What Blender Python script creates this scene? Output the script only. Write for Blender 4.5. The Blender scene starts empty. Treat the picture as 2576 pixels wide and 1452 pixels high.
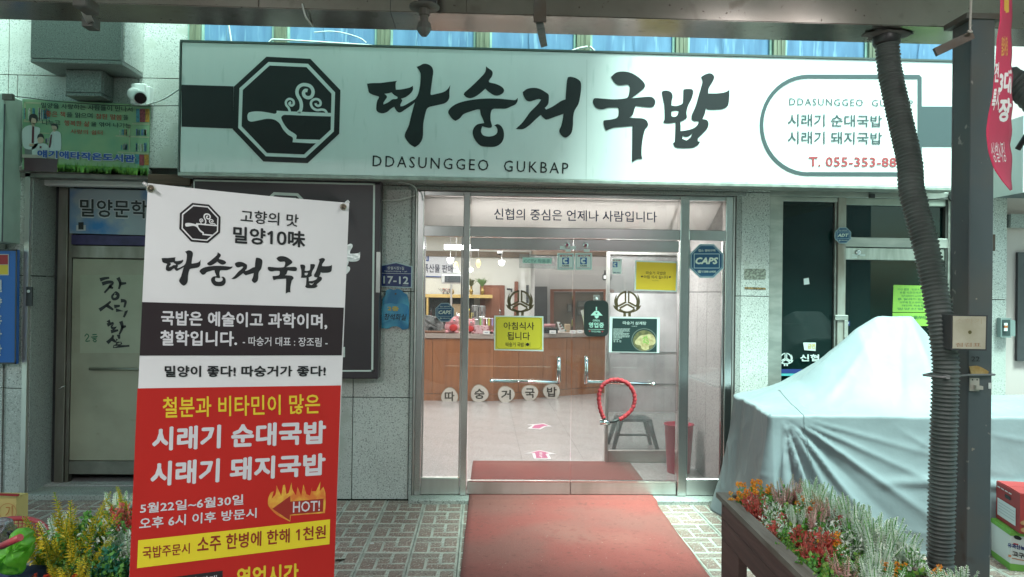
import bpy, bmesh, math, random
from math import sin, cos, pi, radians, atan, tan, sqrt, hypot
from mathutils import Vector, Matrix, noise
random.seed(7)
S = bpy.context.scene
COL = S.collection

# ---------------- camera -------------------------------------------------
# pixel units below are those of a 2576 x 1452 view of the photograph
F = 1900.0; CX, CY = 1288.0, 726.0; EYE = 1.65
YAW, PITCH, ROLL = radians(2.2), radians(0.39), radians(0.78)
cam = bpy.data.cameras.new('camera'); camo = bpy.data.objects.new('camera', cam); COL.objects.link(camo)
cam.sensor_fit = 'HORIZONTAL'; cam.sensor_width = 36; cam.lens = F/2576*36; cam.clip_end = 200; cam.clip_start = .02
R = Matrix.Rotation(-YAW, 3, 'Z') @ Matrix.Rotation(radians(90)+PITCH, 3, 'X') @ Matrix.Rotation(ROLL, 3, 'Z')
camo.matrix_world = Matrix.Translation((0, 0, EYE)) @ R.to_4x4()
S.camera = camo
def ray(px, py): return R @ Vector(((px-CX)/F, -(py-CY)/F, -1))
def at(px, py, Y):
    d = ray(px, py); return Vector((0, 0, EYE)) + d*(Y/d.y)
def fl(px, py, z=0.0):
    d = ray(px, py); return Vector((0, 0, EYE)) + d*((z-EYE)/d.z)
def X(px, Y, py=740): return at(px, py, Y).x
def Z(py, Y, px=1440): return at(px, py, Y).z

# ---------------- sky, sun, exposure --------------------------------------
W = bpy.data.worlds.new('World'); S.world = W; W.use_nodes = True
nt = W.node_tree; nt.nodes.clear()
sky = nt.nodes.new('ShaderNodeTexSky'); sky.sky_type = 'NISHITA'; sky.sun_disc = False
SUN_EL, SUN_AZ = radians(68), radians(150)      # azimuth measured from +Y towards +X
sky.sun_elevation = SUN_EL; sky.sun_rotation = SUN_AZ
sky.air_density = 1.0; sky.dust_density = 3.0
mx = nt.nodes.new('ShaderNodeMix'); mx.data_type = 'RGBA'; mx.blend_type = 'MULTIPLY'; mx.inputs[0].default_value = 1
mx.inputs[7].default_value = (0.76, 1.0, 0.84, 1)
bg = nt.nodes.new('ShaderNodeBackground'); bg.inputs[1].default_value = 0.15
wo = nt.nodes.new('ShaderNodeOutputWorld')
nt.links.new(sky.outputs[0], mx.inputs[6]); nt.links.new(mx.outputs[2], bg.inputs[0]); nt.links.new(bg.outputs[0], wo.inputs[0])
sl = bpy.data.lights.new('sun', 'SUN'); sl.energy = 5.0; sl.angle = radians(20); sl.color = (0.66, 1.0, 0.92)
so = bpy.data.objects.new('sun', sl); COL.objects.link(so)
sd = Vector((sin(SUN_AZ)*cos(SUN_EL), cos(SUN_AZ)*cos(SUN_EL), sin(SUN_EL)))
so.rotation_euler = sd.to_track_quat('Z', 'Y').to_euler(); so.location = (3, -2, 9)
S.view_settings.view_transform = 'Standard'; S.view_settings.look = 'None'; S.view_settings.gamma = 1
S.view_settings.use_curve_mapping = False; S.view_settings.exposure = 1.58
S.cycles.use_denoising = True; S.cycles.max_bounces = 8; S.cycles.transparent_max_bounces = 16
S.cycles.caustics_reflective = False; S.cycles.caustics_refractive = False; S.cycles.sample_clamp_indirect = 4

# ---------------- materials ------------------------------------------------
def lin(c): return tuple(((v/255)/12.92 if v/255 <= .04045 else ((v/255+.055)/1.055)**2.4) for v in c)
MATS = {}
def M(name, col=None, rough=.5, metal=0., spec=.5, var=0., vscale=3., bump=0., bscale=40., col2=None, speck=None, stretch=(1, 1, 1), rvar=0., emit=None, es=0., trans=0., rnd=0., detail=5, lo=.4, hi=.65, sheen=0.):
    """procedural surface: base colour, large stains (var / col2), fine specks, bump"""
    if name in MATS: return MATS[name]
    m = bpy.data.materials.new(name); m.use_nodes = True; t = m.node_tree; n = t.nodes; L = t.links
    b = n['Principled BSDF']; b.inputs['Roughness'].default_value = rough; b.inputs['Metallic'].default_value = metal
    b.inputs['Specular IOR Level'].default_value = spec
    b.inputs['Base Color'].default_value = (*col, 1)
    tc = n.new('ShaderNodeTexCoord'); mp = n.new('ShaderNodeMapping'); mp.inputs['Scale'].default_value = stretch
    L.new(tc.outputs['Object'], mp.inputs[0]); src = None
    def mixn(a, fac, c, blend='MIX'):
        x = n.new('ShaderNodeMix'); x.data_type = 'RGBA'; x.blend_type = blend
        if isinstance(a, tuple): x.inputs[6].default_value = (*a, 1)
        else: L.new(a, x.inputs[6])
        if isinstance(c, tuple): x.inputs[7].default_value = (*c, 1)
        else: L.new(c, x.inputs[7])
        if isinstance(fac, float): x.inputs[0].default_value = fac
        else: L.new(fac, x.inputs[0])
        return x.outputs[2]
    def noi(sc, det=5., lo=.35, hi=.65):
        x = n.new('ShaderNodeTexNoise'); x.inputs['Scale'].default_value = sc; x.inputs['Detail'].default_value = det
        L.new(mp.outputs[0], x.inputs['Vector'])
        r = n.new('ShaderNodeMapRange'); r.inputs[1].default_value = lo; r.inputs[2].default_value = hi
        L.new(x.outputs['Fac'], r.inputs[0]); return x.outputs['Fac'], r.outputs[0]
    cur = col
    if var or col2:
        c2 = col2 if col2 else tuple(max(0, c*(1-var)) for c in col)
        cur = mixn(cur, noi(vscale, detail, lo, hi)[1], c2)
    if speck:
        for (sc, lo_, hi_, c) in speck:
            v = n.new('ShaderNodeTexNoise'); v.inputs['Scale'].default_value = sc; v.inputs['Detail'].default_value = 1.5
            L.new(mp.outputs[0], v.inputs['Vector'])
            r = n.new('ShaderNodeMapRange'); r.inputs[1].default_value = lo_; r.inputs[2].default_value = hi_
            L.new(v.outputs['Fac'], r.inputs[0]); cur = mixn(cur, r.outputs[0], c)
    if rnd:
        oi = n.new('ShaderNodeObjectInfo'); r = n.new('ShaderNodeMapRange'); r.inputs[3].default_value = 1-rnd; r.inputs[4].default_value = 1+rnd
        L.new(oi.outputs['Random'], r.inputs[0]); cb = n.new('ShaderNodeCombineColor')
        for i in range(3): L.new(r.outputs[0], cb.inputs[i])
        cur = mixn(cur, 1.0, cb.outputs[0], 'MULTIPLY')
    if not isinstance(cur, tuple): L.new(cur, b.inputs['Base Color'])
    if rvar:
        r = n.new('ShaderNodeMapRange'); r.inputs[3].default_value = max(0, rough-rvar); r.inputs[4].default_value = min(1, rough+rvar)
        L.new(noi(vscale*2, 6)[0], r.inputs[0]); L.new(r.outputs[0], b.inputs['Roughness'])
    if bump:
        bp = n.new('ShaderNodeBump'); bp.inputs['Strength'].default_value = bump; bp.inputs['Distance'].default_value = .01
        L.new(noi(bscale, 4)[0], bp.inputs['Height']); L.new(bp.outputs[0], b.inputs['Normal'])
    if emit: b.inputs['Emission Color'].default_value = (*emit, 1); b.inputs['Emission Strength'].default_value = es
    if sheen: b.inputs['Sheen Weight'].default_value = sheen
    if trans:   # thin translucent film or fabric
        tr = n.new('ShaderNodeBsdfTranslucent'); tr.inputs[0].default_value = (*col, 1)
        ms = n.new('ShaderNodeMixShader'); ms.inputs[0].default_value = trans
        o = n['Material Output']; L.new(b.outputs[0], ms.inputs[1]); L.new(tr.outputs[0], ms.inputs[2]); L.new(ms.outputs[0], o.inputs[0])
    MATS[name] = m; return m
def glassy(name, tint, refl=1.0, diffuse=0., dcol=(.8, .8, .8), ior=1.5, rough=0.0):
    if name in MATS: return MATS[name]
    m = bpy.data.materials.new(name); m.use_nodes = True; t = m.node_tree; n = t.nodes; L = t.links; n.clear()
    o = n.new('ShaderNodeOutputMaterial'); tr = n.new('ShaderNodeBsdfTransparent'); tr.inputs[0].default_value = (*tint, 1)
    gl = n.new('ShaderNodeBsdfGlossy'); gl.inputs['Roughness'].default_value = rough; gl.inputs[0].default_value = (refl, refl, refl, 1)
    lw = n.new('ShaderNodeFresnel'); lw.inputs[0].default_value = ior
    ms = n.new('ShaderNodeMixShader'); base = tr.outputs[0]
    if diffuse:
        df = n.new('ShaderNodeBsdfDiffuse'); df.inputs[0].default_value = (*dcol, 1)
        m2 = n.new('ShaderNodeMixShader')
        tc = n.new('ShaderNodeTexCoord'); nz = n.new('ShaderNodeTexNoise'); nz.inputs['Scale'].default_value = 2.5; nz.inputs['Detail'].default_value = 8
        mr = n.new('ShaderNodeMapRange'); mr.inputs[1].default_value = .35; mr.inputs[2].default_value = .7
        mr.inputs[3].default_value = diffuse*.75; mr.inputs[4].default_value = diffuse*1.25
        L.new(tc.outputs['Object'], nz.inputs['Vector']); L.new(nz.outputs['Fac'], mr.inputs[0]); L.new(mr.outputs[0], m2.inputs[0])
        L.new(tr.outputs[0], m2.inputs[1]); L.new(df.outputs[0], m2.inputs[2]); base = m2.outputs[0]
    L.new(lw.outputs[0], ms.inputs[0]); L.new(base, ms.inputs[1]); L.new(gl.outputs[0], ms.inputs[2]); L.new(ms.outputs[0], o.inputs[0])
    MATS[name] = m; return m
granite = M('granite', (.53, .54, .51), .45, var=.16, vscale=2.2, speck=[(84, .54, .66, (.23, .24, .225)), (120, .56, .66, (.68, .69, .67)), (1.3, .54, .72, (.40, .41, .375)), (5, .62, .72, (.42, .43, .39))], bump=.12, bscale=120, rnd=.05)
granite_d = M('granite_polished', (.30, .31, .295), .35, speck=[(110, .54, .66, (.15, .155, .145)), (150, .58, .66, (.42, .43, .41))], rnd=.04, bump=.05, bscale=120)
mortar = M('joint', (.05, .05, .045), .9)
steel = M('stainless_steel', (.72, .72, .71), .24, 1, var=.18, vscale=3, rvar=.05, stretch=(1, 1, .15))
steel_g = M('gutter_steel', (.54, .50, .455), .17, .95, col2=(.40, .36, .32), vscale=2.5, rvar=.08, speck=[(40, .68, .74, (.16, .13, .11)), (9, .66, .76, (.30, .26, .22))], stretch=(1, 1, 1), bump=.04, bscale=3)
steel_b = M('brushed_frame', (.66, .65, .63), .38, .9, col2=(.50, .48, .45), vscale=4, stretch=(1, 1, .2), rvar=.05)
chrome = M('chrome', (.8, .8, .8), .08, 1)
alu = M('aluminium', (.55, .55, .53), .42, .8, var=.2, vscale=5)
darkmetal = M('dark_metal', (.06, .06, .065), .45, .3, var=.3, vscale=5)
column_m = M('column_paint', (.078, .100, .108), .50, .05, col2=(.10, .105, .10), vscale=4, speck=[(22, .70, .74, (.30, .28, .26)), (7, .68, .76, (.07, .06, .05))], bump=.05, bscale=12)
rust = M('rusty_steel', (.13, .13, .12), .6, .5, col2=(.12, .095, .075), vscale=9, bump=.2, bscale=30)
white = M('white_vinyl', (.78, .80, .79), .33, spec=.45, var=.10, vscale=2.0, lo=.3, hi=.85, stretch=(2.5, 1, .5), speck=[(9, .66, .80, (.62, .66, .64))])
banner_w = M('banner_cloth', (.70, .695, .71), .50, spec=.35, var=.08, vscale=3, bump=.55, bscale=3.2)
black = M('black_vinyl', (.022, .017, .020), .38, spec=.4)
ink = M('black_ink', (.012, .012, .014), .5)
red_b = M('banner_red', (.47, .017, .013), .48, spec=.35, var=.10, vscale=2.5, bump=.55, bscale=3.2)
yel_b = M('banner_yellow', (.74, .60, .03), .5, spec=.3)
flame = M('flame_orange', (.62, .17, .03), .5, col2=(.72, .42, .05), vscale=30)
navy = M('navy_print', (.012, .03, .12), .4)
plaque_blue = M('plaque_blue', (.012, .03, .13), .35)
sky_blue = M('panel_blue', (.12, .235, .38), .5, col2=(.08, .165, .29), vscale=3.5, speck=[(9, .60, .72, (.20, .34, .46))], stretch=(3.5, 1, .45), bump=.35, bscale=6)
bronze = M('mullion_bronze', (.26, .27, .19), .45, .4, col2=(.16, .17, .12), vscale=6, stretch=(5, 1, .4))
green_dust = M('putty_green', (.32, .48, .40), .8, var=.3, vscale=8)
cable_w = M('cable_white', (.66, .68, .65), .5)
cable_k = M('cable_black', (.02, .025, .02), .5)
glass = glassy('door_glass', (.93, .95, .94), diffuse=.045, dcol=(.75, .75, .75))
glass_d = glassy('dark_glass', (.10, .17, .17), refl=.7, diffuse=.14, dcol=(.035, .12, .11))
frost = glassy('frosted_glass', (.62, .63, .63), diffuse=.74, dcol=(.84, .84, .85))
acrylic = glassy('clear_acrylic', (.9, .92, .92), diffuse=.16)

# ---------------- geometry helpers -----------------------------------------
class MB:
    def __init__(s): s.v = []; s.f = []; s.m = []; s.sm = []
    def add(s, vs, fs, mi=0, smooth=False):
        b = len(s.v); s.v += [tuple(v) for v in vs]
        for f in fs: s.f.append([b+i for i in f]); s.m.append(mi); s.sm.append(smooth)
        return s
    def box(s, x0, x1, y0, y1, z0, z1, mi=0, bev=0.):
        if x0 > x1: x0, x1 = x1, x0
        if y0 > y1: y0, y1 = y1, y0
        if z0 > z1: z0, z1 = z1, z0
        if bev:
            b = min(bev, (x1-x0)*.45, (y1-y0)*.45, (z1-z0)*.45); vs = []; idx = {}
            for i, xx in enumerate((x0, x1)):
                for j, yy in enumerate((y0, y1)):
                    for k, zz in enumerate((z0, z1)):
                        dx, dy, dz = (b, -b)[i], (b, -b)[j], (b, -b)[k]
                        idx[i, j, k] = len(vs); vs += [(xx, yy+dy, zz+dz), (xx+dx, yy, zz+dz), (xx+dx, yy+dy, zz)]
            bm = bmesh.new(); bv = [bm.verts.new(v) for v in vs]; bmesh.ops.convex_hull(bm, input=bv)
            bm.verts.index_update(); s.add([v.co for v in bm.verts], [[v.index for v in f.verts] for f in bm.faces], mi); bm.free(); return s
        vs = [(x0, y0, z0), (x1, y0, z0), (x1, y1, z0), (x0, y1, z0), (x0, y0, z1), (x1, y0, z1), (x1, y1, z1), (x0, y1, z1)]
        return s.add(vs, [(0, 3, 2, 1), (4, 5, 6, 7), (0, 1, 5, 4), (1, 2, 6, 5), (2, 3, 7, 6), (3, 0, 4, 7)], mi)
    def hexa(s, p, mi=0):   # 8 points: bottom loop then top loop
        return s.add(p, [(0, 3, 2, 1), (4, 5, 6, 7), (0, 1, 5, 4), (1, 2, 6, 5), (2, 3, 7, 6), (3, 0, 4, 7)], mi)
    def tube(s, pts, r, n=8, mi=0, cap=True, smooth=True):
        pts = [Vector(p) for p in pts]; rs = r if isinstance(r, (list, tuple)) else [r]*len(pts); vs = []; fs = []
        up = None
        for i, p in enumerate(pts):
            d = (pts[min(i+1, len(pts)-1)]-pts[max(i-1, 0)]).normalized()
            if up is None: up = Vector((0, 0, 1)) if abs(d.z) < .9 else Vector((1, 0, 0))
            a = d.cross(up); a = a.normalized() if a.length > 1e-6 else Vector((1, 0, 0)); up = a.cross(d).normalized()
            for k in range(n):
                t = 2*pi*k/n; vs.append(p+(a*cos(t)+up*sin(t))*rs[i])
        for i in range(len(pts)-1):
            for k in range(n): fs.append((i*n+k, i*n+(k+1) % n, (i+1)*n+(k+1) % n, (i+1)*n+k))
        s.add(vs, fs, mi, smooth)
        if cap:
            b = len(s.v)-len(vs)
            s.f.append([b+k for k in range(n)][::-1]); s.m.append(mi); s.sm.append(False)
            s.f.append([b+(len(pts)-1)*n+k for k in range(n)]); s.m.append(mi); s.sm.append(False)
        return s
    def lathe(s, prof, c, n=20, mi=0, smooth=True, axis='Z', cap=True):
        vs = []; fs = []
        for (r, h) in prof:
            for k in range(n):
                t = 2*pi*k/n; a, b = r*cos(t), r*sin(t)
                v = (a, b, h) if axis == 'Z' else ((a, h, b) if axis == 'Y' else (h, a, b))
                vs.append((c[0]+v[0], c[1]+v[1], c[2]+v[2]))
        for i in range(len(prof)-1):
            for k in range(n): fs.append((i*n+k, i*n+(k+1) % n, (i+1)*n+(k+1) % n, (i+1)*n+k))
        s.add(vs, fs, mi, smooth); b = len(s.v)-len(vs)
        if cap:
            s.f.append([b+k for k in range(n)][::-1]); s.m.append(mi); s.sm.append(False)
            s.f.append([b+(len(prof)-1)*n+k for k in range(n)]); s.m.append(mi); s.sm.append(False)
        return s
    def blob(s, c, r, mi=0, u=14, w=9, amp=0., seed=0.):
        vs = []; fs = []
        for i in range(w+1):
            p = pi*i/w
            for k in range(u):
                t = 2*pi*k/u; d = Vector((sin(p)*cos(t), sin(p)*sin(t), cos(p)))
                q = 1+amp*noise.noise(d*2+Vector((seed, seed, 0)))
                vs.append((c[0]+d.x*r[0]*q, c[1]+d.y*r[1]*q, c[2]+d.z*r[2]*q))
        for i in range(w):
            for k in range(u): fs.append((i*u+k, (i+1)*u+k, (i+1)*u+(k+1) % u, i*u+(k+1) % u))
        return s.add(vs, fs, mi, True)
    def build(s, name, mats, parent=None, **kw):
        me = bpy.data.meshes.new(name); me.from_pydata(s.v, [], s.f)
        for m in (mats if isinstance(mats, (list, tuple)) else [mats]): me.materials.append(m)
        me.polygons.foreach_set('material_index', s.m); me.polygons.foreach_set('use_smooth', s.sm)
        bm = bmesh.new(); bm.from_mesh(me); bmesh.ops.recalc_face_normals(bm, faces=bm.faces) if kw.pop('fix', True) else None; bm.to_mesh(me); bm.free()
        me.update(); return link(name, me, parent, **kw)
def link(name, me, parent=None, **kw):
    o = bpy.data.objects.new(name, me); COL.objects.link(o)
    if parent is not None: par(o, parent)
    for k, v in kw.items():
        if v: o[k] = v
    return o
OFF = {}
def par(o, p):
    o.parent = p; q = OFF.get(p.name, Vector((0, 0, 0))); OFF[o.name] = q
    if p.type == 'EMPTY': o.matrix_parent_inverse = Matrix.Translation(-q)
def thing(name, label, cat, loc=(0, 0, 0), group=None):
    o = bpy.data.objects.new(name, None); COL.objects.link(o); o.location = loc; o.empty_display_size = .1
    OFF[o.name] = Vector(loc); o['label'] = label; o['category'] = cat
    if group: o['group'] = group
    return o
def tag(o, label, cat, group=None):
    o['label'] = label; o['category'] = cat
    if group: o['group'] = group
    return o
def struct(o): o['kind'] = 'structure'; return o
def copy_tree(o, loc, label=None):
    c = o.copy(); COL.objects.link(c); c.location = loc
    if label: c['label'] = label
    for ch in o.children:
        d = ch.copy(); COL.objects.link(d); d.parent = c
        for g in ch.children:
            e = g.copy(); COL.objects.link(e); e.parent = d
    return c

# a printed / framed surface: any plane, addressed by where the photograph shows a point of it
class Pl:
    def __init__(s, o, n):
        s.o = Vector(o); s.n = Vector(n).normalized()
        if s.n.dot(Vector((0, 0, EYE))-s.o) < 0: s.n = -s.n
    def p(s, px, py, off=0.):
        d = ray(px, py); e = Vector((0, 0, EYE)); t = (s.o-e).dot(s.n)/d.dot(s.n); return e+d*t+s.n*off
def YP(y): return Pl((0, y, 0), (0, -1, 0))
def tri2d(loops):
    """fill outline loops (even-odd, holes allowed) -> 2D verts, faces"""
    c = bpy.data.curves.new('tmp', 'CURVE'); c.dimensions = '2D'; c.fill_mode = 'BOTH'
    for lp in loops:
        sp = c.splines.new('POLY'); sp.points.add(len(lp)-1); sp.use_cyclic_u = True
        for i, q in enumerate(lp): sp.points[i].co = (q[0]*.01, q[1]*.01, 0, 1)
    o = bpy.data.objects.new('tmp', c); me = bpy.data.meshes.new_from_object(o)
    v = [(a.co.x*100, a.co.y*100) for a in me.vertices]; f = [list(p.vertices) for p in me.polygons]
    bpy.data.objects.remove(o); bpy.data.curves.remove(c); bpy.data.meshes.remove(me); return v, f
def smooth(pts, sub=4, corner=62):
    n = len(pts); out = []; P = [Vector(p) for p in pts]; tan_ = []
    for i in range(n):
        a, b = P[i]-P[i-1], P[(i+1) % n]-P[i]
        ang = math.degrees(abs(a.angle_signed(b))) if a.length > 1e-6 and b.length > 1e-6 else 0
        tan_.append(None if ang > corner else (P[(i+1) % n]-P[i-1])*.5)
    for i in range(n):
        p0, p1 = P[i], P[(i+1) % n]; L = (p1-p0)
        m0 = tan_[i] if tan_[i] else L; m1 = tan_[(i+1) % n] if tan_[(i+1) % n] else L
        m0 = m0.normalized()*min(m0.length, L.length); m1 = m1.normalized()*min(m1.length, L.length)
        for k in range(sub):
            t = k/sub; q = p0*(2*t**3-3*t*t+1)+m0*(t**3-2*t*t+t)+p1*(-2*t**3+3*t*t)+m1*(t**3-t*t); out.append((q.x, q.y))
    return out
def stroke(pts, w, sub=4, closed=False, taper=None):
    P = [Vector(p) for p in pts]; n = len(P); q = []
    for i in range(n-1):
        a, b, c, d = P[max(i-1, 0)], P[i], P[i+1], P[min(i+2, n-1)]
        for k in range(sub):
            t = k/sub; q.append(.5*((2*b)+(c-a)*t+(2*a-5*b+4*c-d)*t*t+(3*b-a-3*c+d)*t**3))
    q.append(P[-1]); l = []; r = []
    for i, p in enumerate(q):
        d = (q[min(i+1, len(q)-1)]-q[max(i-1, 0)]).normalized(); nn = Vector((-d.y, d.x))
        ww = w/2 if not taper else w/2*(taper[0]+(taper[1]-taper[0])*i/(len(q)-1))
        l.append(tuple(p+nn*ww)); r.append(tuple(p-nn*ww))
    return l+r[::-1]
def flat(name, mat, parent, plane, loops, off=.003, fn=None, **kw):
    """flat print: filled outline laid on the plane; loops are photograph points"""
    v, f = tri2d(loops); mb = MB(); mb.add([plane.p(*(fn(*q) if fn else q), off) for q in v], f)
    return mb.build(name, mat, parent, fix=False, **kw)
def multi(name, mat, parent, plane, shapes, off=.003, fn=None, **kw):
    mb = MB()
    for lp in shapes:
        v, f = tri2d(lp if isinstance(lp[0][0], (tuple, list)) else [lp])
        mb.add([plane.p(*(fn(*q) if fn else q), off) for q in v], f)
    if len(shapes) > 8: kw['kind'] = 'stuff'
    return mb.build(name, mat, parent, fix=False, **kw)
def quadmap(q):
    (ax, ay), (bx, by), (cx, cy), (dx, dy) = q      # TL TR BR BL
    return lambda u, v: ((ax*(1-u)+bx*u)*(1-v)+(dx*(1-u)+cx*u)*v, (ay*(1-u)+by*u)*(1-v)+(dy*(1-u)+cy*u)*v)
_tc = {}
def text2d(s, bold=0., italic=0., space=1., align='LEFT', line=1.):
    """filled lettering; bold = the same outline laid six more times round the first, each a hair higher"""
    k = (s, bold, italic, space, align, line)
    if k in _tc: return _tc[k]
    c = bpy.data.curves.new('tmp', 'FONT'); c.body = s; c.resolution_u = 2; c.shear = italic; c.space_character = space+max(0, bold)*.6; c.align_x = align; c.space_line = line
    o = bpy.data.objects.new('tmp', c); me = bpy.data.meshes.new_from_object(o)
    v0 = [(a.co.x, a.co.y) for a in me.vertices]; f0 = [list(p.vertices) for p in me.polygons]
    bpy.data.objects.remove(o); bpy.data.curves.remove(c); bpy.data.meshes.remove(me)
    v = []; f = []; n = len(v0)
    offs = [(0, 0)] if bold <= .003 else [(0, 0)]+[(bold*cos(pi*k_/3+.5), bold*sin(pi*k_/3+.5)) for k_ in range(6)]
    for q, (dx_, dy_) in enumerate(offs): v += [(a+dx_, b+dy_, q) for a, b in v0]; f += [[i+q*n for i in p] for p in f0]
    x0 = min(a[0] for a in v); x1 = max(a[0] for a in v); y0 = min(a[1] for a in v); y1 = max(a[1] for a in v)
    v = [((a[0]-x0)/(x1-x0), 1-(a[1]-y0)/(y1-y0), a[2]) for a in v]; _tc[k] = (v, f); return v, f
def text(s, mat, parent, plane, quad, bold=0., off=.003, name='lettering', **kw):
    """quad: 4 photograph points, or (x0,y0,x1,y1[,slope])"""
    if not isinstance(quad[0], (tuple, list)):
        x0, y0, x1, y1 = quad[:4]; sl_ = quad[4] if len(quad) > 4 else 0.; d = (x1-x0)*sl_
        quad = [(x0, y0), (x1, y0+d), (x1, y1+d), (x0, y1)]
    ex = {k: kw.pop(k) for k in ('italic', 'space', 'align', 'line') if k in kw}
    v, f = text2d(s, bold, **ex); m = quadmap(quad)
    return MB().add([plane.p(*m(*a[:2]), off+a[2]*.00007) for a in v], f).build(name, mat, parent, fix=False, **kw)
def slab(name, mat, parent, plane, quad, thick=.004, off=0., **kw):
    """board / sheet with thickness standing proud of a plane"""
    if not isinstance(quad[0], (tuple, list)): x0, y0, x1, y1 = quad[:4]; quad = [(x0, y0), (x1, y0), (x1, y1), (x0, y1)]
    n = len(quad); mb = MB(); a = [plane.p(*q, off+thick) for q in quad]; b = [plane.p(*q, off) for q in quad]
    mb.add(a+b, [list(range(n))]+[list(range(n, 2*n))[::-1]]+[(i, i+n, (i+1) % n+n, (i+1) % n) for i in range(n)])
    return mb.build(name, mat, parent, **kw)
def rrect(x0, y0, x1, y1, r, n=6, sl=0.):
    out = []
    for (cx, cy, a) in ((x1-r, y0+r, -90), (x1-r, y1-r, 0), (x0+r, y1-r, 90), (x0+r, y0+r, 180)):
        for k in range(n+1):
            t = radians(a+90*k/n); px = cx+r*cos(t); out.append((px, cy+r*sin(t)+sl*(px-x0)))
    return out
def octa(cx, cy, rx, ry=None, rot=22.5):
    ry = ry or rx; return [(cx+rx*cos(radians(rot+45*k)), cy+ry*sin(radians(rot+45*k))) for k in range(8)]
def circ(cx, cy, r, n=24, ry=None): return [(cx+r*cos(2*pi*k/n), cy+(ry or r)*sin(2*pi*k/n)) for k in range(n)]

# ---- hand lettering and emblems traced in photograph points ----------------
def A(p): return ((1400+p[0]/3.63)/1.5652, (220+p[1]/3.63)/1.5652)
def B(p): return ((2000+p[0]/2.862)/1.5652, (220+p[1]/2.862)/1.5652)
def C(p): return ((900+p[0]/3.156)/1.5652, (200+p[1]/3.156)/1.5652)
g_dda = [(163,400),(240,392),(350,390),(470,375),(595,360),(578,380),(572,430),(577,485),(650,482),(770,457),(819,430),(820,490),(780,545),(715,592),(650,615),(668,640),(640,700),(645,725),(690,715),(780,665),(850,620),(885,570),(905,510),(925,400),(930,262),(905,205),(873,160),(920,142),(965,118),(1020,118),(1075,145),(1105,190),(1110,250),(1098,330),(1085,430),(1072,545),(1085,560),(1180,540),(1250,522),(1310,485),(1355,420),(1342,510),(1340,600),(1310,655),(1260,685),(1150,710),(1050,735),(1015,770),(985,880),(968,980),(965,1130),(950,1200),(910,1265),(850,1308),(790,1275),(735,1215),(703,1150),(715,1095),(760,1000),(785,900),(810,800),(848,668),(790,715),(700,775),(650,808),(615,810),(580,780),(553,730),(510,755),(450,805),(385,824),(330,810),(300,780),(300,700),(312,640),(335,600),(330,583),(250,560),(195,530),(183,490)]
g_ddh = [(410,545),(480,535),(515,523),(550,560),(600,590),(600,610),(575,620),(525,625),(470,665),(400,698),(400,670),(430,625),(450,590),(435,563)]
g_s1 = [(1864,152),(1900,180),(1945,212),(1960,250),(1945,300),(1905,360),(1915,382),(2010,405),(2090,445),(2122,490),(2105,535),(2050,565),(2000,570),(1950,550),(1895,510),(1855,470),(1790,530),(1710,585),(1640,607),(1580,592),(1545,555),(1560,525),(1640,455),(1740,360),(1840,255),(1860,210)]
g_s2 = [(1327,825),(1330,785),(1370,735),(1450,685),(1560,650),(1730,622),(1900,612),(2050,615),(2180,627),(2280,634),(2317,603),(2315,650),(2285,695),(2230,722),(2150,755),(2060,757),(1975,758),(1945,780),(1930,840),(1930,920),(1950,1000),(1940,1025),(1900,1030),(1850,1020),(1812,1008),(1795,1060),(1797,1100),(1830,1140),(1905,1155),(1980,1140),(2020,1105),(2028,1060),(2010,1015),(1980,997),(2030,977),(2080,1005),(2112,1060),(2122,1130),(2110,1200),(2070,1260),(2000,1298),(1910,1303),(1800,1292),(1740,1245),(1690,1170),(1673,1090),(1695,1025),(1745,980),(1838,962),(1820,910),(1790,840),(1778,770),(1740,768),(1650,795),(1545,835),(1490,895),(1430,932),(1385,905)]
g_g = [(167,410),(215,375),(290,362),(360,375),(430,415),(458,440),(460,500),(450,550),(415,590),(430,607),(500,575),(600,510),(648,493),(655,390),(665,280),(675,242),(710,238),(770,255),(815,290),(825,340),(818,430),(795,540),(750,620),(735,690),(732,780),(722,850),(700,890),(650,922),(600,895),(578,845),(600,790),(620,700),(625,655),(540,685),(435,720),(400,700),(370,667),(320,710),(250,775),(175,825),(90,825),(170,745),(250,635),(330,555),(375,495),(340,488),(250,515),(205,500),(175,450)]
g_k = [(1160,240),(1220,190),(1300,178),(1380,192),(1460,235),(1530,300),(1543,350),(1500,395),(1388,480),(1500,468),(1610,463),(1650,490),(1660,530),(1640,570),(1600,580),(1510,573),(1440,565),(1425,600),(1405,665),(1368,698),(1440,702),(1520,708),(1565,735),(1578,785),(1545,830),(1525,900),(1508,1010),(1505,1120),(1514,1163),(1460,1165),(1397,1198),(1400,1000),(1402,790),(1300,800),(1190,810),(1105,843),(1085,800),(1075,745),(1085,728),(1160,720),(1225,700),(1245,665),(1245,595),(1225,583),(1130,585),(1060,602),(1000,590),(965,550),(957,510),(975,480),(1060,483),(1200,492),(1340,475),(1365,420),(1372,350),(1350,325),(1250,333),(1200,300)]
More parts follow.
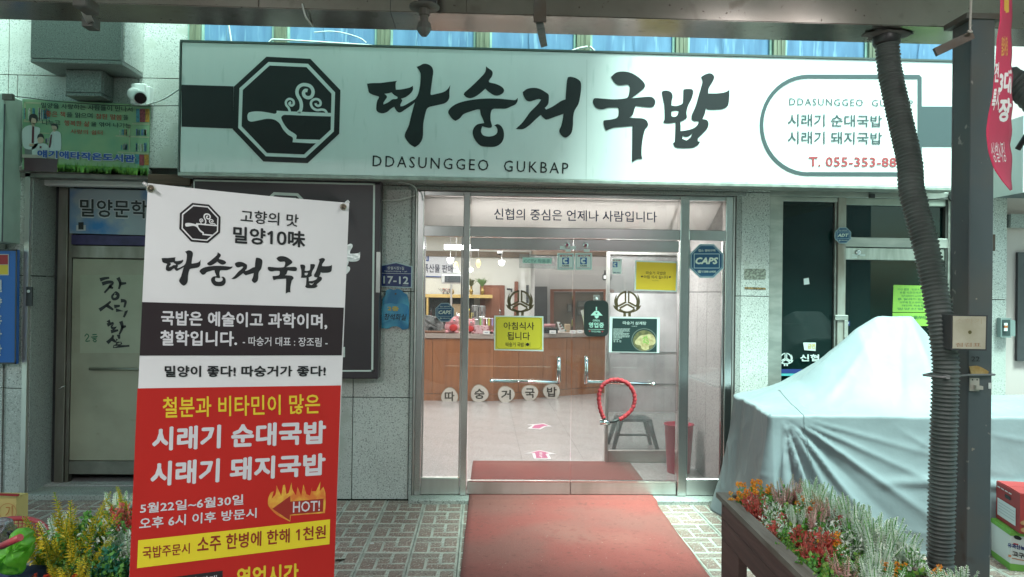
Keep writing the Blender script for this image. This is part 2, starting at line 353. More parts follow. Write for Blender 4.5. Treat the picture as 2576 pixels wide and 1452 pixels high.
g_b = [(1733,410),(1750,397),(1795,394),(1840,415),(1855,460),(1845,510),(1842,560),(1890,567),(1960,545),(1973,500),(1977,380),(2030,374),(2075,380),(2088,410),(2070,480),(2030,560),(2010,640),(2015,697),(1980,725),(1938,745),(1945,785),(1945,850),(2040,835),(2110,805),(2140,770),(2150,735),(2100,735),(2070,720),(2070,670),(2110,580),(2140,480),(2180,340),(2192,285),(2175,240),(2220,212),(2275,198),(2315,220),(2322,255),(2300,300),(2262,365),(2255,425),(2350,425),(2430,415),(2480,395),(2495,375),(2492,480),(2478,560),(2430,595),(2360,605),(2255,606),(2230,590),(2215,660),(2190,713),(2240,725),(2260,765),(2245,820),(2190,880),(2140,930),(2140,965),(2165,968),(2140,1005),(2080,1035),(1990,1040),(1890,1033),(1858,985),(1878,970),(1885,870),(1888,750),(1820,760),(1760,757),(1752,740),(1765,720),(1762,560),(1745,480)]
g_b1 = [(1842,625),(1880,617),(1925,620),(1905,675),(1870,690),(1842,680)]
g_b2 = [(1968,900),(2000,912),(2040,905),(2077,873),(2055,920),(2010,957),(1963,935)]
BRUSH = [[smooth([A(p) for p in g]) for g in grp] for grp in ([g_dda, g_ddh], [g_s1], [g_s2])] + \
        [[smooth([B(p) for p in g]) for g in grp] for grp in ([g_g], [g_k], [g_b, g_b1, g_b2])]
# the sign runs downhill to the right in the picture: de-skewed unit box for reuse elsewhere
WX0, WX1 = 924.6, 1834.6; WS = .026; WY0, WY1 = 160.0, 392.0
def brush_uv(x, y): return ((x-WX0)/(WX1-WX0), (y-WS*(x-WX0)-WY0)/(WY1-WY0))
def brush_on(quad, groups=None):
    m = quadmap(quad); return [[[m(*brush_uv(*q)) for q in lp] for lp in grp] for grp in (groups or BRUSH)]
E_OUT = [(472,76),(1018,102),(1391,492),(1376,1033),(984,1398),(433,1377),(52,975),(68,447)]
E_RING = [(498,142),(990,165),(1325,520),(1310,1005),(958,1332),(465,1313),(122,960),(137,468)]
E_IN = [(513,187),(970,207),(1281,537),(1270,983),(940,1290),(480,1272),(165,940),(180,490)]
E_PAN = [(240,800),(260,770),(340,757),(430,762),(510,775),(575,787),(598,775),(600,748),(760,757),(900,762),(1290,778),(1290,820),(1000,812),(700,800),(668,815),(658,840),(690,910),(750,985),(845,1050),(843,1100),(1150,1110),(1095,1153),(798,1140),(800,1083),(740,1045),(680,980),(640,910),(590,868),(540,852),(470,850),(380,868),(290,884),(250,870),(238,835)]
E_ST = [([(865,772),(898,742),(908,680),(895,620),(862,560),(853,510),(870,460),(910,430),(955,425),(1010,440),(1045,480),(1052,530),(1030,575),(985,587),(945,565),(935,525),(955,497),(985,500)], 42),
        ([(764,760),(750,715),(722,680),(716,640),(740,608),(775,603),(808,625),(812,665),(790,685),(765,675),(760,655),(780,645)], 29),
        ([(1225,778),(1200,745),(1160,735),(1100,740),(1050,715),(1027,670),(1035,630),(1070,607),(1110,607),(1143,635),(1143,675),(1115,688),(1090,675),(1085,655)], 30)]
def emblem(parent, plane, fn, dark, light, off=.003):
    """octagon with a long-handled pot and three curls of steam"""
    multi('emblem', dark, parent, plane, [[fn(p) for p in E_OUT]], off)
    multi('emblem_ring', light, parent, plane, [[fn(p) for p in E_RING]], off+.0015)
    multi('emblem_field', dark, parent, plane, [[fn(p) for p in E_IN]], off+.003)
    multi('emblem_pot', light, parent, plane, [[fn(p) for p in smooth(E_PAN, 3)]]+[[fn(p) for p in stroke(a, w, 5)] for a, w in E_ST], off+.0045)
def hands_logo(cx, cy, s):
    """ring split by three spokes, cupped by two leaf-like hands; s = ring radius"""
    o = []
    def P(a, r): return (cx+s*r*cos(radians(a)), cy-s*r*sin(radians(a)))
    w = s*.17
    o.append(stroke([P(a, .92) for a in range(96, 212, 8)], w, 2)); o.append(stroke([P(a, .92) for a in range(84, -32, -8)], w, 2)); o.append(stroke([P(a, .92) for a in range(222, 322, 8)], w, 2))
    for sg in (-1, 1):
        o.append([(cx+sg*s*.07, cy-s*.98), (cx+sg*s*.22, cy-s*.98), (cx+sg*s*.22, cy-s*.10), (cx+sg*s*.07, cy-s*.02)])
        o.append(stroke([(cx+sg*s*.07, cy-s*.02), (cx+sg*s*.80, cy+s*.38)], w, 1)); o.append(stroke([(cx, cy+s*.20), (cx+sg*s*.66, cy+s*.56)], w, 1))
        o.append(smooth([(cx+sg*s*a, cy+s*b) for a, b in ((.92, -.75), (1.10, -.38), (1.16, .02), (1.04, .42), (.88, .70), (.80, .55), (.94, .25), (.98, -.1), (.95, -.4))], 3))
        o.append(smooth([(cx+sg*s*a, cy+s*b) for a, b in ((1.28, .28), (1.10, .62), (.75, .86), (.34, .98), (.34, 1.3), (.10, 1.3), (.10, .92), (.5, .84), (.85, .62), (1.05, .36))], 3))
    return o
# ---------------- ground ----------------------------------------------------
FY = 6.05; DY = 6.10
ground_m = M('paving_sand', (.33, .33, .29), .9, var=.35, vscale=3, bump=.4, bscale=50)
struct(MB().box(-14, 14, -12, 6.02, -.06, -.034).build('ground', ground_m))
tile_base = M('paver_rib', (.42, .40, .35), .85, var=.3, vscale=6, speck=[(60, .55, .66, (.26, .26, .23))], bump=.35, bscale=60, rnd=.12)
tile_brick = M('paver_brick', (.23, .145, .12), .85, col2=(.22, .19, .16), vscale=2.6, lo=.42, hi=.6, speck=[(55, .55, .66, (.14, .10, .085)), (80, .58, .66, (.40, .35, .31))], bump=.4, bscale=70, rnd=.16)
def paver_mesh(v):
    mb = MB(); T = .2985; random.seed(v)
    mb.box(.0008, T, .0008, T, -.03, 0, 0, bev=.004)
    g = .021
    def br(a, b, c, d):
        h = .0022+random.uniform(0, .0012); j = lambda: random.uniform(-.0015, .0015)
        x0, x1, y0, y1 = .014+a*(T-.028)+g*.45+j(), .014+b*(T-.028)-g*.45+j(), .014+c*(T-.028)+g*.45+j(), .014+d*(T-.028)-g*.45+j()
        b_ = .003; vs = [(x0, y0, 0), (x1, y0, 0), (x1, y1, 0), (x0, y1, 0), (x0+b_, y0+b_, h), (x1-b_, y0+b_, h), (x1-b_, y1-b_, h), (x0+b_, y1-b_, h)]
        mb.add(vs, [(4, 5, 6, 7), (0, 1, 5, 4), (1, 2, 6, 5), (2, 3, 7, 6), (3, 0, 4, 7)], 1)
    if v % 2 == 0 or True:
        br(-.03, .66, .69, 1.03); br(.66, 1.03, .36, 1.03); br(.34, 1.03, -.03, .31); br(-.03, .34, -.03, .69); br(.34, .66, .31, .69)
    me = bpy.data.meshes.new('paving_tile'); me.from_pydata(mb.v, [], mb.f); me.materials.append(tile_base); me.materials.append(tile_brick)
    me.polygons.foreach_set('material_index', mb.m); return me
pav = struct(MB().box(-9, 6.5, -2.0, 6.015, -.036, -.032).build('pavement', ground_m))
pms = [paver_mesh(i) for i in range(5)]
cells = []
for i in range(-14, 14):
    for j in range(0, 12):
        x = -.132+.3*i; y = 5.718-.3*j
        if -1.0 < x < -.2 and y < 3.6: continue
        if x > -.05 and x+.3 < 1.3: continue           # under the carpet
        dx = (x+.15)/(y+.15)
        if abs(dx) > .76: continue
        if x > 2.05 and y > 4.95: continue             # under the covered stall
        cells.append((x, y))
cells.sort(key=lambda c: hypot(*c))
random.seed(3)
for x, y in cells[:300]:
    o = link('paving_tile', random.choice(pms), pav); o.location = (x+random.uniform(-.001, .001), y+random.uniform(-.001, .001), random.uniform(-.002, .0015))
    o.rotation_euler = (random.uniform(-.004, .004), random.uniform(-.004, .004), random.uniform(-.004, .004))
# loose patch of mortar along the wall foot
random.seed(5)
mb = MB()
for k in range(60):
    x = random.uniform(-2.3, 3.4); y = random.choice((random.uniform(5.93, 6.0), random.uniform(5.3, 5.9)))
    if -.2 < x < 1.5: y = random.uniform(3.8, 5.9); 
    r = random.uniform(.002, .006); mb.box(x-r, x+r, y-r*.6, y+r*.6, .001 if not -.2 < x < 1.5 else .006, .006 if not -.2 < x < 1.5 else .010)
mb.build('litter', M('debris', (.10, .085, .06), .9), kind='stuff', label='dark crumbs and bits of leaf on the paving', category='debris')

# red carpet: from inside, over the sill, out to the alley
carpet_m = M('carpet_red', (.245, .056, .048), .97, col2=(.20, .068, .058), vscale=1.6, lo=.45, hi=.62, speck=[(1.1, .55, .95, (.30, .15, .12)), (7, .60, .74, (.20, .045, .04)), (300, .5, .62, (.30, .07, .06)), (60, .745, .76, (.42, .30, .25)), (.8, .40, .75, (.205, .075, .064)), (30, .60, .78, (.17, .05, .042))], bump=.6, bscale=200)
mb = MB(); rows = []
ys = [7.2, 7.0, 6.6, 6.3, 6.16, 6.1, 6.0, 5.92, 5.905, 5.86, 5.7, 5.5, 5.2, 5, 4.8, 4.6, 4.4, 4.2, 4.0, 3.8, 3.5, 3.2]
nx = 34; vs = []; fs = []; random.seed(11)
for r, y in enumerate(ys):
    z = .058 if y > 6.2 else (.038 if y > 5.9 else .012)
    if y > 6.05 and y < 6.2: z = .036
    for i in range(nx+1):
        u = i/nx; x0 = -.082-.012*(6.5-y)+.005*noise.noise(Vector((y*3, 0, 0))); x1 = 1.402-.027*(6.4-y)+.006*noise.noise(Vector((y*3, 9, 0)))
        x = x0+(x1-x0)*u; n_ = noise.noise(Vector((x*3.1, y*3.1, 0))) if y < 5.86 else 0
        ridge = 0
        if y < 5.0 and x > .7: ridge = .008*max(0, sin((x*1.1-y*1.0)*17+2*n_))**6
        vs.append((x, y, z+.004*max(0, n_)+ridge))
for r in range(len(ys)-1):
    for i in range(nx): fs.append((r*(nx+1)+i, r*(nx+1)+i+1, (r+1)*(nx+1)+i+1, (r+1)*(nx+1)+i))
o = MB().add(vs, fs, 0, True).build('carpet', carpet_m)
sm_ = o.modifiers.new('s', 'SOLIDIFY'); sm_.thickness = .005; sm_.offset = -1
tag(o, 'long faded red carpet runner leading out of the glass doors', 'carpet')

# ---------------- facade -----------------------------------------------------
bld = thing('shop_building', 'grey granite clad shop building with the glass entrance', 'building', (0, FY, 0))
def gp(x0, x1, z0, z1, y=FY, t=.03, m=granite, name='granite_panel', g=.003, parent=bld):
    return MB().box(x0+g, x1-g, y, y+t, z0+g, z1-g, bev=.002).build(name, m, parent)
back = MB()
for (a, b, c, d) in ((-9, -3.56, 0, 5.2), (-3.56, -2.3, 2.56, 5.2), (-2.3, -.54, 0, 3.45), (-2.3, 3.80, 2.52, 3.45), (2.0, 2.33, 0, 3.45), (3.80, 4.31, 0, 5.2), (-2.3, 3.8, 3.452, 5.2)):
    back.box(a, b, FY+.028, FY+.25 if b > -2.2 or a < -3 else FY+.25, c, d)
back.build('wall', mortar, bld)
ZL = [0, .86, 1.74, 2.625, 3.31, 4.2, 5.1]; ZC = [0, .81, 1.655, 2.50, 3.44]
for a, b in ((-6.6, -5.6), (-5.6, -4.66), (-4.66, -3.735)):
    for z0, z1 in zip(ZL, ZL[1:]): gp(a, b, z0, z1)
for z0, z1 in zip(ZL[:4], ZL[1:4]): gp(-3.735, -3.70, z0, z1, FY+.01, m=granite_d); gp(-3.70, -3.575, z0, z1, FY-.02, .05)
for a, b in ((-3.735, -3.665), (-3.665, -2.735), (-2.735, -2.35)): gp(a, b, 2.60, ZL[4])
for a, b in ((-3.735, -3.30), (-3.30, -2.735), (-2.735, -2.335)):
    for z0, z1 in zip(ZL[4:], ZL[5:]): gp(a, b, z0, z1)
for a, b in ((-2.33, -1.9), (-1.9, -1.02), (-1.02, -.575)):
    for z0, z1 in zip(ZC, ZC[1:]): gp(a, b, z0, z1)
for a, b in ((2.085, 2.325), (3.84, 4.305)):
    for z0, z1 in zip(ZC, ZC[1:]): gp(a, b, z0, z1)
for z0, z1 in zip(ZC[:3], ZC[1:4]):
    gp(-.575, -.545, z0, z1, FY-.015, .06, granite_d); gp(2.04, 2.085, z0, z1, FY-.015, .06, granite_d)
gp(3.84, 4.305, 3.44, 4.4); gp(3.84, 4.305, 4.4, 5.2)
# rusty outline left by a removed plaque and old stains
stain = M('adhesive_residue', (.30, .31, .26), .9, var=.5, vscale=60, lo=.45, hi=.55)
P = YP(FY)
flat('plaque_residue', stain, bld, P, [rrect(1872, 1024/1.5652+22, 1926, 1160/1.5652-38, 4)], .0022)
flat('plaque_residue', M('rust_stain', (.30, .19, .08), .9, var=.6, vscale=80, lo=.45, hi=.5), bld, P, [[(1873, 722), (1926, 724), (1926, 729), (1873, 727)]], .0026)
# string course over the doors
MB().box(-.60, 2.12, FY-.05, FY+.05, 2.50, 2.535, bev=.006).box(-.60, 2.12, FY-.03, FY+.05, 2.466, 2.498, bev=.006).build('lintel', granite_d, bld)
# projecting stone pier foot, top left
corbel_m = M('granite_corbel', (.17, .185, .175), .4, speck=[(110, .54, .66, (.09, .10, .09)), (150, .58, .66, (.28, .29, .28))], bump=.05, bscale=100)
st = thing('stone_corbel', 'stepped grey granite corbel jutting from the wall above the security camera', 'corbel', (-3.0, 5.7, 3.4))
X0, X1 = X(77, 5.70, 100), X(309, 5.70, 100); zb = Z(153, 5.70, 190)
MB().box(X0, X1-.012, 5.70, 5.73, zb+.012, 5.2, bev=.003).build('granite_panel', corbel_m, st)
MB().box(X1-.03, X1, 5.735, 6.04, zb+.012, 5.2, bev=.003).build('granite_panel', granite, st)
MB().box(X0, X1, 5.70, 6.04, zb-.02, zb+.009, bev=.004).build('granite_panel', corbel_m, st)
MB().box(X0+.03, X1-.035, 5.74, 6.04, zb+.015, 5.1).build('core', mortar, st)
x0, x1 = X(165, 5.85, 200), X(255, 5.85, 200); z2 = Z(239, 5.85, 210)
MB().box(x0, x1, 5.85, 5.88, z2+.02, zb-.024, bev=.003).build('granite_panel', corbel_m, st)
MB().box(x1-.028, x1, 5.883, 6.04, z2+.02, zb-.024, bev=.003).build('granite_panel', corbel_m, st)
MB().box(x0, x1, 5.85, 6.04, z2-.008, z2+.017, bev=.003).build('granite_panel', corbel_m, st)
MB().box(x0, x0+.028, 5.883, 6.04, z2+.02, zb-.024).build('granite_panel', corbel_m, st)

# blue sheeted window band above the sign
mull = [(478, 505), (690, 721), (949, 981), (1198, 1231), (1450, 1484), (1699, 1729), (1944, 1974), (2184, 2212), (2420, 2450)]
zt = 4.7; zs = 3.44
for a, b in mull:
    xa, xb = X(a, FY-.01, 130), X(b, FY-.01, 130); w = (xb-xa)/3
    MB().box(xa, xb, FY-.03, FY+.02, zs, zt, bev=.002).box(xa+w*.9, xa+w*1.2, FY-.036, FY-.03, zs, zt).box(xa+w*1.9, xa+w*2.2, FY-.036, FY-.03, zs, zt).build('mullion', bronze, bld)
    MB().box(xa-.022, xa-.002, FY-.004, FY+.02, zs, zt).box(xb+.002, xb+.02, FY-.004, FY+.02, zs, zt).build('window_putty', green_dust, bld)
random.seed(21)
for (a, b), (c, d) in zip(mull, mull[1:]):
    xa, xb = X(b, FY, 130)+.02, X(c, FY, 130)-.022; mb = MB(); n = 14; vs = []; fs = []
    for i in range(n+1):
        for k in range(7):
            x = xa+(xb-xa)*i/n; z = zs+(zt-zs)*k/6; vs.append((x, FY+.012-.008*noise.noise(Vector((x*5, z*1.3, 3)))-.004*sin(x*40), z))
    for i in range(n):
        for k in range(6): fs.append((i*7+k, (i+1)*7+k, (i+1)*7+k+1, i*7+k+1))
    wb = mb.add(vs, fs, 0, True).build('blue_sheet', sky_blue, bld)
    seam = MB(); sx = xa+(xb-xa)*random.uniform(.3, .6)
    pts = [(sx+.01*random.uniform(-1, 1), FY-.001, zs+.02+.1*i) for i in range(10)]; seam.tube(pts, .003, 5)
    seam.build('caulk_seam', sky_blue, bld)
# ledge between band and sign
MB().box(-2.35, 3.80, FY-.06, FY+.02, 3.40, 3.44).build('ledge', green_dust, bld)

# loose white cables lying over the band
def cable(name, pts, r, m, label, cat='cable', n=6, group=None):
    P_ = [Vector(p) for p in pts]; q = []
    for i in range(len(P_)-1):
        a, b, c, d = P_[max(i-1, 0)], P_[i], P_[i+1], P_[min(i+2, len(P_)-1)]
        for k in range(6):
            t = k/6; q.append(.5*((2*b)+(c-a)*t+(2*a-5*b+4*c-d)*t*t+(3*b-a-3*c+d)*t**3))
    q.append(P_[-1]); o = MB().tube(q, r, n).build(name, m); return tag(o, label, cat, group)
def pc(pts, y): return [at(a, b, y) for a, b in pts]
cable('cable', pc([(675, 112), (681, 103), (697, 100), (800, 106), (949, 116), (960, 122)], 5.97), .008, cable_w, 'thick white conduit bent along the top edge of the big sign')
cable('cable', pc([(574, 55), (578, 80), (582, 106)], 6.0), .007, cable_w, 'short white cable dropping behind the left end of the big sign')
cable('cable', pc([(790, 82), (830, 79), (868, 84), (905, 96), (922, 108)], 6.0), .0045, cable_w, 'thin white cable kinked across the second blue panel')
cable('cable', pc([(1233, 130), (1256, 131), (1268, 142), (1274, 152)], 5.985), .009, cable_w, 'white cable curling out of the middle blue panel')
cable('cable', pc([(1395, 150), (1420, 137), (1450, 124), (1478, 118)], 5.985), .009, cable_w, 'white cable rising to the right beside the fifth mullion')
cable('cable', pc([(1484, 118), (1496, 130), (1508, 152)], 5.985), .009, cable_w, 'white cable hooking down right of the fifth mullion')
cable('cable', pc([(1585, 140), (1600, 150), (1650, 151), (1680, 144), (1700, 138)], 5.985), .009, cable_w, 'white cable looping in front of the sixth blue panel')
cable('cable', pc([(1985, 158), (2010, 154), (2050, 160), (2090, 153), (2125, 158)], 5.985), .009, cable_w, 'wavy white cable along the bottom of the rightmost blue panels')

# ---------------- stair entry on the left ------------------------------------
xe0, xe1, ye = -3.56, -2.33, 6.38
ent = thing('stair_entrance', 'recessed stair entrance with a dull steel door under a grey lintel', 'doorway', (-2.95, 6.2, 0))
MB().box(xe0, xe0+.03, FY+.0, ye, 0.04, 1.735, bev=.002).build('granite_panel', granite_d, ent)
MB().box(xe0, xe0+.03, FY+.0, ye, 1.742, 2.56, bev=.002).build('granite_panel', granite_d, ent)
MB().box(xe1-.03, xe1, FY, ye, 0.04, 2.56, bev=.002).build('granite_panel', granite_d, ent)
MB().box(xe0-.015, xe0+.022, FY-.03, FY-.002, 0.04, 2.58).build('edge_trim', steel_b, ent)
MB().box(xe0, xe1, FY-.05, ye+.3, -.02, .042, bev=.004).build('door_step', M('step_granite', (.34, .35, .32), .6, speck=[(95, .56, .64, (.12, .12, .11))], var=.3, vscale=3, bump=.15, bscale=80), ent)
MB().box(xe0-.17, xe1-.30, FY-.045, FY+.1, 2.545, 2.592, bev=.008).box(xe0-.15, xe1+.0, FY-.03, FY+.1, 2.505, 2.543, bev=.004).build('lintel', M('lintel_stone', (.21, .20, .18), .6, var=.4, vscale=9), ent)
MB().box(xe0, xe1, FY+.11, ye+.05, 2.54, 2.556).build('soffit', mortar, ent)
MB().box(xe0, xe1, ye+.32, ye+.36, 0, 2.6).build('rear_wall', mortar, ent)
Q = YP(ye)
def zb_(py, px=270): return Z(py, ye, px)
def xb_(px): return X(px, ye)
MB().box(xe0+.03, xb_(149), ye-.01, ye+.05, .04, 2.56).build('side_frame', darkmetal, ent)
fr = MB().box(xb_(150), xb_(173), ye-.04, ye+.04, .042, 2.56, bev=.003).box(xb_(174), xb_(183), ye-.02, ye+.03, .042, 2.56)
fr.box(xb_(183), xe1, ye-.03, ye+.03, zb_(650), zb_(619), bev=.003)
fr.build('door_frame', M('door_frame_steel', (.30, .28, .25), .4, .8, col2=(.2, .18, .15), vscale=7, stretch=(1, 1, .3)), ent)
MB().box(xb_(183), xe1, ye-.035, ye+.03, zb_(617), zb_(593)).build('purple_band', M('purple_paint', (.045, .03, .12), .5, var=.4, vscale=14), ent)
MB().box(xb_(183), xe1, ye-.01, ye+.03, zb_(591), 2.56).build('transom_board', darkmetal, ent)
MB().box(xb_(184), xb_(478), ye-.018, ye+.012, zb_(1158), zb_(652), bev=.004).build('door_leaf', M('door_cream', (.34, .33, .25), .5, var=.18, vscale=3, speck=[(8, .68, .72, (.25, .23, .16))], bump=.03, bscale=20), ent)
MB().box(xb_(184), xb_(478), ye-.022, ye+.012, zb_(1192), zb_(1159), bev=.003).build('kick_plate', M('kick_steel', (.24, .23, .20), .45, .6, var=.3, vscale=6), ent)
MB().tube([at(225, 928, ye-.045), at(478, 930, ye-.045)], .011, 8).tube([at(232, 928, ye-.045), at(232, 928, ye-.01)], .008, 8).build('push_bar', M('bar_dull', (.28, .27, .22), .4, .7), ent)
MB().tube([at(150+20, 968-.0, ye-.06), at(145, 980, ye-.10)], .003, 5).build('wire_tie', steel, ent)
# painted paper notice on the door, handwritten
o = slab('paper_notice', M('paper_door', (.37, .38, .29), .7, var=.1, vscale=5), None, Q, (205, 692, 367, 888), .002, .02)
tag(o, 'pale paper notice with brush lettering stuck on the stair door', 'notice')
def H_(x, y): return ((x/1.771)/1.5652, (680+y/1.771)/1.5652)
ink_st = [[H_(*p) for p in q] for q in ([(708, 748), (740, 738), (772, 734)], [(722, 776), (765, 764), (795, 768), (772, 800), (738, 838)], [(768, 792), (798, 806)], [(832, 733), (848, 770), (838, 812)], [(842, 776), (890, 771)], [(812, 838), (832, 850), (828, 874), (802, 882), (792, 862), (812, 838)],
    [(704, 958), (745, 930), (782, 898)], [(752, 924), (800, 956)], [(806, 934), (846, 928)], [(852, 893), (884, 898), (876, 940)], [(818, 958), (886, 956), (884, 982), (872, 1008)],
    [(764, 1030), (776, 1048)], [(758, 1062), (802, 1046)], [(800, 1062), (812, 1072), (800, 1086), (788, 1074), (800, 1062)], [(852, 1036), (862, 1078), (842, 1126)], [(856, 1078), (888, 1070)], [(784, 1108), (834, 1098)],
    [(758, 1186), (790, 1156), (800, 1132)], [(790, 1160), (818, 1180)], [(836, 1128), (842, 1158)], [(820, 1168), (852, 1164), (826, 1184), (856, 1188), (800, 1214), (912, 1206)])]
multi('handwriting', ink, o, Q, [stroke(s_, 8.2, 4, taper=(1.15, .55)) for s_ in ink_st], .024)
multi('handwriting', M('green_ink', (.01, .12, .06), .6), o, Q, [stroke(s_, 2.4, 3) for s_ in ([(217, 846), (222, 840), (227, 846), (219, 858), (230, 857)], [(236, 842), (247, 841)], [(233, 848), (249, 846)], [(236, 851), (247, 850)], [(238, 856), (242, 853), (246, 857), (242, 860), (238, 856)])], .024)
# blue sign above the door
sg = slab('door_sign', M('sign_blue_print', (.30, .34, .38), .4, col2=(.02, .16, .42), vscale=2.6, lo=.50, hi=.66), None, Q, [(184, 476), (480, 484), (480, 596), (184, 588)], .02, .032)
tag(sg, 'blue and white sign over the stair door with bold black lettering', 'sign')
text('밀양문학관', M('halo_white', (.5, .5, .52), .5), sg, Q, [(207, 500), (424, 506), (424, 556), (207, 550)], .055, .0535, name='lettering_outline')
text('밀양문학관', ink, sg, Q, [(210, 502), (421, 508), (421, 553), (210, 547)], .022, .055)
multi('emblem', M('halo_white', (.5, .5, .52)), sg, Q, [[(201, 568), (224, 568), (224, 582), (201, 582)]], .0535)
multi('emblem', ink, sg, Q, [[(206, 561), (219, 561), (219, 579), (206, 579)]], .055)
# library signboard above the lintel
P = YP(6.0)
lb = slab('library_sign', M('print_green', (.16, .30, .18), .45, col2=(.24, .34, .18), vscale=3.5), None, P, [(59, 250), (379, 265), (375, 440), (58, 427)], .012, 0)
tag(lb, 'green printed signboard of people and bookshelves above the stair entrance', 'sign')
m = quadmap([(59, 250), (379, 265), (375, 440), (58, 427)])
def L5(x, y): return ((x/3.82)/1.5652, (340+y/3.82)/1.5652)
def rq(x0, y0, x1, y1, s=.045): return [L5(x0, y0), L5(x1, y0+(x1-x0)*s), L5(x1, y1+(x1-x0)*s), L5(x0, y1)]
multi('print_shelves', M('shelf_print', (.33, .34, .22), .5), lb, P, [rq(380, 240, 640, 262), rq(370, 520, 760, 545), rq(380, 240, 402, 520), rq(1750, 740, 2255, 762), rq(1780, 985, 2252, 1008), rq(1950, 570, 1968, 985), rq(2000, 555, 2260, 578), rq(620, 700, 760, 716)], .0135)
random.seed(9)
for col_, nm in (((.45, .46, .40), 'pale'), ((.07, .25, .33), 'teal'), ((.32, .22, .08), 'tan'), ((.10, .13, .32), 'blue'), ((.30, .04, .06), 'red'), ((.42, .20, .02), 'orange')):
    L_ = []
    if nm in ('pale', 'teal', 'tan', 'blue'):
        for (xa, xb, ya, yb, s0) in ((420, 640, 320, 520, 0), (2060, 2255, 640, 745, 30), (1810, 1930, 650, 738, 20), (2040, 2250, 850, 985, 30), (1810, 1930, 860, 960, 20), (375, 410, 330, 500, 0), (640, 800, 340, 500, 0), (700, 790, 770, 860, 0)):
            x = xa
            while x < xb-14:
                w = random.randint(9, 20)
                if random.random() < .27: L_.append(rq(x, ya+random.randint(0, 30), x+w, yb))
                x += w+2
    if nm == 'teal': L_ += [rq(2060, 345, 2112, 545), rq(2045, 1030, 2105, 1170)]
    if nm == 'red': L_ += [rq(2115, 345, 2195, 545), rq(2108, 1030, 2180, 1195)]
    if nm == 'orange': L_ += [rq(2198, 345, 2262, 545), rq(2184, 1030, 2250, 1190)]
    multi('print_books', M('books_'+nm, col_, .5, var=.5, vscale=60), lb, P, L_, .0145)
sh = M('print_shirt', (.50, .54, .54), .5); sk = M('print_skin', (.46, .33, .25), .5); hr = M('print_hair', (.02, .02, .02), .5); tie_m = M('print_tie', (.10, .015, .03), .5)
def sm5(*p): return smooth([L5(*q) for q in p], 3, 90)
multi('print_shirts', sh, lb, P, [sm5((360, 650), (470, 590), (530, 610), (620, 640), (600, 760), (580, 900), (500, 960), (380, 930), (355, 820)), sm5((770, 740), (800, 690), (870, 680), (930, 720), (935, 950), (900, 985), (755, 960)), sm5((510, 890), (600, 865), (700, 870), (750, 920), (745, 1030), (700, 1050), (500, 1040))], .0155)
multi('print_trousers', M('print_grey', (.16, .17, .17), .5), lb, P, [rq(390, 935, 500, 1035)], .0150)
multi('print_faces', sk, lb, P, [[L5(*q) for q in circ(522, 520, 46, 16, 60)], [L5(*q) for q in circ(628, 815, 46, 16, 52)], [L5(*q) for q in circ(838, 615, 45, 16, 55)], rq(495, 560, 540, 610), rq(815, 650, 850, 690), rq(460, 870, 530, 905)], .0165)
multi('print_hair', hr, lb, P, [sm5((455, 500), (470, 440), (520, 422), (570, 440), (588, 490), (570, 560), (555, 500), (500, 480), (480, 560)), sm5((575, 800), (590, 740), (630, 718), (670, 740), (684, 800), (650, 772), (610, 772)), sm5((780, 600), (800, 575), (860, 570), (895, 610), (880, 665), (862, 610), (800, 600))], .0175)
multi('print_ties', tie_m, lb, P, [sm5((505, 615), (535, 615), (528, 860), (495, 860)), sm5((780, 740), (805, 730), (775, 930), (752, 930)), rq(615, 905, 645, 940)], .0180)
multi('print_desk', M('print_desk', (.42, .36, .32), .5), lb, P, [rq(348, 1030, 1040, 1078, .02)], .0160)
multi('print_desk', M('print_desk_front', (.075, .035, .045), .5), lb, P, [rq(380, 1078, 885, 1275, .04)], .0155)
random.seed(2); gr = []
for k in range(230):
    x = random.uniform(880, 2235); b = 1290+(x-880)*.045; h = random.uniform(60, 180); w = random.uniform(6, 14); l = random.uniform(-40, 40)
    gr.append([L5(x-w, b), L5(x+w, b), L5(x+l, b-h)])
multi('print_grass', M('print_grass', (.08, .26, .03), .5), lb, P, [rq(870, 1180, 2235, 1285)], .0150)
multi('print_grass', M('print_grass_light', (.20, .42, .05), .5, col2=(.04, .16, .02), vscale=40), lb, P, [g for g in gr], .0170)
wh = M('halo_white'); tr = M('print_redtext', (.34, .06, .03), .5); tb = M('print_darktext', (.02, .035, .03), .5)
def t5(s_, m_, x0, y0, x1, y1, b=.012, o_=.0195, sl=.045):
    q = [L5(x0, y0), L5(x1, y0+(x1-x0)*sl), L5(x1, y1+(x1-x0)*sl), L5(x0, y1)]; text(s_, m_, lb, P, q, b, o_)
t5('밀양을 사랑하는 사람들이 만나서', tb, 640, 255, 2010, 335)
t5('좋은 책', tr, 710, 378, 1000, 465); t5('을 읽으며', tb, 1022, 395, 1410, 475); t5('참된 말씀', tr, 1460, 418, 1850, 500); t5('을', tb, 1870, 440, 1945, 515)
t5('나누고', tb, 655, 505, 925, 590); t5('행복한 삶', tr, 985, 518, 1365, 600); t5('을 엮어 나가는', tb, 1385, 540, 1990, 612)
t5('사랑의 쉼터', tr, 1080, 650, 1560, 720)
t5('얘기애타작은도서관', wh, 572, 948, 2065, 1085, .10, .0205, .055); t5('얘기애타작은도서관', M('print_bluetext', (.012, .06, .30), .5), 585, 960, 2050, 1075, .045, .0220, .055)
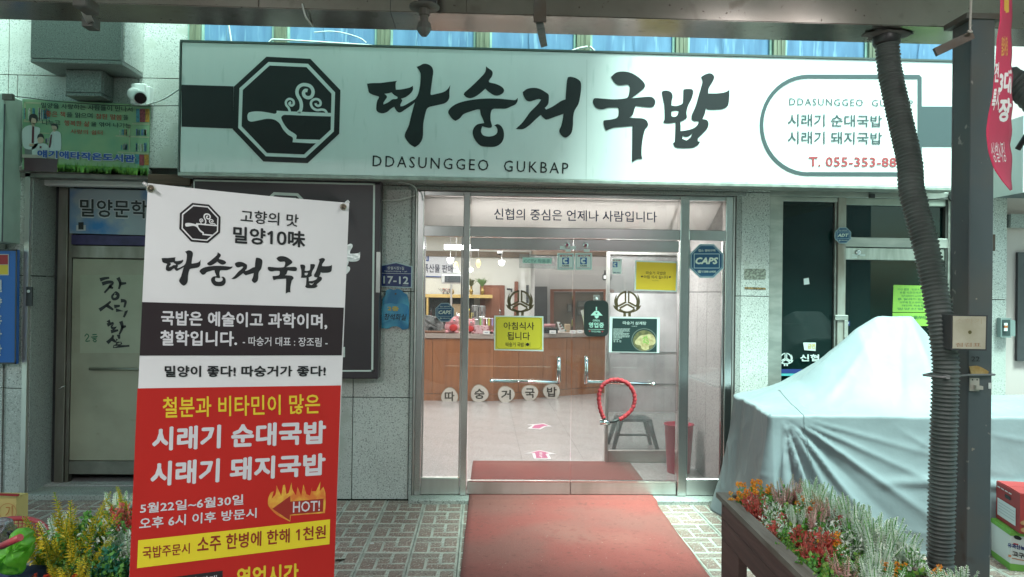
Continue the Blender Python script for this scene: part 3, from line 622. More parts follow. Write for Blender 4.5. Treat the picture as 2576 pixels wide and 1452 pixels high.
# dark bar of wood beside it, blue vertical sign and pale shutter box at the left edge
o = MB().box(X(371, 6.0), X(478, 6.0), 5.97, 6.04, Z(466, 6.0, 420), Z(440, 6.0, 420), bev=.003).build('timber_bracket', M('timber_brown', (.10, .055, .035), .7, var=.4, vscale=12, stretch=(.3, 1, 4))); tag(o, 'short brown timber block under the left end of the big sign', 'bracket')
P = YP(5.98)
bs = slab('vertical_sign', M('sign_blue', (.008, .10, .38), .4), None, P, [(-70, 628), (50, 629), (47, 915), (-70, 914)], .03, 0); tag(bs, 'blue vertical shop sign with white letters cut off at the left edge', 'sign')
multi('sign_frame', darkmetal, bs, P, [[(46, 629), (50, 629), (47, 915), (43, 915)], [(-70, 628), (50, 628), (50, 632), (-70, 632)], [(-70, 911), (47, 911), (47, 915), (-70, 915)]], .034)
multi('flag_emblem', wh, bs, P, [rrect(-30, 640, 29, 693, 2)], .033); multi('flag_emblem', M('red_print', (.35, .015, .02), .5), bs, P, [[(-28, 642), (27, 642), (27, 666), (-28, 666)]], .0345); multi('flag_emblem', M('yellow_print', (.62, .44, .03), .5), bs, P, [[(-28, 667), (27, 667), (27, 691), (-28, 691)]], .0345)
for ch, ya, yb in (('밀', 704, 735), ('양', 748, 778), ('홍', 791, 818), ('다', 827, 855), ('판', 866, 894)): text(ch, wh, bs, P, (-16, ya, 12, yb), .03, .034)
sb = MB().box(-5, X(21, 5.9), 5.82, 6.04, Z(612, 5.9, 10), Z(240, 5.9, 10), bev=.01).build('shutter_box', M('shutter_green', (.36, .44, .38), .5, var=.2, vscale=4)); tag(sb, 'pale green metal box on the wall at the left edge', 'box')
MB().box(X(2, 5.82), X(5, 5.82), 5.816, 5.82, Z(608, 5.82, 10), Z(262, 5.82, 10)).build('seam', darkmetal, sb)
MB().box(X(0, 5.8), X(25, 5.8), 5.78, 5.815, Z(252, 5.8, 10), Z(237, 5.8, 10)).build('hinge_plate', rust, sb)
cable('cable', pc([(14, 241), (60, 245), (150, 256), (300, 266), (455, 266)], 5.93), .0035, cable_k, 'thin dark wire strung across the library signboard')
o = MB().box(X(20, 5.98), X(35, 5.98), 5.96, 6.04, Z(470, 5.98, 25), Z(430, 5.98, 25)).build('hinge', rust); tag(o, 'rusty hinge on the granite above the blue vertical sign', 'hinge')
o = MB().box(X(72, FY), X(87, FY), FY-.035, FY-.018, Z(770, FY, 80), Z(722, FY, 80)).build('door_plate', darkmetal); tag(o, 'small dark metal plate on the granite beside the stair entrance', 'plate')
MB().lathe([(.012, 0), (.012, .006)], (X(79, FY), FY-.042, Z(733, FY, 80)), 12, axis='Y').build('button', alu, o)
# security camera
cc = thing('security_camera', 'white dome-hooded security camera on a square wall bracket', 'security camera', (-2.72, 5.9, 3.05))
MB().box(X(322, 5.95), X(358, 5.95), 5.93, 6.03, Z(264, 5.95, 340), Z(211, 5.95, 340), bev=.008).build('wall_box', M('plastic_white', (.72, .73, .71), .4), cc)
MB().box(X(359, 5.97), X(370, 5.97), 5.96, 6.03, Z(262, 5.97, 340), Z(217, 5.97, 340), bev=.004).build('side_plate', M('plastic_white'), cc)
c0 = at(336, 236, 5.90); c1 = at(353, 247, 5.74); d = (c1-c0)
MB().tube([c0-d*.1, c0, c0+d*.5, c1], [.03, .047, .050, .048], 18).build('camera_body', M('plastic_white'), cc)
MB().tube([c1-d*.02, c1+d*.06], [.042, .040], 18).build('lens', M('lens_dark', (.015, .008, .012), .1), cc)
MB().lathe([(.03, 0), (.034, .03), (.03, .06)], (c0.x, 5.88, c0.z+.01), 16, axis='Y').build('mount', M('plastic_white'), cc)
cable('cable', pc([(338, 262), (355, 264), (375, 262), (410, 250), (440, 232), (456, 220)], 5.90), .006, cable_w, 'white cable sagging from the security camera to the big sign')

# ---------------- big sign ------------------------------------------------------
SY = 5.75
bsn = thing('shop_sign', 'long white illuminated signboard with black brush lettering and pot emblem', 'sign', (0.7, SY, 2.53))
sx0, sx1, z0, z1 = -2.285, 3.70, 2.528, 3.505
MB().box(sx0, sx1, SY, FY-.08, z0, z1, bev=.004).build('sign_box', white, bsn)
MB().box(sx0-.012, sx1, SY-.006, FY-.07, z1, z1+.016).box(sx0-.014, sx0-.002, SY-.006, FY-.07, z0-.01, z1).build('sign_frame', M('frame_dark_edge', (.12, .14, .13), .4, .5), bsn)
MB().box(sx0-.012, sx1, SY-.008, SY+.10, z0-.028, z0-.002, bev=.003).box(sx0, sx1, SY+.11, FY-.06, z0-.018, z0-.002).build('bottom_rail', M('sign_rail', (.40, .43, .39), .5, .4, var=.3, vscale=12), bsn)
P = YP(SY)
flat('black_band', black, bsn, P, [[(457, 213.5), (588, 217.5), (586, 324), (457, 319)]], .0025)
emblem(bsn, P, C, black, white, .003)
for g in BRUSH: flat('brush_letter', ink, bsn, P, g, .003)
text('DDASUNGGEO  GUKBAP', ink, bsn, P, [(938, 391), (1430, 410), (1429, 438), (937, 419)], -.004, space=1.28)
gy = M('glare_washed_black', (.075, .10, .105), .4)  # black print, the wash of glare over it painted in as grey
def J(x, y): return ((2200+x/1.406)/1.5652, (y/1.406)/1.5652)
def arc(cx, cy, r, a0, a1, n, ry=None): return [(cx+r*cos(radians(a0+(a1-a0)*k/n)), cy+(ry or r)*sin(radians(a0+(a1-a0)*k/n))) for k in range(n+1)]
outer = [J(1995, 415), J(2009, 429), J(2009, 590), J(2197, 590), J(2197, 812), J(2009, 812), J(2009, 976), J(1380, 974)]+[J(x, y) for x, y in arc(1380, 694, 268, 90, 270, 22, 280)]
inner = [J(1986, 438), J(1986, 954), J(1380, 953)]+[J(x, y) for x, y in arc(1380, 694, 248, 90, 270, 22, 260)]
outer = [(x, y) for x, y in outer]; outer[3:6] = [J(2400, 592), J(2400, 814), J(2009, 812)]
flat('capsule_frame', gy, bsn, P, [outer, inner], .003)
text('DDASUNGGEO  GUKBAP', gy, bsn, P, [J(1276, 544), J(1960, 556), J(1960, 592), J(1276, 583)], -.006, space=1.2)
text('시래기 순대국밥', gy, bsn, P, [J(1268, 630), J(1789, 640), J(1789, 704), J(1268, 700)], .012)
text('시래기 돼지국밥', gy, bsn, P, [J(1268, 726), J(1789, 734), J(1789, 800), J(1268, 796)], .012)
rd = M('sign_redtext', (.42, .07, .08), .45)
text('T. 055-353-8833', rd, bsn, P, [J(1382, 868), J(1950, 874), J(1950, 926), J(1382, 922)], .02)
seamm = M('vinyl_seam', (.45, .50, .48), .4)
for sx in (1476,): multi('vinyl_seam', seamm, bsn, P, [[(sx, 150), (sx+.8, 150), (sx-1.4, 462), (sx-2.2, 462)]], .0012)
cable('cable', pc([(1001, 458), (1030, 463), (1046, 474), (1050, 494)], 5.92), .005, cable_w, 'white cable drooping from under the sign to the door frame corner')
cable('cable', pc([(945, 507), (960, 504), (1000, 503), (1045, 492)], 6.0), .0045, cable_w, 'white cable crossing the pier beside the dark signboard')
# ---------------- dark signboard behind the banner ------------------------------
BY = 5.9; P = YP(BY)
db = thing('dark_signboard', 'dark brown signboard with thin white frame, mostly hidden by the standing banner', 'sign', (-1.5, BY, 1.1))
slab('board', M('board_brown', (.050, .038, .044), .4, var=.2, vscale=2), db, P, [(482, 462), (952, 462), (950, 950), (482, 950)], .0012, .0005)
MB().box(X(480, BY), X(954, BY), BY, FY-.01, Z(952, BY, 800), Z(452, BY, 800), bev=.004).build('board_case', M('board_brown'), db)
fw = M('frame_white', (.62, .66, .62), .4)
multi('frame_line', fw, db, P, [[(487, 452), (944, 462), (944, 466), (487, 456)], [(939, 462), (944, 462), (939, 935), (934, 935)], [(487, 932), (939, 931), (939, 935), (487, 936)], [(487, 452), (490, 452), (490, 934), (487, 934)]], .003)
slv = M('silver_letters', (.62, .66, .65), .3, .5, bump=.4, bscale=25)
for g in brush_on([(470, 601), (906, 613), (906, 727), (470, 715)]): flat('brush_letter', slv, db, P, g, .003)
def Cm(cx, cy, k): return lambda p: (cx+(p[0]-725)*k, cy+(p[1]-740)*k)
emblem(db, P, Cm(717, 558, .112), M('frame_white'), M('board_brown'), .002)
text('밀양본점', fw, db, P, (740, 873, 868, 899), .03)
MB().box(X(945, 5.88), X(955, 5.88), BY-.012, BY-.001, Z(736, 5.88, 950), Z(634, 5.88, 950)).build('hinge_strip', alu, db)
# ---------------- glass entrance ---------------------------------------------
P = YP(DY)
def dx(px): return X(px, DY)
def dz(py, px=1440): return Z(py, DY, px)
zs0 = .034
sill = MB().box(-.56, 2.06, FY-.13, FY+.22, -.03, .032, bev=.006); sill.build('door_sill', M('step_granite'), bld)
frame = MB()
def fb(x0, x1, y0, y1, yo=0., d=.05, b=.004): frame.box(dx(x0), dx(x1), DY-d+yo, DY+.04, dz(y1), dz(y0), bev=b)
zT = 2.462
ents = []
def post(a, b, d=.05, z0=zs0, z1=zT, nm='door_post', m=steel): MB().box(dx(a), dx(b), DY-d, DY+.05, z0, z1, bev=.004).build(nm, m, bld)
post(1049, 1065, .045); post(1164, 1180, .055); post(1706, 1728, .055); post(1820, 1838, .045)
MB().box(-.575+.03, dx(1049)-.002, FY+.0, DY+.04, zs0, zT, bev=.003).build('jamb_trim', steel_b, bld)
MB().box(dx(1838)+.002, 2.04, FY+.0, DY+.04, zs0, zT, bev=.003).build('jamb_trim', steel_b, bld)
for a, b in ((1065, 1164), (1180, 1706), (1728, 1820)):
    MB().box(dx(a)+.001, dx(b)-.001, DY-.035, DY+.04, dz(500), zT, bev=.003).build('head_rail', steel, bld)
    MB().box(dx(a)+.001, dx(b)-.001, DY-.045, DY+.04, dz(601), dz(575), bev=.003).build('transom_rail', steel, bld)
for a, b in ((1066, 1163), (1181, 1705), (1729, 1819)):
    MB().box(dx(a), dx(b), DY-.004, DY+.004, dz(574), dz(501)).build('transom_glass', glass, bld)
    xa_, xb_ = dx(a)-.04, dx(b)+.06; MB().hexa([(xa_, 6.16, 2.475), (xb_, 6.16, 2.475), (xb_, 6.62, 2.225), (xa_, 6.62, 2.225), (xa_, 6.16, 2.50), (xb_, 6.16, 2.50), (xb_, 6.62, 2.25), (xa_, 6.62, 2.25)]).build('transom_board', M('board_white', (.80, .78, .76), .6, var=.05, vscale=3, trans=.6), bld)
for a, b, nm in ((1066, 1163, 'l'), (1729, 1819, 'r')):
    MB().box(dx(a), dx(b), DY-.035, DY+.03, zs0+.002, dz(1201), bev=.004).build('bottom_rail', steel_b, bld)
    MB().box(dx(a), dx(b), DY-.004, DY+.004, dz(1200), dz(602)).build('side_glass', glass, bld)
    MB().box(dx(a), dx(a)+.012, DY-.02, DY+.02, dz(1200), dz(602)).box(dx(b)-.012, dx(b), DY-.02, DY+.02, dz(1200), dz(602)).build('glazing_bead', steel, bld)
ld = []
for a, b, hs in ((1182, 1439, 1), (1441, 1704, -1)):
    dr = MB().box(dx(a), dx(b), DY-.012, DY-.002, dz(1208), dz(633)).build('glass_door', glass, bld)
    MB().box(dx(a), dx(b), DY-.032, DY+.018, zs0+.006, dz(1209), bev=.003).build('bottom_rail', steel_b, dr)
    MB().box(dx(a), dx(b), DY-.034, DY-.030, dz(1209)-.006, dz(1209)+.004).build('rail_edge', chrome, dr)
    MB().box(dx(a), dx(b), DY-.032, DY+.018, dz(632), dz(603), bev=.003).build('top_rail', steel, dr)
    lk = 1424 if hs == 1 else 1470
    MB().lathe([(.012, 0), (.022, .004), (.022, .012)], (dx(lk), DY-.045, dz(617)), 16, axis='Y').build('lock', chrome, dr)
    for q in ((lk-18 if hs == 1 else lk-38, 620, 14, 8), (lk-4, 627, 14, 7)): MB().box(dx(q[0]), dx(q[0]+q[2]), DY-.0335, DY-.0325, dz(q[1]+q[3]), dz(q[1])).build('rail_sticker', M('sticker_white', (.6, .66, .63), .5), dr)
    # L-shaped pull: vertical stub and long horizontal bar
    if hs == 1: pts = [(1406, 903), (1406, 958)]; bar = [(1237, 958), (1406, 962)]
    else: pts = [(1475, 902), (1475, 962)]; bar = [(1477, 961), (1643, 966)]
    yh = DY-.062; h = MB(); r = .0155
    v0, v1 = at(*pts[0], yh), at(*pts[1], yh); b0, b1 = at(*bar[0], yh), at(*bar[1], yh)
    h.tube([v0+Vector((0, .05, 0)), v0+Vector((0, .012, .004)), v0+Vector((0, 0, -.01)), (v0+v1)/2, v1, v1+Vector((0, .012, -.006)), v1+Vector((0, .05, -.006))], r, 12)
    h.tube([b0, b1], r*.85, 12); e = b0 if hs == 1 else b1
    h.lathe([(.0, -.014), (.017, -.013), (.017, .0), (.011, .002), (.011, .05)], (e.x, yh, e.z), 14, axis='Y'); h.build('pull_handle', chrome, dr)
    ld.append(dr)
# writing on the transom board
seri = M('transom_ink', (.012, .03, .075), .5)
text('신협의 중심은 언제나 사람입니다', seri, bld, P, [(1243, 524), (1652, 533), (1652, 560), (1243, 553)], .010, off=.006, name='lettering')
# inside vestibule wall on the right: grey granite tiles, plus ceiling
gi = M('granite_inside', (.55, .52, .51), .5, var=.08, vscale=3, speck=[(95, .56, .64, (.30, .28, .28))], bump=.06, bscale=90)
vw = thing('vestibule', 'granite lined side wall of the vestibule behind the right door', 'wall', (2.0, 6.6, 0))
for y0, y1 in ((6.16, 6.62), (6.625, 6.92), (6.925, 7.5)):
    for a, b in ((.05, .88), (.885, 1.685), (1.69, 2.6)): MB().box(1.985, 2.02, y0, y1, a, b, bev=.002).build('granite_panel', gi, vw)
MB().box(2.02, 2.06, 6.16, 7.5, 0, 2.7).build('wall', mortar, vw)
MB().box(dx(1838), 2.06, DY+.045, 6.155, 0, 2.6).build('return', gi, vw)
MB().box(-1.06, -1.02, 6.16, 7.5, .02, 2.75).build('wall', M('inside_white', (.72, .71, .70), .7), vw)

# ---------------- interior ----------------------------------------------------
fm = M('floor_tile_inside', (.50, .475, .47), .22, var=.10, vscale=3, speck=[(120, .52, .62, (.34, .31, .31)), (60, .60, .68, (.60, .58, .57))], rvar=.06)
flr = struct(MB().box(-4.2, 6, 6.25, 17, -.02, .0445).build('room_floor', M('grout', (.27, .25, .25), .8)))
random.seed(4); tm = []
me0 = MB().box(0, .598, 0, .598, 0, .005).build('tmp', fm); meT = me0.data; bpy.data.objects.remove(me0)
ang = radians(-1.5)
for i in range(-4, 9):
    for j in range(0, 14):
        x, y = -2.9+.6*i+.9, 6.27+.6*j
        if y > 12.8 or abs(x+.3)/(y+.3) > .55: continue
        if y > 11.6 and x < .2: continue
        o = link('floor_tile', meT, flr); o.location = (x, y, .045)
wht = M('inside_white'); wd = M('counter_wood', (.37, .145, .055), .38, col2=(.27, .10, .04), vscale=3, stretch=(6, 6, .5), lo=.3, hi=.7, detail=8)
wd2 = M('door_wood', (.24, .085, .05), .45, col2=(.19, .06, .035), vscale=3, stretch=(6, 1, .6))
room = thing('dining_room', 'white walled dining room seen through the glass doors', 'room', (0, 10, 0))
MB().box(-4.2, -4.1, 6.3, 17, .05, 3.0).build('wall', wht, room)
MB().box(5.9, 6, 6.3, 17, .05, 3.0).build('wall', wht, room)
YB = 14.0
MB().box(-4.1, X(1335, YB), YB, YB+.1, .05, 2.85).build('wall', M('back_wall', (.62, .62, .58), .7), room)
MB().box(X(1335, YB), X(1335, YB)+.08, YB+.1, 16.5, .05, 2.85).build('wall', wht, room)
MB().box(X(1335, YB), 5.9, 16.5, 16.6, .05, 2.85).build('wall', M('far_wall', (.40, .39, .40), .7), room)
MB().box(-4.2, 6, 6.2, 12.4, 2.75, 2.85).build('ceiling', M('ceiling_white', (.66, .65, .62), .8), room)
MB().box(-4.2, 6, 12.4, 17, 2.85, 2.9).build('ceiling', M('ceiling_white'), room)
MB().box(X(1340, 12.2), 5.9, 12.0, 12.35, 2.56, 2.75).build('ceiling_beam', M('beam_brown', (.17, .125, .09), .6, var=.3, vscale=5), room)
MB().box(X(1335, 13.8), 5.9, 13.4, 13.8, 2.35, 2.85).build('ceiling_beam', M('beam_brown'), room)
MB().box(-4.1, X(1330, YB), YB-.06, YB, 2.32, 2.42).build('cornice', M('beam_brown'), room)
MB().box(-4.2, 6, 6.2, 6.28, 2.47, 2.85).build('wall', wht, room)
MB().box(2.06, 5.95, 7.5, 7.55, .05, 2.85).build('wall', wht, room)
MB().box(-4.15, -1.06, 7.45, 7.5, .05, 2.85).build('wall', wht, room)

def counter():
    t = thing('counter', 'long brown wood panelled service counter with a pale top', 'counter', (0, 11.3, .05))
    P0, P1, P2 = (-3.9, 11.24), (X(1240, 11.24, 1015), 11.24), (X(1535, 12.35, 990), 12.35); H = 1.045
    segs = [(P0, P1, 9), (P1, P2, 5)]
    for (a, b, n) in segs:
        ax, ay = a; bx_, by_ = b; L_ = hypot(bx_-ax, by_-ay); ux, uy = (bx_-ax)/L_, (by_-ay)/L_; nx_, ny_ = uy, -ux
        def bo(s0, s1, d0, d1, z0, z1): 
            p = [(ax+ux*s+nx_*d, ay+uy*s+ny_*d) for s, d in ((s0, d0), (s1, d0), (s1, d1), (s0, d1))]
            return [(x, y, z0) for x, y in p]+[(x, y, z1) for x, y in p]
        for k in range(n):
            MB().hexa(bo(L_*k/n+.003, L_*(k+1)/n-.003, .0, -.03, .155, H-.075)).build('counter_panel', wd, t)
        MB().hexa(bo(0, L_, -.035, -.6, .05, H-.07)).build('carcass', M('counter_dark', (.05, .025, .015), .6), t)
        MB().hexa(bo(0, L_, .004, -.03, .05, .148)).build('plinth', wd, t)
        MB().hexa(bo(0, L_, .03, -.65, H-.068, H)).build('counter_top', M('counter_top', (.40, .33, .29), .35, var=.1), t)
    return t
counter(); CH = 1.045
# five round log slices with hand-painted syllables leaning on the counter
disc = M('log_slice', (.60, .56, .50), .6, var=.12, vscale=9); bark = M('bark_edge', (.34, .28, .21), .9)
for i, (px, py, r, ch, yy) in enumerate(((1131, 997, 20, '따', 11.15), (1206, 991, 21, '숭', 11.15), (1273, 993, 20, '거', 11.12), (1333, 989, 19.5, '국', 11.33), (1388, 986, 20, '밥', 11.58))):
    t = thing('log_slice', 'round pale log slice painted with the syllable %s, leaning on the counter' % ch, 'sign', tuple(at(px, py+r, yy)), 'log slices with painted syllables along the counter')
    PP = YP(yy); random.seed(i)
    sh_ = [(px+r*(1+.05*sin(3*a+i)+.03*cos(2*a))*cos(a), py+r*(1.02+.05*sin(3*a+i))*sin(a)) for a in [2*pi*k/26 for k in range(26)]]
    slab('wood_face', disc, t, PP, sh_, .004, .0); slab('bark', bark, t, PP, [(px+(x-px)*1.06, py+(y-py)*1.06) for x, y in sh_], .035, -.037)
    text(ch, M('brush_brown', (.02, .015, .008), .6), t, PP, (px-r*.62, py-r*.62, px+r*.62, py+r*.62), .03, .006)
# floor arrows
wv = M('arrow_white', (.72, .70, .71), .5); pk = M('arrow_pink', (.50, .08, .22), .5)
def G(p): return ((1650+p[0]/2.7925)/1.5652, (1340+p[1]/2.7925)/1.5652)
GP = Pl((0, 0, .052), (0, 0, 1))
for nm, o_, i_ in (('pink and white arrow sticker pointing ahead, nearest the doors on the floor', [(1165,1247),(1325,1208),(1508,1250),(1425,1255),(1452,1307),(1262,1303),(1245,1245)], [(1225,1240),(1325,1215),(1430,1243),(1390,1252),(1420,1297),(1290,1297),(1275,1240)]),
                   ('pink and white arrow sticker bending right, farther in on the floor', [(1185,930),(1375,915),(1462,948),(1395,950),(1335,980),(1190,970),(1250,937)], [(1272,935),(1365,922),(1422,942),(1375,945),(1320,972),(1238,965),(1262,942)])):
    o = slab('floor_arrow', wv, None, GP, [G(p) for p in o_], .001, 0); tag(o, nm, 'arrow sticker', 'arrow stickers on the room floor')
    flat('arrow_print', pk, o, GP, [[G(p) for p in i_]], .0018)
    if o_[0][0] == 1165: multi('lettering', wv, o, GP, [[G(p) for p in stroke(s_, 6, 2)] for s_ in ([(1320, 1233), (1352, 1236)], [(1335, 1240), (1335, 1250)], [(1322, 1252), (1340, 1248), (1356, 1254)], [(1325, 1265), (1350, 1262)], [(1322, 1275), (1355, 1278)], [(1338, 1280), (1350, 1293)])], .0024)
# back wall items
P = YP(YB-.02)
def N(x, y): return ((1650+x/3.63)/1.5652, (960+y/3.63)/1.5652)
def nq(x0, y0, x1, y1): return [N(x0, y0), N(x1, y0), N(x1, y1), N(x0, y1)]
o = slab('wall_banner', M('wb_white', (.55, .57, .62), .6), None, P, [N(-60, 85), N(520, 128), N(515, 488), N(-60, 470)], .01, 0); tag(o, 'white cloth banner with blue edge hung high on the back wall', 'banner')
bl = M('wb_blue', (.03, .07, .24), .6)
multi('banner_edge', bl, o, P, [[N(-60, 88), N(520, 130), N(520, 148), N(-60, 106)], [N(-60, 455), N(515, 472), N(515, 488), N(-60, 470)], smooth([N(85, 150), N(130, 160), N(142, 195), N(140, 252), N(60, 250), N(60, 150)], 2)], .012)
text('특산물 판매', M('wb_ink', (.02, .02, .05), .6), o, P, [N(60, 285), N(482, 305), N(482, 415), N(60, 412)], .02, .014)
text('업', wb_ := M('wb_white'), o, P, nq(92, 180, 122, 228), .02, .015)
wsh = thing('wall_shelf', 'yellow pine shelf unit carrying vases along the back wall', 'shelf', (-1, 13.7, 0))
pine = M('pine', (.55, .38, .13), .5, var=.2, vscale=6, stretch=(.5, 4, 4))
SZ = Z(747/1.0, 13.6, 1150) if False else at(*N(560, 725), 13.6).z
MB().box(-3.5, X(N(1048, 0)[0], 13.6), 13.4, 13.95, SZ-.06, SZ, bev=.004).build('shelf_board', pine, wsh)
for a in (82, 120): MB().box(X(N(a, 0)[0], 13.6), X(N(a+(12 if a == 82 else 24), 0)[0], 13.6), 13.4, 13.9, .05, SZ-.062).build('upright', pine, wsh)
MB().box(X(N(146, 0)[0], 13.7), X(N(785, 0)[0], 13.7), 13.75, 13.95, 1.0, SZ-.065).build('dark_back', M('shelf_dark', (.035, .035, .04), .4), wsh)
MB().box(X(N(480, 0)[0], 13.6), X(N(600, 0)[0], 13.6), 13.5, 13.7, .9, at(*N(480, 860), 13.6).z).build('cabinet', M('shelf_tan', (.30, .21, .12), .6), wsh)
def vase(px, h, lab, col, k):
    c = at(*N(px, 722), 13.6); t = thing('vase', lab, 'vase', (c.x, 13.6, SZ)); q_ = .36
    MB().lathe([(r_*q_, z_*q_) for r_, z_ in ((.055, 0), (.085, .02), (.07, .09), (.10, .14), (.10, .20), (.06, .27), (.045, .34), (.06, .40), (.055, .41))], (c.x, 13.6, SZ), 16).build('vase_body', M('vase_gold', (.42, .30, .08), .35, .5, col2=(.08, .05, .03), vscale=60), t)
    mb = MB(); random.seed(k)
    for j in range(34):
        a = random.uniform(0, 2*pi); l = random.uniform(.10, .21); e = random.uniform(.15, .9)
        p0 = Vector((c.x, 13.6, SZ+.14)); p1 = p0+Vector((cos(a)*l*e*.6, sin(a)*l*e*.6, l*.6)); p2 = p0+Vector((cos(a)*l*e*1.2, sin(a)*l*e, l*(1-.35*e)))
        w = Vector((.006, .0, .003)); mb.add([p0-w, p0+w, p1+w*1.6, p2, p1-w*1.6], [(0, 1, 2, 4), (4, 2, 3)])
    mb.build('leaves', col, t, fix=False)
vase(745, 1, 'gold patterned vase with a dry brown-green plant, middle of the pine shelf', M('dry_leaf', (.10, .11, .06), .7), 1)
vase(905, 1, 'gold patterned vase with a fresh green plant near the shelf end', M('fresh_leaf', (.09, .16, .05), .7), 2)
c = at(*N(470, 710), 13.6); o = MB().lathe([(.015, 0), (.037, .02), (.042, .045), (.03, .08), (.018, .09), (.022, .10)], (c.x, 13.6, SZ), 16).build('brass_bowl', M('vase_gold')); tag(o, 'round brass pot on the pine shelf behind the price display', 'pot')
c = at(*N(375, 710), 13.6); mb = MB(); random.seed(5)
for k in range(14):
    a = random.uniform(-1.2, 1.2); p = Vector((c.x+random.uniform(-.06, .06), 13.6, SZ)); mb.tube([p, p+Vector((sin(a)*.04, .02, .05)), p+Vector((sin(a)*.08-.02, 0, .10))], .004, 5)
for k in range(7): mb.blob((c.x+random.uniform(-.06, .06), 13.58, SZ+random.uniform(.03, .10)), (.009, .009, .009), 1, 8, 5)
o = mb.build('twig_ornament', [darkmetal, M('berry_red', (.45, .05, .03))]); tag(o, 'small dark twig ornament with red berries on the pine shelf', 'ornament')
# brown door in the back wall
wdz = thing('back_door', 'plain reddish brown wooden door in the back wall', 'door', (X(1238, YB), YB, .05))
PB = YP(YB-.03); xa, xb = at(*N(868, 1000), YB).x, at(*N(1220, 1000), YB).x
MB().box(xa, xb, YB-.03, YB-.002, .05, at(*N(1000, 592), YB).z, bev=.005).build('door_frame', wd2, wdz)
MB().box(xa+.09, xb-.09, YB-.05, YB-.032, .05, at(*N(1000, 625), YB).z, bev=.005).build('door_leaf', M('door_wood_light', (.30, .115, .065), .5, var=.15, vscale=3, stretch=(4, 1, .5)), wdz)
MB().tube([at(*N(1155, 935), YB-.08), at(*N(1155, 1005), YB-.08)], .012, 8).build('door_handle', steel, wdz)
wdz = thing('side_door', 'narrow brown wooden door beside the corner of the white wall', 'door', (X(1375, YB), YB, .05))
# corner wall with pinned papers and second door region
xr = at(*N(1362, 700), YB-.03).x
MB().box(xr, at(*N(1415, 700), YB).x, YB-.04, YB-.004, .05, at(*N(1380, 540), YB).z).build('door_leaf', wd2, wdz)
MB().tube([at(*N(1310, 652), YB-.1), at(*N(1255, 648), YB-.1)], .02, 6).box(at(*N(1312, 650), YB-.1).x, at(*N(1335, 650), YB-.1).x, YB-.12, YB-.04, at(*N(1320, 690), YB).z, at(*N(1320, 640), YB).z).build('door_closer', darkmetal, wdz)
# lamps: two white glass domes, one small, two gold beehive lamps
lampw = M('lamp_white', (.9, .9, .9), .4, emit=(1, .98, .94), es=5); lampg = M('lamp_gold', (.9, .6, .15), .4, emit=(1, .62, .12), es=1.6)
for i, (px, py, r, yy, lab) in enumerate(((447, 205, 46, 11.8, 'white glass pendant lamp in front of the cloth banner'), (1182, 240, 44, 11.8, 'white glass pendant lamp right of the gold one, before the white wall'), (740, 352, 32, 12.8, 'smallest white glass pendant lamp, low behind the door post'))):
    c = at(*N(px, py), yy); rr = (at(*N(px+r, py), yy)-c).x
    t = thing('pendant_lamp', lab, 'lamp', (c.x, yy, c.z), 'white pendant lamps')
    MB().lathe([(rr*.95, 0), (rr*1.0, -rr*.5), (rr*.85, -rr*1.2), (rr*.45, -rr*1.6), (rr*.1, -rr*1.68)], (c.x, yy, c.z), 18).build('glass_shade', lampw, t)
    MB().tube([(c.x, yy, c.z), (c.x, yy, 2.75)], .006, 6).build('cord', M('cord_grey', (.4, .4, .4)), t)
for i, (px, py, yy, lab) in enumerate(((527, 283, 12.2, 'small glowing gold beehive lamp left of the door post'), (848, 250, 12.2, 'small glowing gold beehive lamp between the white pendants'))):
    c = at(*N(px, py), yy); t = thing('gold_lamp', lab, 'lamp', (c.x, yy, c.z), 'gold beehive lamps'); q_ = .30
    MB().lathe([(r_*q_, z_*q_) for r_, z_ in ((.03, .1), (.07, .05), (.075, -.02), (.11, -.06), (.115, -.14), (.09, -.2), (.08, -.23), (.05, -.27), (.05, -.32), (.02, -.34))], (c.x, yy, c.z), 14).build('lamp_shade', lampg, t)
    MB().tube([(c.x, yy, c.z), (c.x, yy, 2.75)], .005, 6).build('cord', M('cord_grey'), t)
# ceiling downlights
spots = [(1, 288, 316), (2, 375, 343), (3, 445, 371), (4, 1182, 377), (5, 1012, 477)]
for i, a, b in spots:
    px, py = (2050+a/3.63)/1.5652, (960+b/3.63)/1.5652
    zc = 2.745 if i != 5 else 2.845; p = fl(px, py, zc) if True else None
    if p.y > 12.3 and i != 5: p = p*1.0
    y_ = min(max(p.y, 7.5), 15.8); xx = at(px, py, y_).x
    t = MB().lathe([(.11, 0), (.10, -.012), (.01, -.013)], (xx, y_, zc), 18).build('downlight', M('downlight_glow', (1, 1, 1), emit=(1, .97, .9), es=9))
    tag(t, ('round white downlight, farthest left in the ceiling', 'round white downlight, second from the left in the ceiling', 'round white downlight, third from the left in the ceiling', 'round white downlight left of the wall mounted screen', 'round white downlight behind the brown ceiling beam')[i-1], 'ceiling light', 'ceiling downlights')
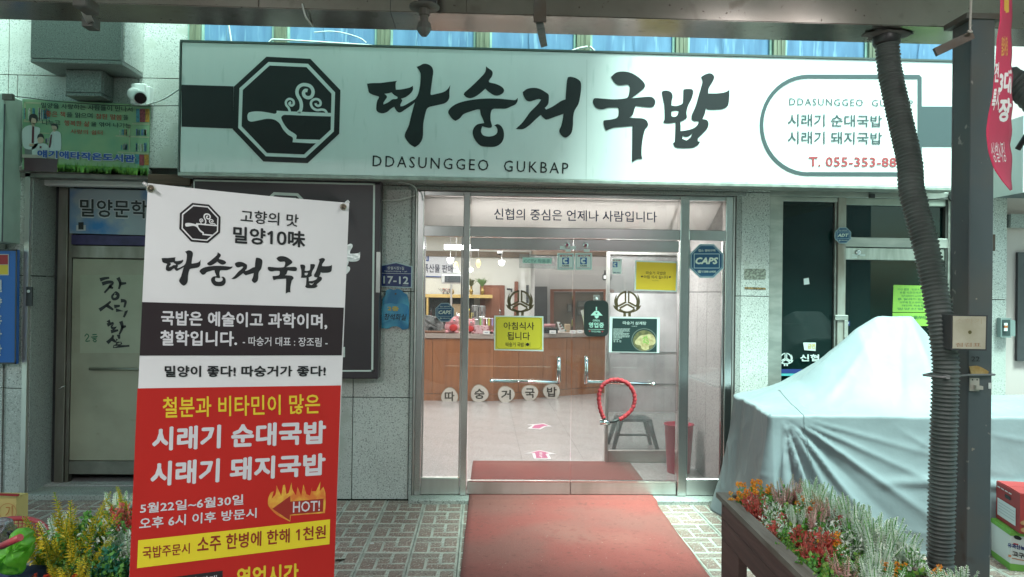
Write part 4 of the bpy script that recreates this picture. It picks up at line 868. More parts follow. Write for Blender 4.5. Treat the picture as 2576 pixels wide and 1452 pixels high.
# fluorescent batten at the left
c0, c1 = at(*N(365, 45), 11.2), at(*N(610, 48), 11.2); o = MB().box(c0.x, c1.x+.25, 11.15, 11.25, c0.z-.035, c0.z+.03).build('batten_light', M('batten_glow', (1, 1, 1), emit=(.98, 1, 1), es=8)); tag(o, 'bright straight fluorescent batten under the ceiling at the left', 'ceiling light')
def area(n_, loc, sx, sy, e, col, rot=(0, 0, 0)):
    l = bpy.data.lights.new(n_, 'AREA'); l.shape = 'RECTANGLE'; l.size = sx; l.size_y = sy; l.energy = e; l.color = col
    o = bpy.data.objects.new(n_, l); COL.objects.link(o); o.location = loc; o.rotation_euler = rot; o['kind'] = 'structure'; return o
area('room_light', (.3, 9.2, 2.70), 5, 2.2, 46, (1, .985, .97)); area('room_light', (-.5, 12.4, 2.72), 5, 1.4, 56, (1, .985, .965)); area('room_light', (3.5, 14.6, 2.80), 2.5, 1.5, 20, (1, .93, .84))
area('room_light', (.8, 6.95, 2.20), 1.8, .3, 14, (1, .975, .965)); area('transom_fill_light', (.75, 6.45, 2.66), 2.3, .12, 5, (1, .97, .96))  # second lamp is an added, unseen fill brightening the transom board from behind
for i, px in enumerate((1188, 1405, 1622)):
    p = at(px, 578, 6.72); t = MB().lathe([(.05, 0), (.05, .02)], (p.x, 6.72, p.z), 18).build('downlight', M('downlight_glow')); tag(t, 'round white downlight at the lower edge of the transom, %s' % ('left', 'middle', 'right')[i], 'ceiling light', 'transom downlights')
# right rear: dark door, brown framed glazing, pictures, screen, clock
P = YP(15.6)
def K(x, y): return ((2050+x/3.63)/1.5652, (960+y/3.63)/1.5652)
def kq(x0, y0, x1, y1): return [K(x0, y0), K(x1, y0), K(x1, y1), K(x0, y1)]
o = slab('grey_door', M('dark_grey_door', (.07, .065, .075), .4), None, YP(16.4), kq(188, 612, 378, 1320), .05, 0); tag(o, 'dark grey door at the far end of the dining room', 'door')
gzd = thing('glazed_partition', 'brown framed glass partition at the back right of the room', 'partition', tuple(at(*K(800, 1300), 15.6)))
slab('pane', M('brown_glass', (.16, .115, .09), .15, var=.3, vscale=1.2), gzd, P, kq(440, 690, 1330, 1330), .01, 0)
for q in ((420, 650, 1330, 685), (420, 685, 470, 1330), (745, 685, 775, 1330), (1180, 685, 1330, 1330)): slab('frame_bar', wd2, gzd, P, kq(*q), .06, .0)
pf = M('frame_dark', (.05, .035, .03), .5); pp = M('picture_grey', (.13, .12, .11), .5, var=.4, vscale=8)
for q, lab in (((808, 812, 940, 912), 'dark framed picture, upper right one on the brown partition'), ((808, 925, 940, 1025), 'dark framed picture, lower right one on the brown partition'), ((665, 860, 735, 980), 'dark framed picture, small upright one on the brown partition')):
    t = slab('framed_picture', pf, None, YP(15.5), kq(*q), .03, 0); slab('picture', pp, t, YP(15.47), kq(q[0]+14, q[1]+14, q[2]-14, q[3]-14), .004, 0.004); tag(t, lab, 'picture', 'framed pictures')
o = slab('wall_screen', darkmetal, None, YP(11.6), rrect(*K(1168, 428), *K(1300, 525), 5), .05, 0); tag(o, 'small black monitor hanging from the ceiling beside the partition', 'screen')
slab('screen_glow', M('screen_glow', (.5, .5, .48), emit=(.8, .8, .76), es=.6), o, YP(11.53), kq(1188, 455, 1225, 500), .003, 0)
MB().tube([at(*K(1205, 430), 11.62), at(*K(1205, 380), 11.62)], .012, 6).build('arm', darkmetal, o)
random.seed(8)
for k, (x0, y0, x1, y1) in enumerate(((78, 590, 115, 850), (140, 675, 175, 850))):
    o = slab('wall_frame', darkmetal, None, YP(13.9+k*.8), kq(x0, y0, x1, y1), .03, 0); tag(o, ('tall narrow black frame', 'shorter narrow black frame')[k]+' on the white wall behind the left door emblem', 'frame')
for k, (x0, y0, x1, y1) in enumerate(((5, 380, 60, 470), (0, 480, 62, 600), (10, 610, 60, 700))):
    o = slab('wall_paper', M('paper_white', (.62, .62, .6), .7), None, YP(13.85), [K(x0, y0), K(x1, y0+25), K(x1, y1+20), K(x0, y1)], .003, 0); tag(o, 'sheet of paper pinned on the white wall corner, %s' % ('uppermost of three', 'middle of three', 'lowest of three')[k], 'paper')
o = slab('red_sign', M('red_print'), None, YP(14.6), kq(135, 965, 165, 1020), .01, 0); tag(o, 'tiny red notice low behind the left door emblem', 'notice')
o = MB(); c = at(*N(1155, 140), 12.6); o.box(c.x-.045, c.x+.045, 12.5, 12.7, c.z, c.z+.04).lathe([(.036, 0), (.028, -.02), (.005, -.03)], (c.x, 12.6, c.z), 16, 1); o = o.build('ceiling_camera', [M('plastic_white'), darkmetal]); tag(o, 'small dome camera under the ceiling before the white wall', 'security camera')
# things on the counter
cz = CH
def cpt(x, y, Y): p = at(*N(x, y), Y); return p
t = thing('price_display', 'white customer price display on a pole with a white cat figure on top', 'display', (cpt(465, 1290, 11.5).x, 11.5, cz))
a, b = cpt(318, 435, 11.5), cpt(640, 575, 11.5); MB().box(a.x, b.x, 11.45, 11.55, b.z, a.z, bev=.02).build('display_body', M('plastic_white'), t)
a, b = cpt(368, 458, 11.44), cpt(592, 555, 11.44); MB().box(a.x, b.x, 11.44, 11.45, b.z, a.z).build('display_screen', M('lcd_grey', (.10, .11, .12), .2), t)
a = cpt(462, 575, 11.5); MB().tube([(a.x, 11.5, cz), (a.x, 11.5, a.z-.02), (a.x, 11.5, a.z)], [.016, .016, .03], 10).build('pole', M('plastic_white'), t)
a = cpt(532, 440, 11.5); o = MB(); o.blob((a.x, 11.5, a.z+.045), (.05, .04, .055), 0, 14, 9, .25, 2).blob((a.x-.01, 11.49, a.z+.105), (.032, .03, .028), 0).blob((a.x+.04, 11.49, a.z+.02), (.03, .03, .025), 0)
o = o.build('cat_figurine', M('plastic_white')); tag(o, 'white crouching cat figurine on top of the price display', 'figurine')
t = thing('inkstone', 'large carved grey stone slab with round wells, standing on a wooden tray', 'stone', (cpt(210, 1280, 11.5).x, 11.5, cz))
pts = [N(80, 1018), N(150, 1022), N(200, 1040), N(300, 1060), N(340, 1130), N(348, 1200), N(300, 1252), N(76, 1250), N(40, 1150)]
stn = M('carved_stone', (.25, .26, .26), .7, col2=(.12, .12, .12), vscale=14, bump=1.0, bscale=14, speck=[(26, .56, .64, (.40, .41, .41))])
slab('stone_slab', stn, t, YP(11.5), smooth(pts, 3), .09, -.03)
for x, y, r in ((258, 1085, 42), (170, 1228, 46)):
    c = cpt(x, y, 11.4); k = r/3.63/1.5652/1900*11.4
    MB().lathe([(k, 0), (k, -.02), (k*.75, -.03), (k*.6, -.01), (k*.3, -.012), (k*.25, .0)], (c.x, 11.42, c.z), 20, axis='Y').build('stone_ring', M('stone_dark', (.06, .06, .06), .5), t)
p0, p1 = cpt(78, 1080, 11.38), cpt(262, 1196, 11.38); MB().tube([p0, p0.lerp(p1, .45), p0.lerp(p1, .5), p1], [.012, .020, .016, .005], 10).build('stone_brush', M('stone_dark'), t)
o = MB().box(cpt(60, 0, 11.4).x, cpt(390, 0, 11.4).x, 11.28, 11.75, cz, cz+.035, bev=.012).build('wooden_tray', M('tray_wood', (.17, .07, .035), .4)); tag(o, 'long dark wooden tray under the carved stone', 'tray')
pkm = M('plush_pink', (.62, .28, .30), .95, bump=.5, bscale=90, sheen=.3); rdm = M('plush_red', (.50, .035, .035), .9, bump=.3, bscale=80)
for i, (x, lab) in enumerate(((470, 'pink plush pig with a red heart, left of the door post'), (715, 'pink plush pig with a red heart, right of the door post'))):
    c = cpt(x, 1285, 11.35); s_ = 1.0 if i == 0 else .86
    t = thing('plush_pig', lab, 'soft toy', (c.x, 11.35, cz), 'pink plush pigs on the counter')
    k_ = .60*s_; bx = lambda x, y, z: (c.x+x*k_, 11.35+y*k_, cz+z*k_); br_ = lambda *r_: tuple(q*k_ for q in r_)
    MB().blob(bx(0, .03, .15), br_(.19, .13, .15), amp=.12, seed=i).blob(bx(0, .01, .30), br_(.17, .12, .12), amp=.1).build('body', pkm, t)
    for q in (-1, 1):
        MB().blob(bx(q*.12, .01, .40), br_(.045, .02, .045)).build('ear', pkm, t); MB().blob(bx(q*.12, -.09, .04), br_(.06, .07, .04)).build('foot', pkm, t)
        MB().blob(bx(q*.055, -.105, .33), br_(.026, .014, .028)).build('eye', M('plush_white', (.8, .78, .78), .6), t); MB().blob(bx(q*.055, -.118, .328), br_(.014, .010, .016)).build('pupil', ink, t)
    MB().blob(bx(0, -.11, .28), br_(.045, .02, .03)).build('snout', M('plush_snout', (.60, .22, .25), .9), t)
    MB().blob(bx(.04, -.12, .14), br_(.10, .06, .09)).build('heart', rdm, t)
# silver wrapped bundle, phone cases, bottles, key ring stand
c = cpt(545, 1100, 11.6); o = MB().blob((c.x, 11.7, c.z+.03), (.034, .03, .075), 0, 22, 14, .7, 5).build('foil_bundle', M('foil', (.7, .7, .7), .2, 1, bump=1, bscale=30)); tag(o, 'crumpled silver foil bundle standing behind the left plush pig', 'bundle')
MB().box(c.x-.012, c.x+.012, 11.68, 11.72, cz, c.z).build('foot', alu, o)
for i, (x0, x1, y0, y1, lab) in enumerate(((752, 850, 880, 1085, 'dark phone case in clear packaging, left one'), (852, 948, 885, 1048, 'dark phone case in clear packaging, right one'))):
    t = thing('phone_case_pack', lab, 'package', tuple(cpt((x0+x1)/2, y1, 12.0)), 'packed phone cases'); a, b = cpt(x0, y0, 12), cpt(x1, y1, 12)
    MB().box(a.x, b.x, 11.97, 12.0, b.z, a.z, bev=.01).build('blister', acrylic, t); MB().box(a.x+.04, b.x-.04, 11.98, 11.99, b.z+.04, a.z-.09, bev=.01).build('phone_case', darkmetal, t)
    MB().box((a.x+b.x)/2-.02, (a.x+b.x)/2+.02, 12.01, 12.03, cz, a.z).build('hanger', alu, t)
for i, (x0, x1, y0, y1, col_, lab) in enumerate(((155, 190, 925, 1022, (.05, .02, .02), 'dark sauce bottle with white label on the left shelf'), (698, 732, 930, 1075, (.16, .09, .02), 'brown bottle with yellow cap right of the door post'), (742, 812, 985, 1080, (.62, .50, .06), 'small yellow product box beside the phone cases'))):
    a, b = cpt(x0, y0, 12.1), cpt(x1, y1, 12.1); cx_ = (a.x+b.x)/2; r_ = (b.x-a.x)/2; h = a.z-cz
    t = thing('bottle' if i < 2 else 'product_box', lab, 'bottle' if i < 2 else 'box', (cx_, 12.1, cz))
    if i < 2:
        MB().lathe([(r_, 0), (r_, h*.66), (r_*.4, h*.80), (r_*.4, h*.93)], (cx_, 12.1, cz), 14).build('bottle_glass', M('bottle_%d' % i, col_, .2), t); MB().lathe([(r_*.5, h*.93), (r_*.5, h)], (cx_, 12.1, cz), 12).build('cap', yel_b if i else ink, t)
        MB().lathe([(r_*1.03, h*.3), (r_*1.03, h*.55)], (cx_, 12.1, cz), 14, cap=False).build('bottle_label', M('paper_white'), t)
    else:
        MB().box(a.x, b.x, 12.05, 12.15, b.z, a.z, bev=.004).build('carton', M('carton_yellow', col_, .5), t); MB().box(cx_-.03, cx_+.03, 12.045, 12.049, b.z+.05, a.z-.1).build('carton_print', ink, t); MB().box(a.x, b.x, 12.05, 12.15, cz, b.z-.002).build('carton_base', M('pine'), t)
t = thing('keyring_stand', 'small metal stand hung with coloured lanyard key rings', 'stand', (cpt(950, 1290, 11.35).x, 11.35, cz))
a, b = cpt(870, 1065, 11.35), cpt(1068, 1070, 11.35); MB().tube([a, b], .008, 6).tube([((a.x+b.x)/2, 11.35, cz), ((a.x+b.x)/2, 11.35, a.z)], .01, 6).build('rail', steel, t)
for x, cl in ((878, (.25, .5, .12)), (925, (.6, .25, .3)), (1000, (.6, .6, .1)), (1048, (.35, .3, .6))):
    a = cpt(x, 1068, 11.33); MB().box(a.x-.011, a.x+.011, 11.325, 11.33, a.z-.105, a.z, bev=.001).build('lanyard', M('lany_%d' % x, cl, .6), t); MB().blob((a.x, 11.33, a.z-.19), (.018, .014, .022)).tube([(a.x, 11.33, a.z-.175), (a.x, 11.33, a.z-.10)], .003, 5).build('key_ring', M('plush_snout'), t)
o = MB().box(cpt(808, 0, 11.3).x, cpt(1010, 0, 11.3).x, 11.28, 11.4, cz, cz+.12, bev=.004).build('gift_box', M('giftbox_pink', (.62, .40, .42), .5, col2=(.30, .06, .08), vscale=22, lo=.55, hi=.6)); tag(o, 'flat pink patterned gift box at the foot of the key ring stand', 'box')
for i, (x0, x1, Y_) in enumerate(((925, 1018, 11.22), (2870, 2960, 11.55), (3160, 3240, 11.7), (3265, 3340, 11.8))):
    q = N(x0, 0) if x0 < 2000 else K(x0-2450, 0); q2 = N(x1, 0) if x0 < 2000 else K(x1-2450, 0)
    a, b = X(q[0], Y_), X(q2[0], Y_); o = MB().hexa([(a, Y_-.04, cz), (b, Y_-.04, cz), (b, Y_+.02, cz), (a, Y_+.02, cz), (a, Y_-.015, cz+.05), (b, Y_-.015, cz+.05), (b, Y_, cz+.05), (a, Y_, cz+.05)]).build('price_card', M('paper_white')); tag(o, ('folded white price card before the pink gift box', 'folded white price card right of the yellow notice', 'folded white price card right of the door seam', 'folded white price card beside the open sign')[i], 'card', 'folded price cards')
    MB().box(a+.02, b-.02, Y_-.036, Y_-.034, cz+.022, cz+.028).build('card_line', M('ink_blue', (.05, .08, .2)), o)
# right part of counter: black display case with pink roll, buttons, card
a, b = K(335, 1200), K(530, 1285); Y_ = 11.75; o = MB().box(X(a[0], Y_), X(b[0], Y_), Y_-.1, Y_+.15, cz, at(*a, Y_).z, bev=.006).build('black_case', M('case_black', (.015, .015, .017), .25)); tag(o, 'low black display case on the counter', 'case')
p0, p1 = at(*K(332, 1170), Y_), at(*K(495, 1170), Y_); o = MB().tube([p0, p1], .028, 14).build('pink_roll', M('roll_pink', (.45, .22, .22), .8, bump=.4, bscale=40)); tag(o, 'pink fabric roll lying on the black display case', 'roll')
t = thing('badge_board', 'white slanted board full of round badges', 'board', tuple(at(*K(580, 1270), 11.75)))
PBd = YP(11.72); slab('board', M('paper_white'), t, PBd, [K(515, 1115), K(560, 1120), K(645, 1250), K(560, 1262)], .02, 0)
random.seed(3)
for k in range(11):
    u = random.random(); v = (k+.5)/11; x = 528+(70*v)+u*45; y = 1125+v*118; q = K(x, y); slab('badge', M('badge_%d' % (k % 3), ((.75, .75, .72), (.12, .2, .16), (.3, .06, .06))[k % 3], .3), t, PBd, circ(q[0], q[1], 2.4, 10), .006, .022)
a, b = K(640, 1150), K(712, 1250); o = MB().box(X(a[0], 12.1), X(b[0], 12.1), 12.05, 12.2, cz, at(*a, 12.1).z, bev=.004).build('kraft_bag', M('kraft', (.38, .28, .18), .8)); tag(o, 'upright brown paper bag behind the badge board', 'bag')
o = slab('leaflet', M('leaflet', (.45, .55, .35), .5, col2=(.62, .64, .62), vscale=9), None, YP(11.9), [K(858, 958), K(900, 938), K(912, 1240), K(890, 1080)], .004, 0); tag(o, 'green and white leaflet leaning behind the open sign', 'leaflet')
# frosted partition with metal frame, stool behind, bin in front
PY = 7.2; P = YP(PY)
pt = thing('frosted_partition', 'metal framed frosted glass partition just inside the right door', 'partition', (X(1600, PY), PY, .05))
def px_(a): return X(a, PY)
zt_ = Z(642, PY, 1620); MB().box(px_(1525), px_(1533), PY-.03, PY+.03, .052, 2.7, bev=.004).build('frame_post', alu, pt)
MB().box(px_(1533)+.001, 1.98, PY-.025, PY+.025, .052, Z(1132, PY, 1600), bev=.004).build('bottom_rail', M('partition_rail', (.40, .36, .34), .4, .7), pt)
MB().box(px_(1533)+.001, 1.98, PY-.025, PY+.025, zt_, zt_+.08, bev=.004).build('top_rail', alu, pt)
MB().box(px_(1534), 1.978, PY-.004, PY+.004, Z(1131, PY, 1600), zt_).build('frosted_pane', glassy('clear_pane', (.82, .85, .85), diffuse=.12), pt)
MB().box(px_(1534), 1.978, PY-.007, PY-.005, Z(1036, PY, 1600), Z(738, PY, 1600)).build('frost_film', frost, pt)
for y in (884, 964): MB().box(px_(1560), 1.975, PY-.011, PY-.008, Z(y+3.5, PY, 1600), Z(y, PY, 1600)).build('film_stripe', M('stripe_grey', (.25, .25, .25)), pt)
t = thing('plastic_stool', 'dark plastic stool with splayed legs behind the frosted partition', 'stool', (X(1605, 7.9), 7.9, .05))
cx_ = X(1605, 7.9); stm = M('stool_grey', (.045, .055, .06), .4)
MB().box(cx_-.22, cx_+.14, 7.76, 8.04, .34, .37, bev=.02).build('seat', stm, t)
for a, b in ((-1, -1), (1, -1), (-1, 1), (1, 1)): MB().tube([(cx_-.04+a*.15, 7.9+b*.11, .35), (cx_-.04+a*.23, 7.9+b*.17, .05)], [.03, .02], 8).build('leg', stm, t)
MB().tube([(cx_-.22, 7.8, .2), (cx_+.14, 7.8, .2)], .012, 6).build('brace', stm, t)
for k, (dx_, dy_) in enumerate(((.38, .20),)):
    t2 = copy_tree(t, (t.location.x+dx_, t.location.y+dy_, .05), 'dark plastic stool standing farther right behind the partition')
t = thing('waste_bin', 'tall red plastic bin just inside the right side window', 'bin', (X(1712, 6.8), 6.8, .05))
cx_ = X(1712, 6.8); zt_ = Z(1066, 6.8, 1712); rb = M('bin_red', (.42, .025, .06), .4); r_ = (X(1749, 6.8)-X(1675, 6.8))/2
MB().lathe([(r_*.74, 0), (r_*.76, .01), (r_*.95, zt_-.06), (r_*1.02, zt_-.055), (r_*1.0, zt_-.05), (r_*.93, zt_-.052), (r_*.72, .02), (.01, .02)], (cx_, 6.8, .05), 28).build('bin_body', rb, t)
MB().box(cx_-r_*.45, cx_-r_*.2, 6.8-r_-.004, 6.8-r_+.01, zt_-.10, zt_-.06, bev=.006).build('bin_handle', M('bin_dark', (.05, .01, .015)), t)
o = MB().tube([(cx_+r_*.3, 6.8, .1), (cx_+r_*.3, 6.8, zt_+.12), (cx_+r_*.28, 6.8, zt_+.17)], .008, 8).blob((cx_+r_*.35, 6.8, zt_+.03), (.045, .03, .07), 0, amp=.5).build('toilet_brush', M('plastic_white')); tag(o, 'white plastic bag and handle sticking out of the red bin', 'bag')

# ---------------- stickers and notices on the doors ---------------------------
P = YP(DY-.012)
gb = M('logo_brown', (.10, .075, .035), .45)
for nm, cx_, par_ in (('l', 1308, 0), ('r', 1577.5, 1)):
    o = multi('door_emblem', gb, None, P, hands_logo(cx_, 760 if par_ else 758, 28.0), .001)
    tag(o, 'brown ring and cupped hands emblem on the %s glass door' % ('right' if par_ else 'left'), 'emblem', 'cupped hands emblems on the doors')
def notice(name, quad, m_, label, cat='notice', th=.0015, off=.0015, grp=None): o = slab(name, m_, None, P, quad, th, off); return tag(o, label, cat, grp)
pw = M('paper_mint', (.62, .72, .68), .5)
o = notice('breakfast_notice', [(1243, 794), (1367, 796), (1367, 884), (1243, 881)], pw, 'large yellow notice with big black lettering on the left glass door')
yl = M('paper_yellow', (.62, .53, .035), .5); flat('yellow_print', yl, o, P, [[(1247, 797), (1364, 799), (1364, 880), (1246, 878)]], .0045)
flat('line_print', ink, o, P, [rrect(1249, 799.5, 1361.5, 877.5, 9), rrect(1249.5, 800, 1361, 877, 8.6)], .005)
text('아침식사', ink, o, P, (1267, 810, 1344, 829, .01), .008, .0055); text('됩니다', ink, o, P, (1276, 835, 1333, 855, .01), .008, .0055); text('따숭거 국밥', ink, o, P, (1272, 861, 1318, 872, .01), .004, .0055)
multi('plate_icon', ink, o, P, [circ(1327, 866.5, 4.2, 16), [(1320.5, 861.5), (1321.5, 861.5), (1321.5, 872), (1320.5, 872)], [(1332.5, 861.5), (1333.5, 861.5), (1333.5, 872), (1332.5, 872)]], .0055)
def V(x, y): return ((2150+x/2.0744)/1.5652, (700+y/2.0744)/1.5652)
o = notice('breakfast_poster', [V(728, 675), V(1075, 688), V(1068, 932), V(722, 920)], M('paper_mint'), 'orange-yellow poster with small lettering high on the right glass door')
flat('yellow_print', M('paper_amber', (.68, .46, .03), .5), o, P, [[V(738, 686), V(1064, 698), V(1058, 922), V(733, 912)]], .0045)
text('따숭거 국밥은', ink, o, P, [V(815, 764), V(978, 768), V(978, 795), V(815, 791)], .0, .0055); text('아침 식사 됩니다', ink, o, P, [V(797, 796), V(995, 801), V(995, 827), V(797, 823)], .0, .0055); text('어서오세요', ink, o, P, [V(865, 838), V(918, 839), V(918, 846), V(865, 845)], 0, .0055)
def heart(cx, cy, s_): return [(cx+s_*x, cy-s_*y) for x, y in ((0, -1), (.9, 0), (.95, .5), (.5, .8), (0, .35), (-.5, .8), (-.95, .5), (-.9, 0))]
multi('heart_print', ink, o, P, [heart(*V(782, 807), 2.8), heart(*V(1010, 812), 2.8)], .0055)
# hanging open sign
o = notice('open_sign', rrect(*V(308, 1003), *V(508, 1295), 13), M('open_black', (.018, .028, .026), .4), 'black hanging plaque with lamp drawing and OPEN lettering on the right door', 'sign', .008, .006)
mn = M('mint_print', (.40, .66, .56), .5)
multi('lamp_drawing', mn, o, P, [[V(*p) for p in q] for q in ([(404, 1055), (414, 1055), (414, 1085), (404, 1085)], [(395, 1088), (425, 1088), (460, 1126), (362, 1124)], [(392, 1126), (430, 1126), (425, 1142), (410, 1150), (398, 1142)])], .0155)
flat('heart_print', M('open_black'), o, P, [heart(*V(410, 1106), 2.6)], .0165)
text('OPEN', mn, o, P, [V(380, 1158), V(435, 1159), V(435, 1175), V(380, 1174)], .015, .0155); text('영업중', mn, o, P, [V(347, 1180), V(470, 1183), V(470, 1226), V(347, 1223)], .022, .0155)
flat('rule_print', mn, o, P, [[V(342, 1236), V(473, 1239), V(473, 1241.5), V(342, 1238.5)]], .0155); text('어서오세요', mn, o, P, [V(366, 1246), V(444, 1248), V(444, 1265), V(366, 1263)], .006, .0155)
multi('heart_print', M('heart_red', (.35, .06, .06)), o, P, [heart(*V(354, 1252), 2.4), heart(*V(458, 1256), 2.4)], .0155)
slab('suction_hook', acrylic, o, P, [V(385, 958), V(438, 958), V(438, 1008), V(385, 1008)], .006, .004); MB().lathe([(.006, 0), (.012, .004), (.012, .01)], tuple(P.p(*V(411, 990), .018)), 12, axis='Y').build('hook', M('plastic_white'), o)
# food poster
o = notice('food_poster', [V(520, 1136), V(928, 1143), V(924, 1431), V(513, 1425)], M('paper_mint'), 'dark green poster of a chicken soup bowl on the right glass door')
flat('dark_print', M('poster_dark', (.018, .040, .040), .4), o, P, [[V(543, 1148), V(906, 1153), V(903, 1424), V(536, 1418)]], .0045)
text('따숭거 삼계탕', M('poster_white', (.55, .64, .6)), o, P, [V(626, 1172), V(818, 1176), V(818, 1203), V(626, 1199)], .012, .0055); text('15,000원', M('poster_white'), o, P, [V(697, 1208), V(743, 1209), V(743, 1218), V(697, 1217)], 0, .0055)
lines = []; random.seed(6)
for r_, (y, w) in enumerate([(1233, 130), (1242, 132), (1251, 132), (1260, 70), (1269, 128), (1278, 120), (1289, 132), (1298, 130), (1307, 60), (1318, 40)]):
    x = 549
    while x < 549+w: l = random.uniform(5, 14); lines.append([V(x, y), V(x+l, y), V(x+l, y+4), V(x, y+4)]); x += l+3
multi('small_print', M('poster_white'), o, P, lines, .0055); text('장 조 림', M('poster_white'), o, P, [V(549, 1326), V(612, 1328), V(612, 1345), V(549, 1343)], .004, .0055)
multi('bowl_print', M('bowl_rim', (.16, .19, .17), .3), o, P, [[[V(*p) for p in circ(800, 1325, 103, 40, 95)], [V(*p) for p in circ(800, 1325, 97, 40, 89)]]], .0055)
def clampc(pts): return [(min(max(x, 540), 902), min(max(y, 1155), 1419)) for x, y in pts]
flat('soup_print', M('soup', (.19, .17, .08), .3, col2=(.10, .10, .05), vscale=30), o, P, [[V(*p) for p in clampc(circ(800, 1330, 90, 36, 84))]], .0060)
flat('chicken_print', M('chicken', (.56, .47, .27), .4, col2=(.36, .27, .12), vscale=26), o, P, [smooth([V(*p) for p in ((725, 1340), (745, 1312), (770, 1290), (815, 1282), (855, 1278), (885, 1300), (893, 1340), (880, 1362), (840, 1372), (838, 1400), (810, 1408), (780, 1395), (770, 1370), (735, 1362))], 3)], .0065)
multi('scallion_print', M('scallion', (.16, .40, .06), .4), o, P, [[V(*p) for p in stroke(q, 6, 3)] for q in ([(785, 1320), (810, 1300), (830, 1320)], [(800, 1335), (820, 1350), (835, 1362)], [(790, 1340), (805, 1320), (800, 1300)], [(815, 1325), (832, 1335), (835, 1350)], [(805, 1345), (790, 1352)], [(818, 1290), (826, 1305)])], .0070)
# security stickers
def U_(x, y): return ((2050+x/3.63)/1.5652, (960+y/3.63)/1.5652)
for i, (x0, lab) in enumerate(((522, 'white square security sticker just left of the door seam'), (778, 'white square security sticker just right of the door seam'))):
    o = notice('security_sticker', rrect(*U_(x0, 133), *U_(x0+242, 375), 2), pw, lab, 'sticker', .001, .001, 'square security stickers')
    q = rrect(*U_(x0+14, 147), *U_(x0+228, 361), 2.5); q2 = rrect(*U_(x0+19, 152), *U_(x0+223, 356), 2.2); tl = M('teal_line', (.02, .20, .25)); flat('border_print', tl, o, P, [q, q2], .0025)
    text('경비구역', M('red_ink', (.35, .02, .03)), o, P, [U_(x0+32, 158), U_(x0+212, 158), U_(x0+212, 188), U_(x0+32, 188)], .03, .003)
    flat('c_print', M('c_blue', (.01, .10, .32)), o, P, [[U_(x0+72, 198), U_(x0+168, 198), U_(x0+168, 293), U_(x0+72, 293)]], .003)
    flat('c_print', pw, o, P, [[U_(x0+120+38*cos(radians(a))*1.0, 245+40*sin(radians(a))) for a in range(35, 326, 12)]+[U_(x0+120+12*cos(radians(a)), 245+12*sin(radians(a))) for a in range(320, 39, -20)]], .0038)
    text('Chubb', ink, o, P, [U_(x0+70, 300), U_(x0+170, 300), U_(x0+170, 326), U_(x0+70, 326)], .03, .003); text('(주)첩시큐리티코리아', M('red_ink'), o, P, [U_(x0+26, 334), U_(x0+214, 334), U_(x0+214, 352), U_(x0+26, 352)], .0, .003)
o = notice('inner_sticker', [U_(1312, 213), U_(1445, 218), U_(1440, 430), U_(1312, 430)], M('paper_mint'), 'white security sticker partly cut off by the metal upright, right door', 'sticker', .001, .001)
text('비구역', M('red_ink'), o, P, [U_(1318, 226), U_(1420, 228), U_(1420, 250), U_(1318, 250)], .02, .003); flat('c_print', M('c_blue'), o, P, [[U_(1316, 262), U_(1383, 262), U_(1383, 335), U_(1316, 335)]], .003); flat('c_print', pw, o, P, [[U_(1350+26*cos(radians(a)), 299+28*sin(radians(a))) for a in range(40, 321, 14)]+[U_(1350+9*cos(radians(a)), 299+9*sin(radians(a))) for a in range(320, 39, -30)]], .0035)
text('588-6081', navy, o, P, [U_(1316, 402), U_(1422, 404), U_(1422, 422), U_(1316, 420)], .03, .003)
# clear acrylic holder with the camera notice
t = thing('acrylic_holder', 'clear acrylic holder with a mint strip about the cameras at the door top', 'holder', tuple(P.p(1345, 680)))
def T_(x, y): return ((1350+x/2.0744)/1.5652, (700+y/2.0744)/1.5652)
slab('acrylic_plate', acrylic, t, P, [T_(1440, 622), T_(1742, 640), T_(1738, 745), T_(1438, 738)], .006, .004); slab('paper_strip', M('mint_strip', (.42, .66, .58)), t, P, [T_(1468, 652), T_(1704, 658), T_(1704, 704), T_(1468, 698)], .001, .012)
text('CCTV 작동중', M('teal_ink', (.01, .12, .10)), t, P, [T_(1480, 664), T_(1692, 668), T_(1692, 700), T_(1480, 696)], -.002, .0145)
# octagonal security shields
def shield(cx, cy, r, lab, word, pl, parent_off=.002, sub='☎1588-6400', big=True):
    mb_ = slab('security_shield', M('shield_rim', (.50, .62, .62), .4), None, pl, octa(cx, cy, r, r), .012 if big else .003, parent_off); tag(mb_, lab, 'sticker'); o_ = parent_off+(.012 if big else .003)
    flat('shield_face', M('shield_blue', (.012, .075, .16), .35), mb_, pl, [octa(cx, cy, r*.965)], o_+.001); flat('shield_line', M('shield_rim'), mb_, pl, [octa(cx, cy, r*.92), octa(cx, cy, r*.895)], o_+.0018)
    flat('shield_box', M('shield_rim'), mb_, pl, [[(cx-r*.70, cy-r*.40), (cx+r*.70, cy-r*.40), (cx+r*.70, cy+r*.40), (cx-r*.70, cy+r*.40)], [(cx-r*.67, cy-r*.37), (cx+r*.67, cy-r*.37), (cx+r*.67, cy+r*.37), (cx-r*.67, cy+r*.37)]], o_+.0018)
    cr = M('shield_cream', (.60, .66, .56)); text(word, cr, mb_, pl, (cx-r*.62, cy-r*.20, cx+r*.62, cy+r*.18), .045, o_+.002, italic=.25); text('캡스 경비구역', cr, mb_, pl, (cx-r*.46, cy-r*.64, cx+r*.46, cy-r*.50), .02, o_+.002)
    text(sub, cr, mb_, pl, (cx-r*.50, cy+r*.50, cx+r*.50, cy+r*.66), .012, o_+.002); return mb_
shield(1776.5, 657, 46, 'big blue octagonal security sign on the right side window', 'CAPS', YP(DY-.02))
shield(1119, 786, 25.5, 'small blue octagonal security sign on the left side window', 'CAPS', YP(DY-.005), big=False)
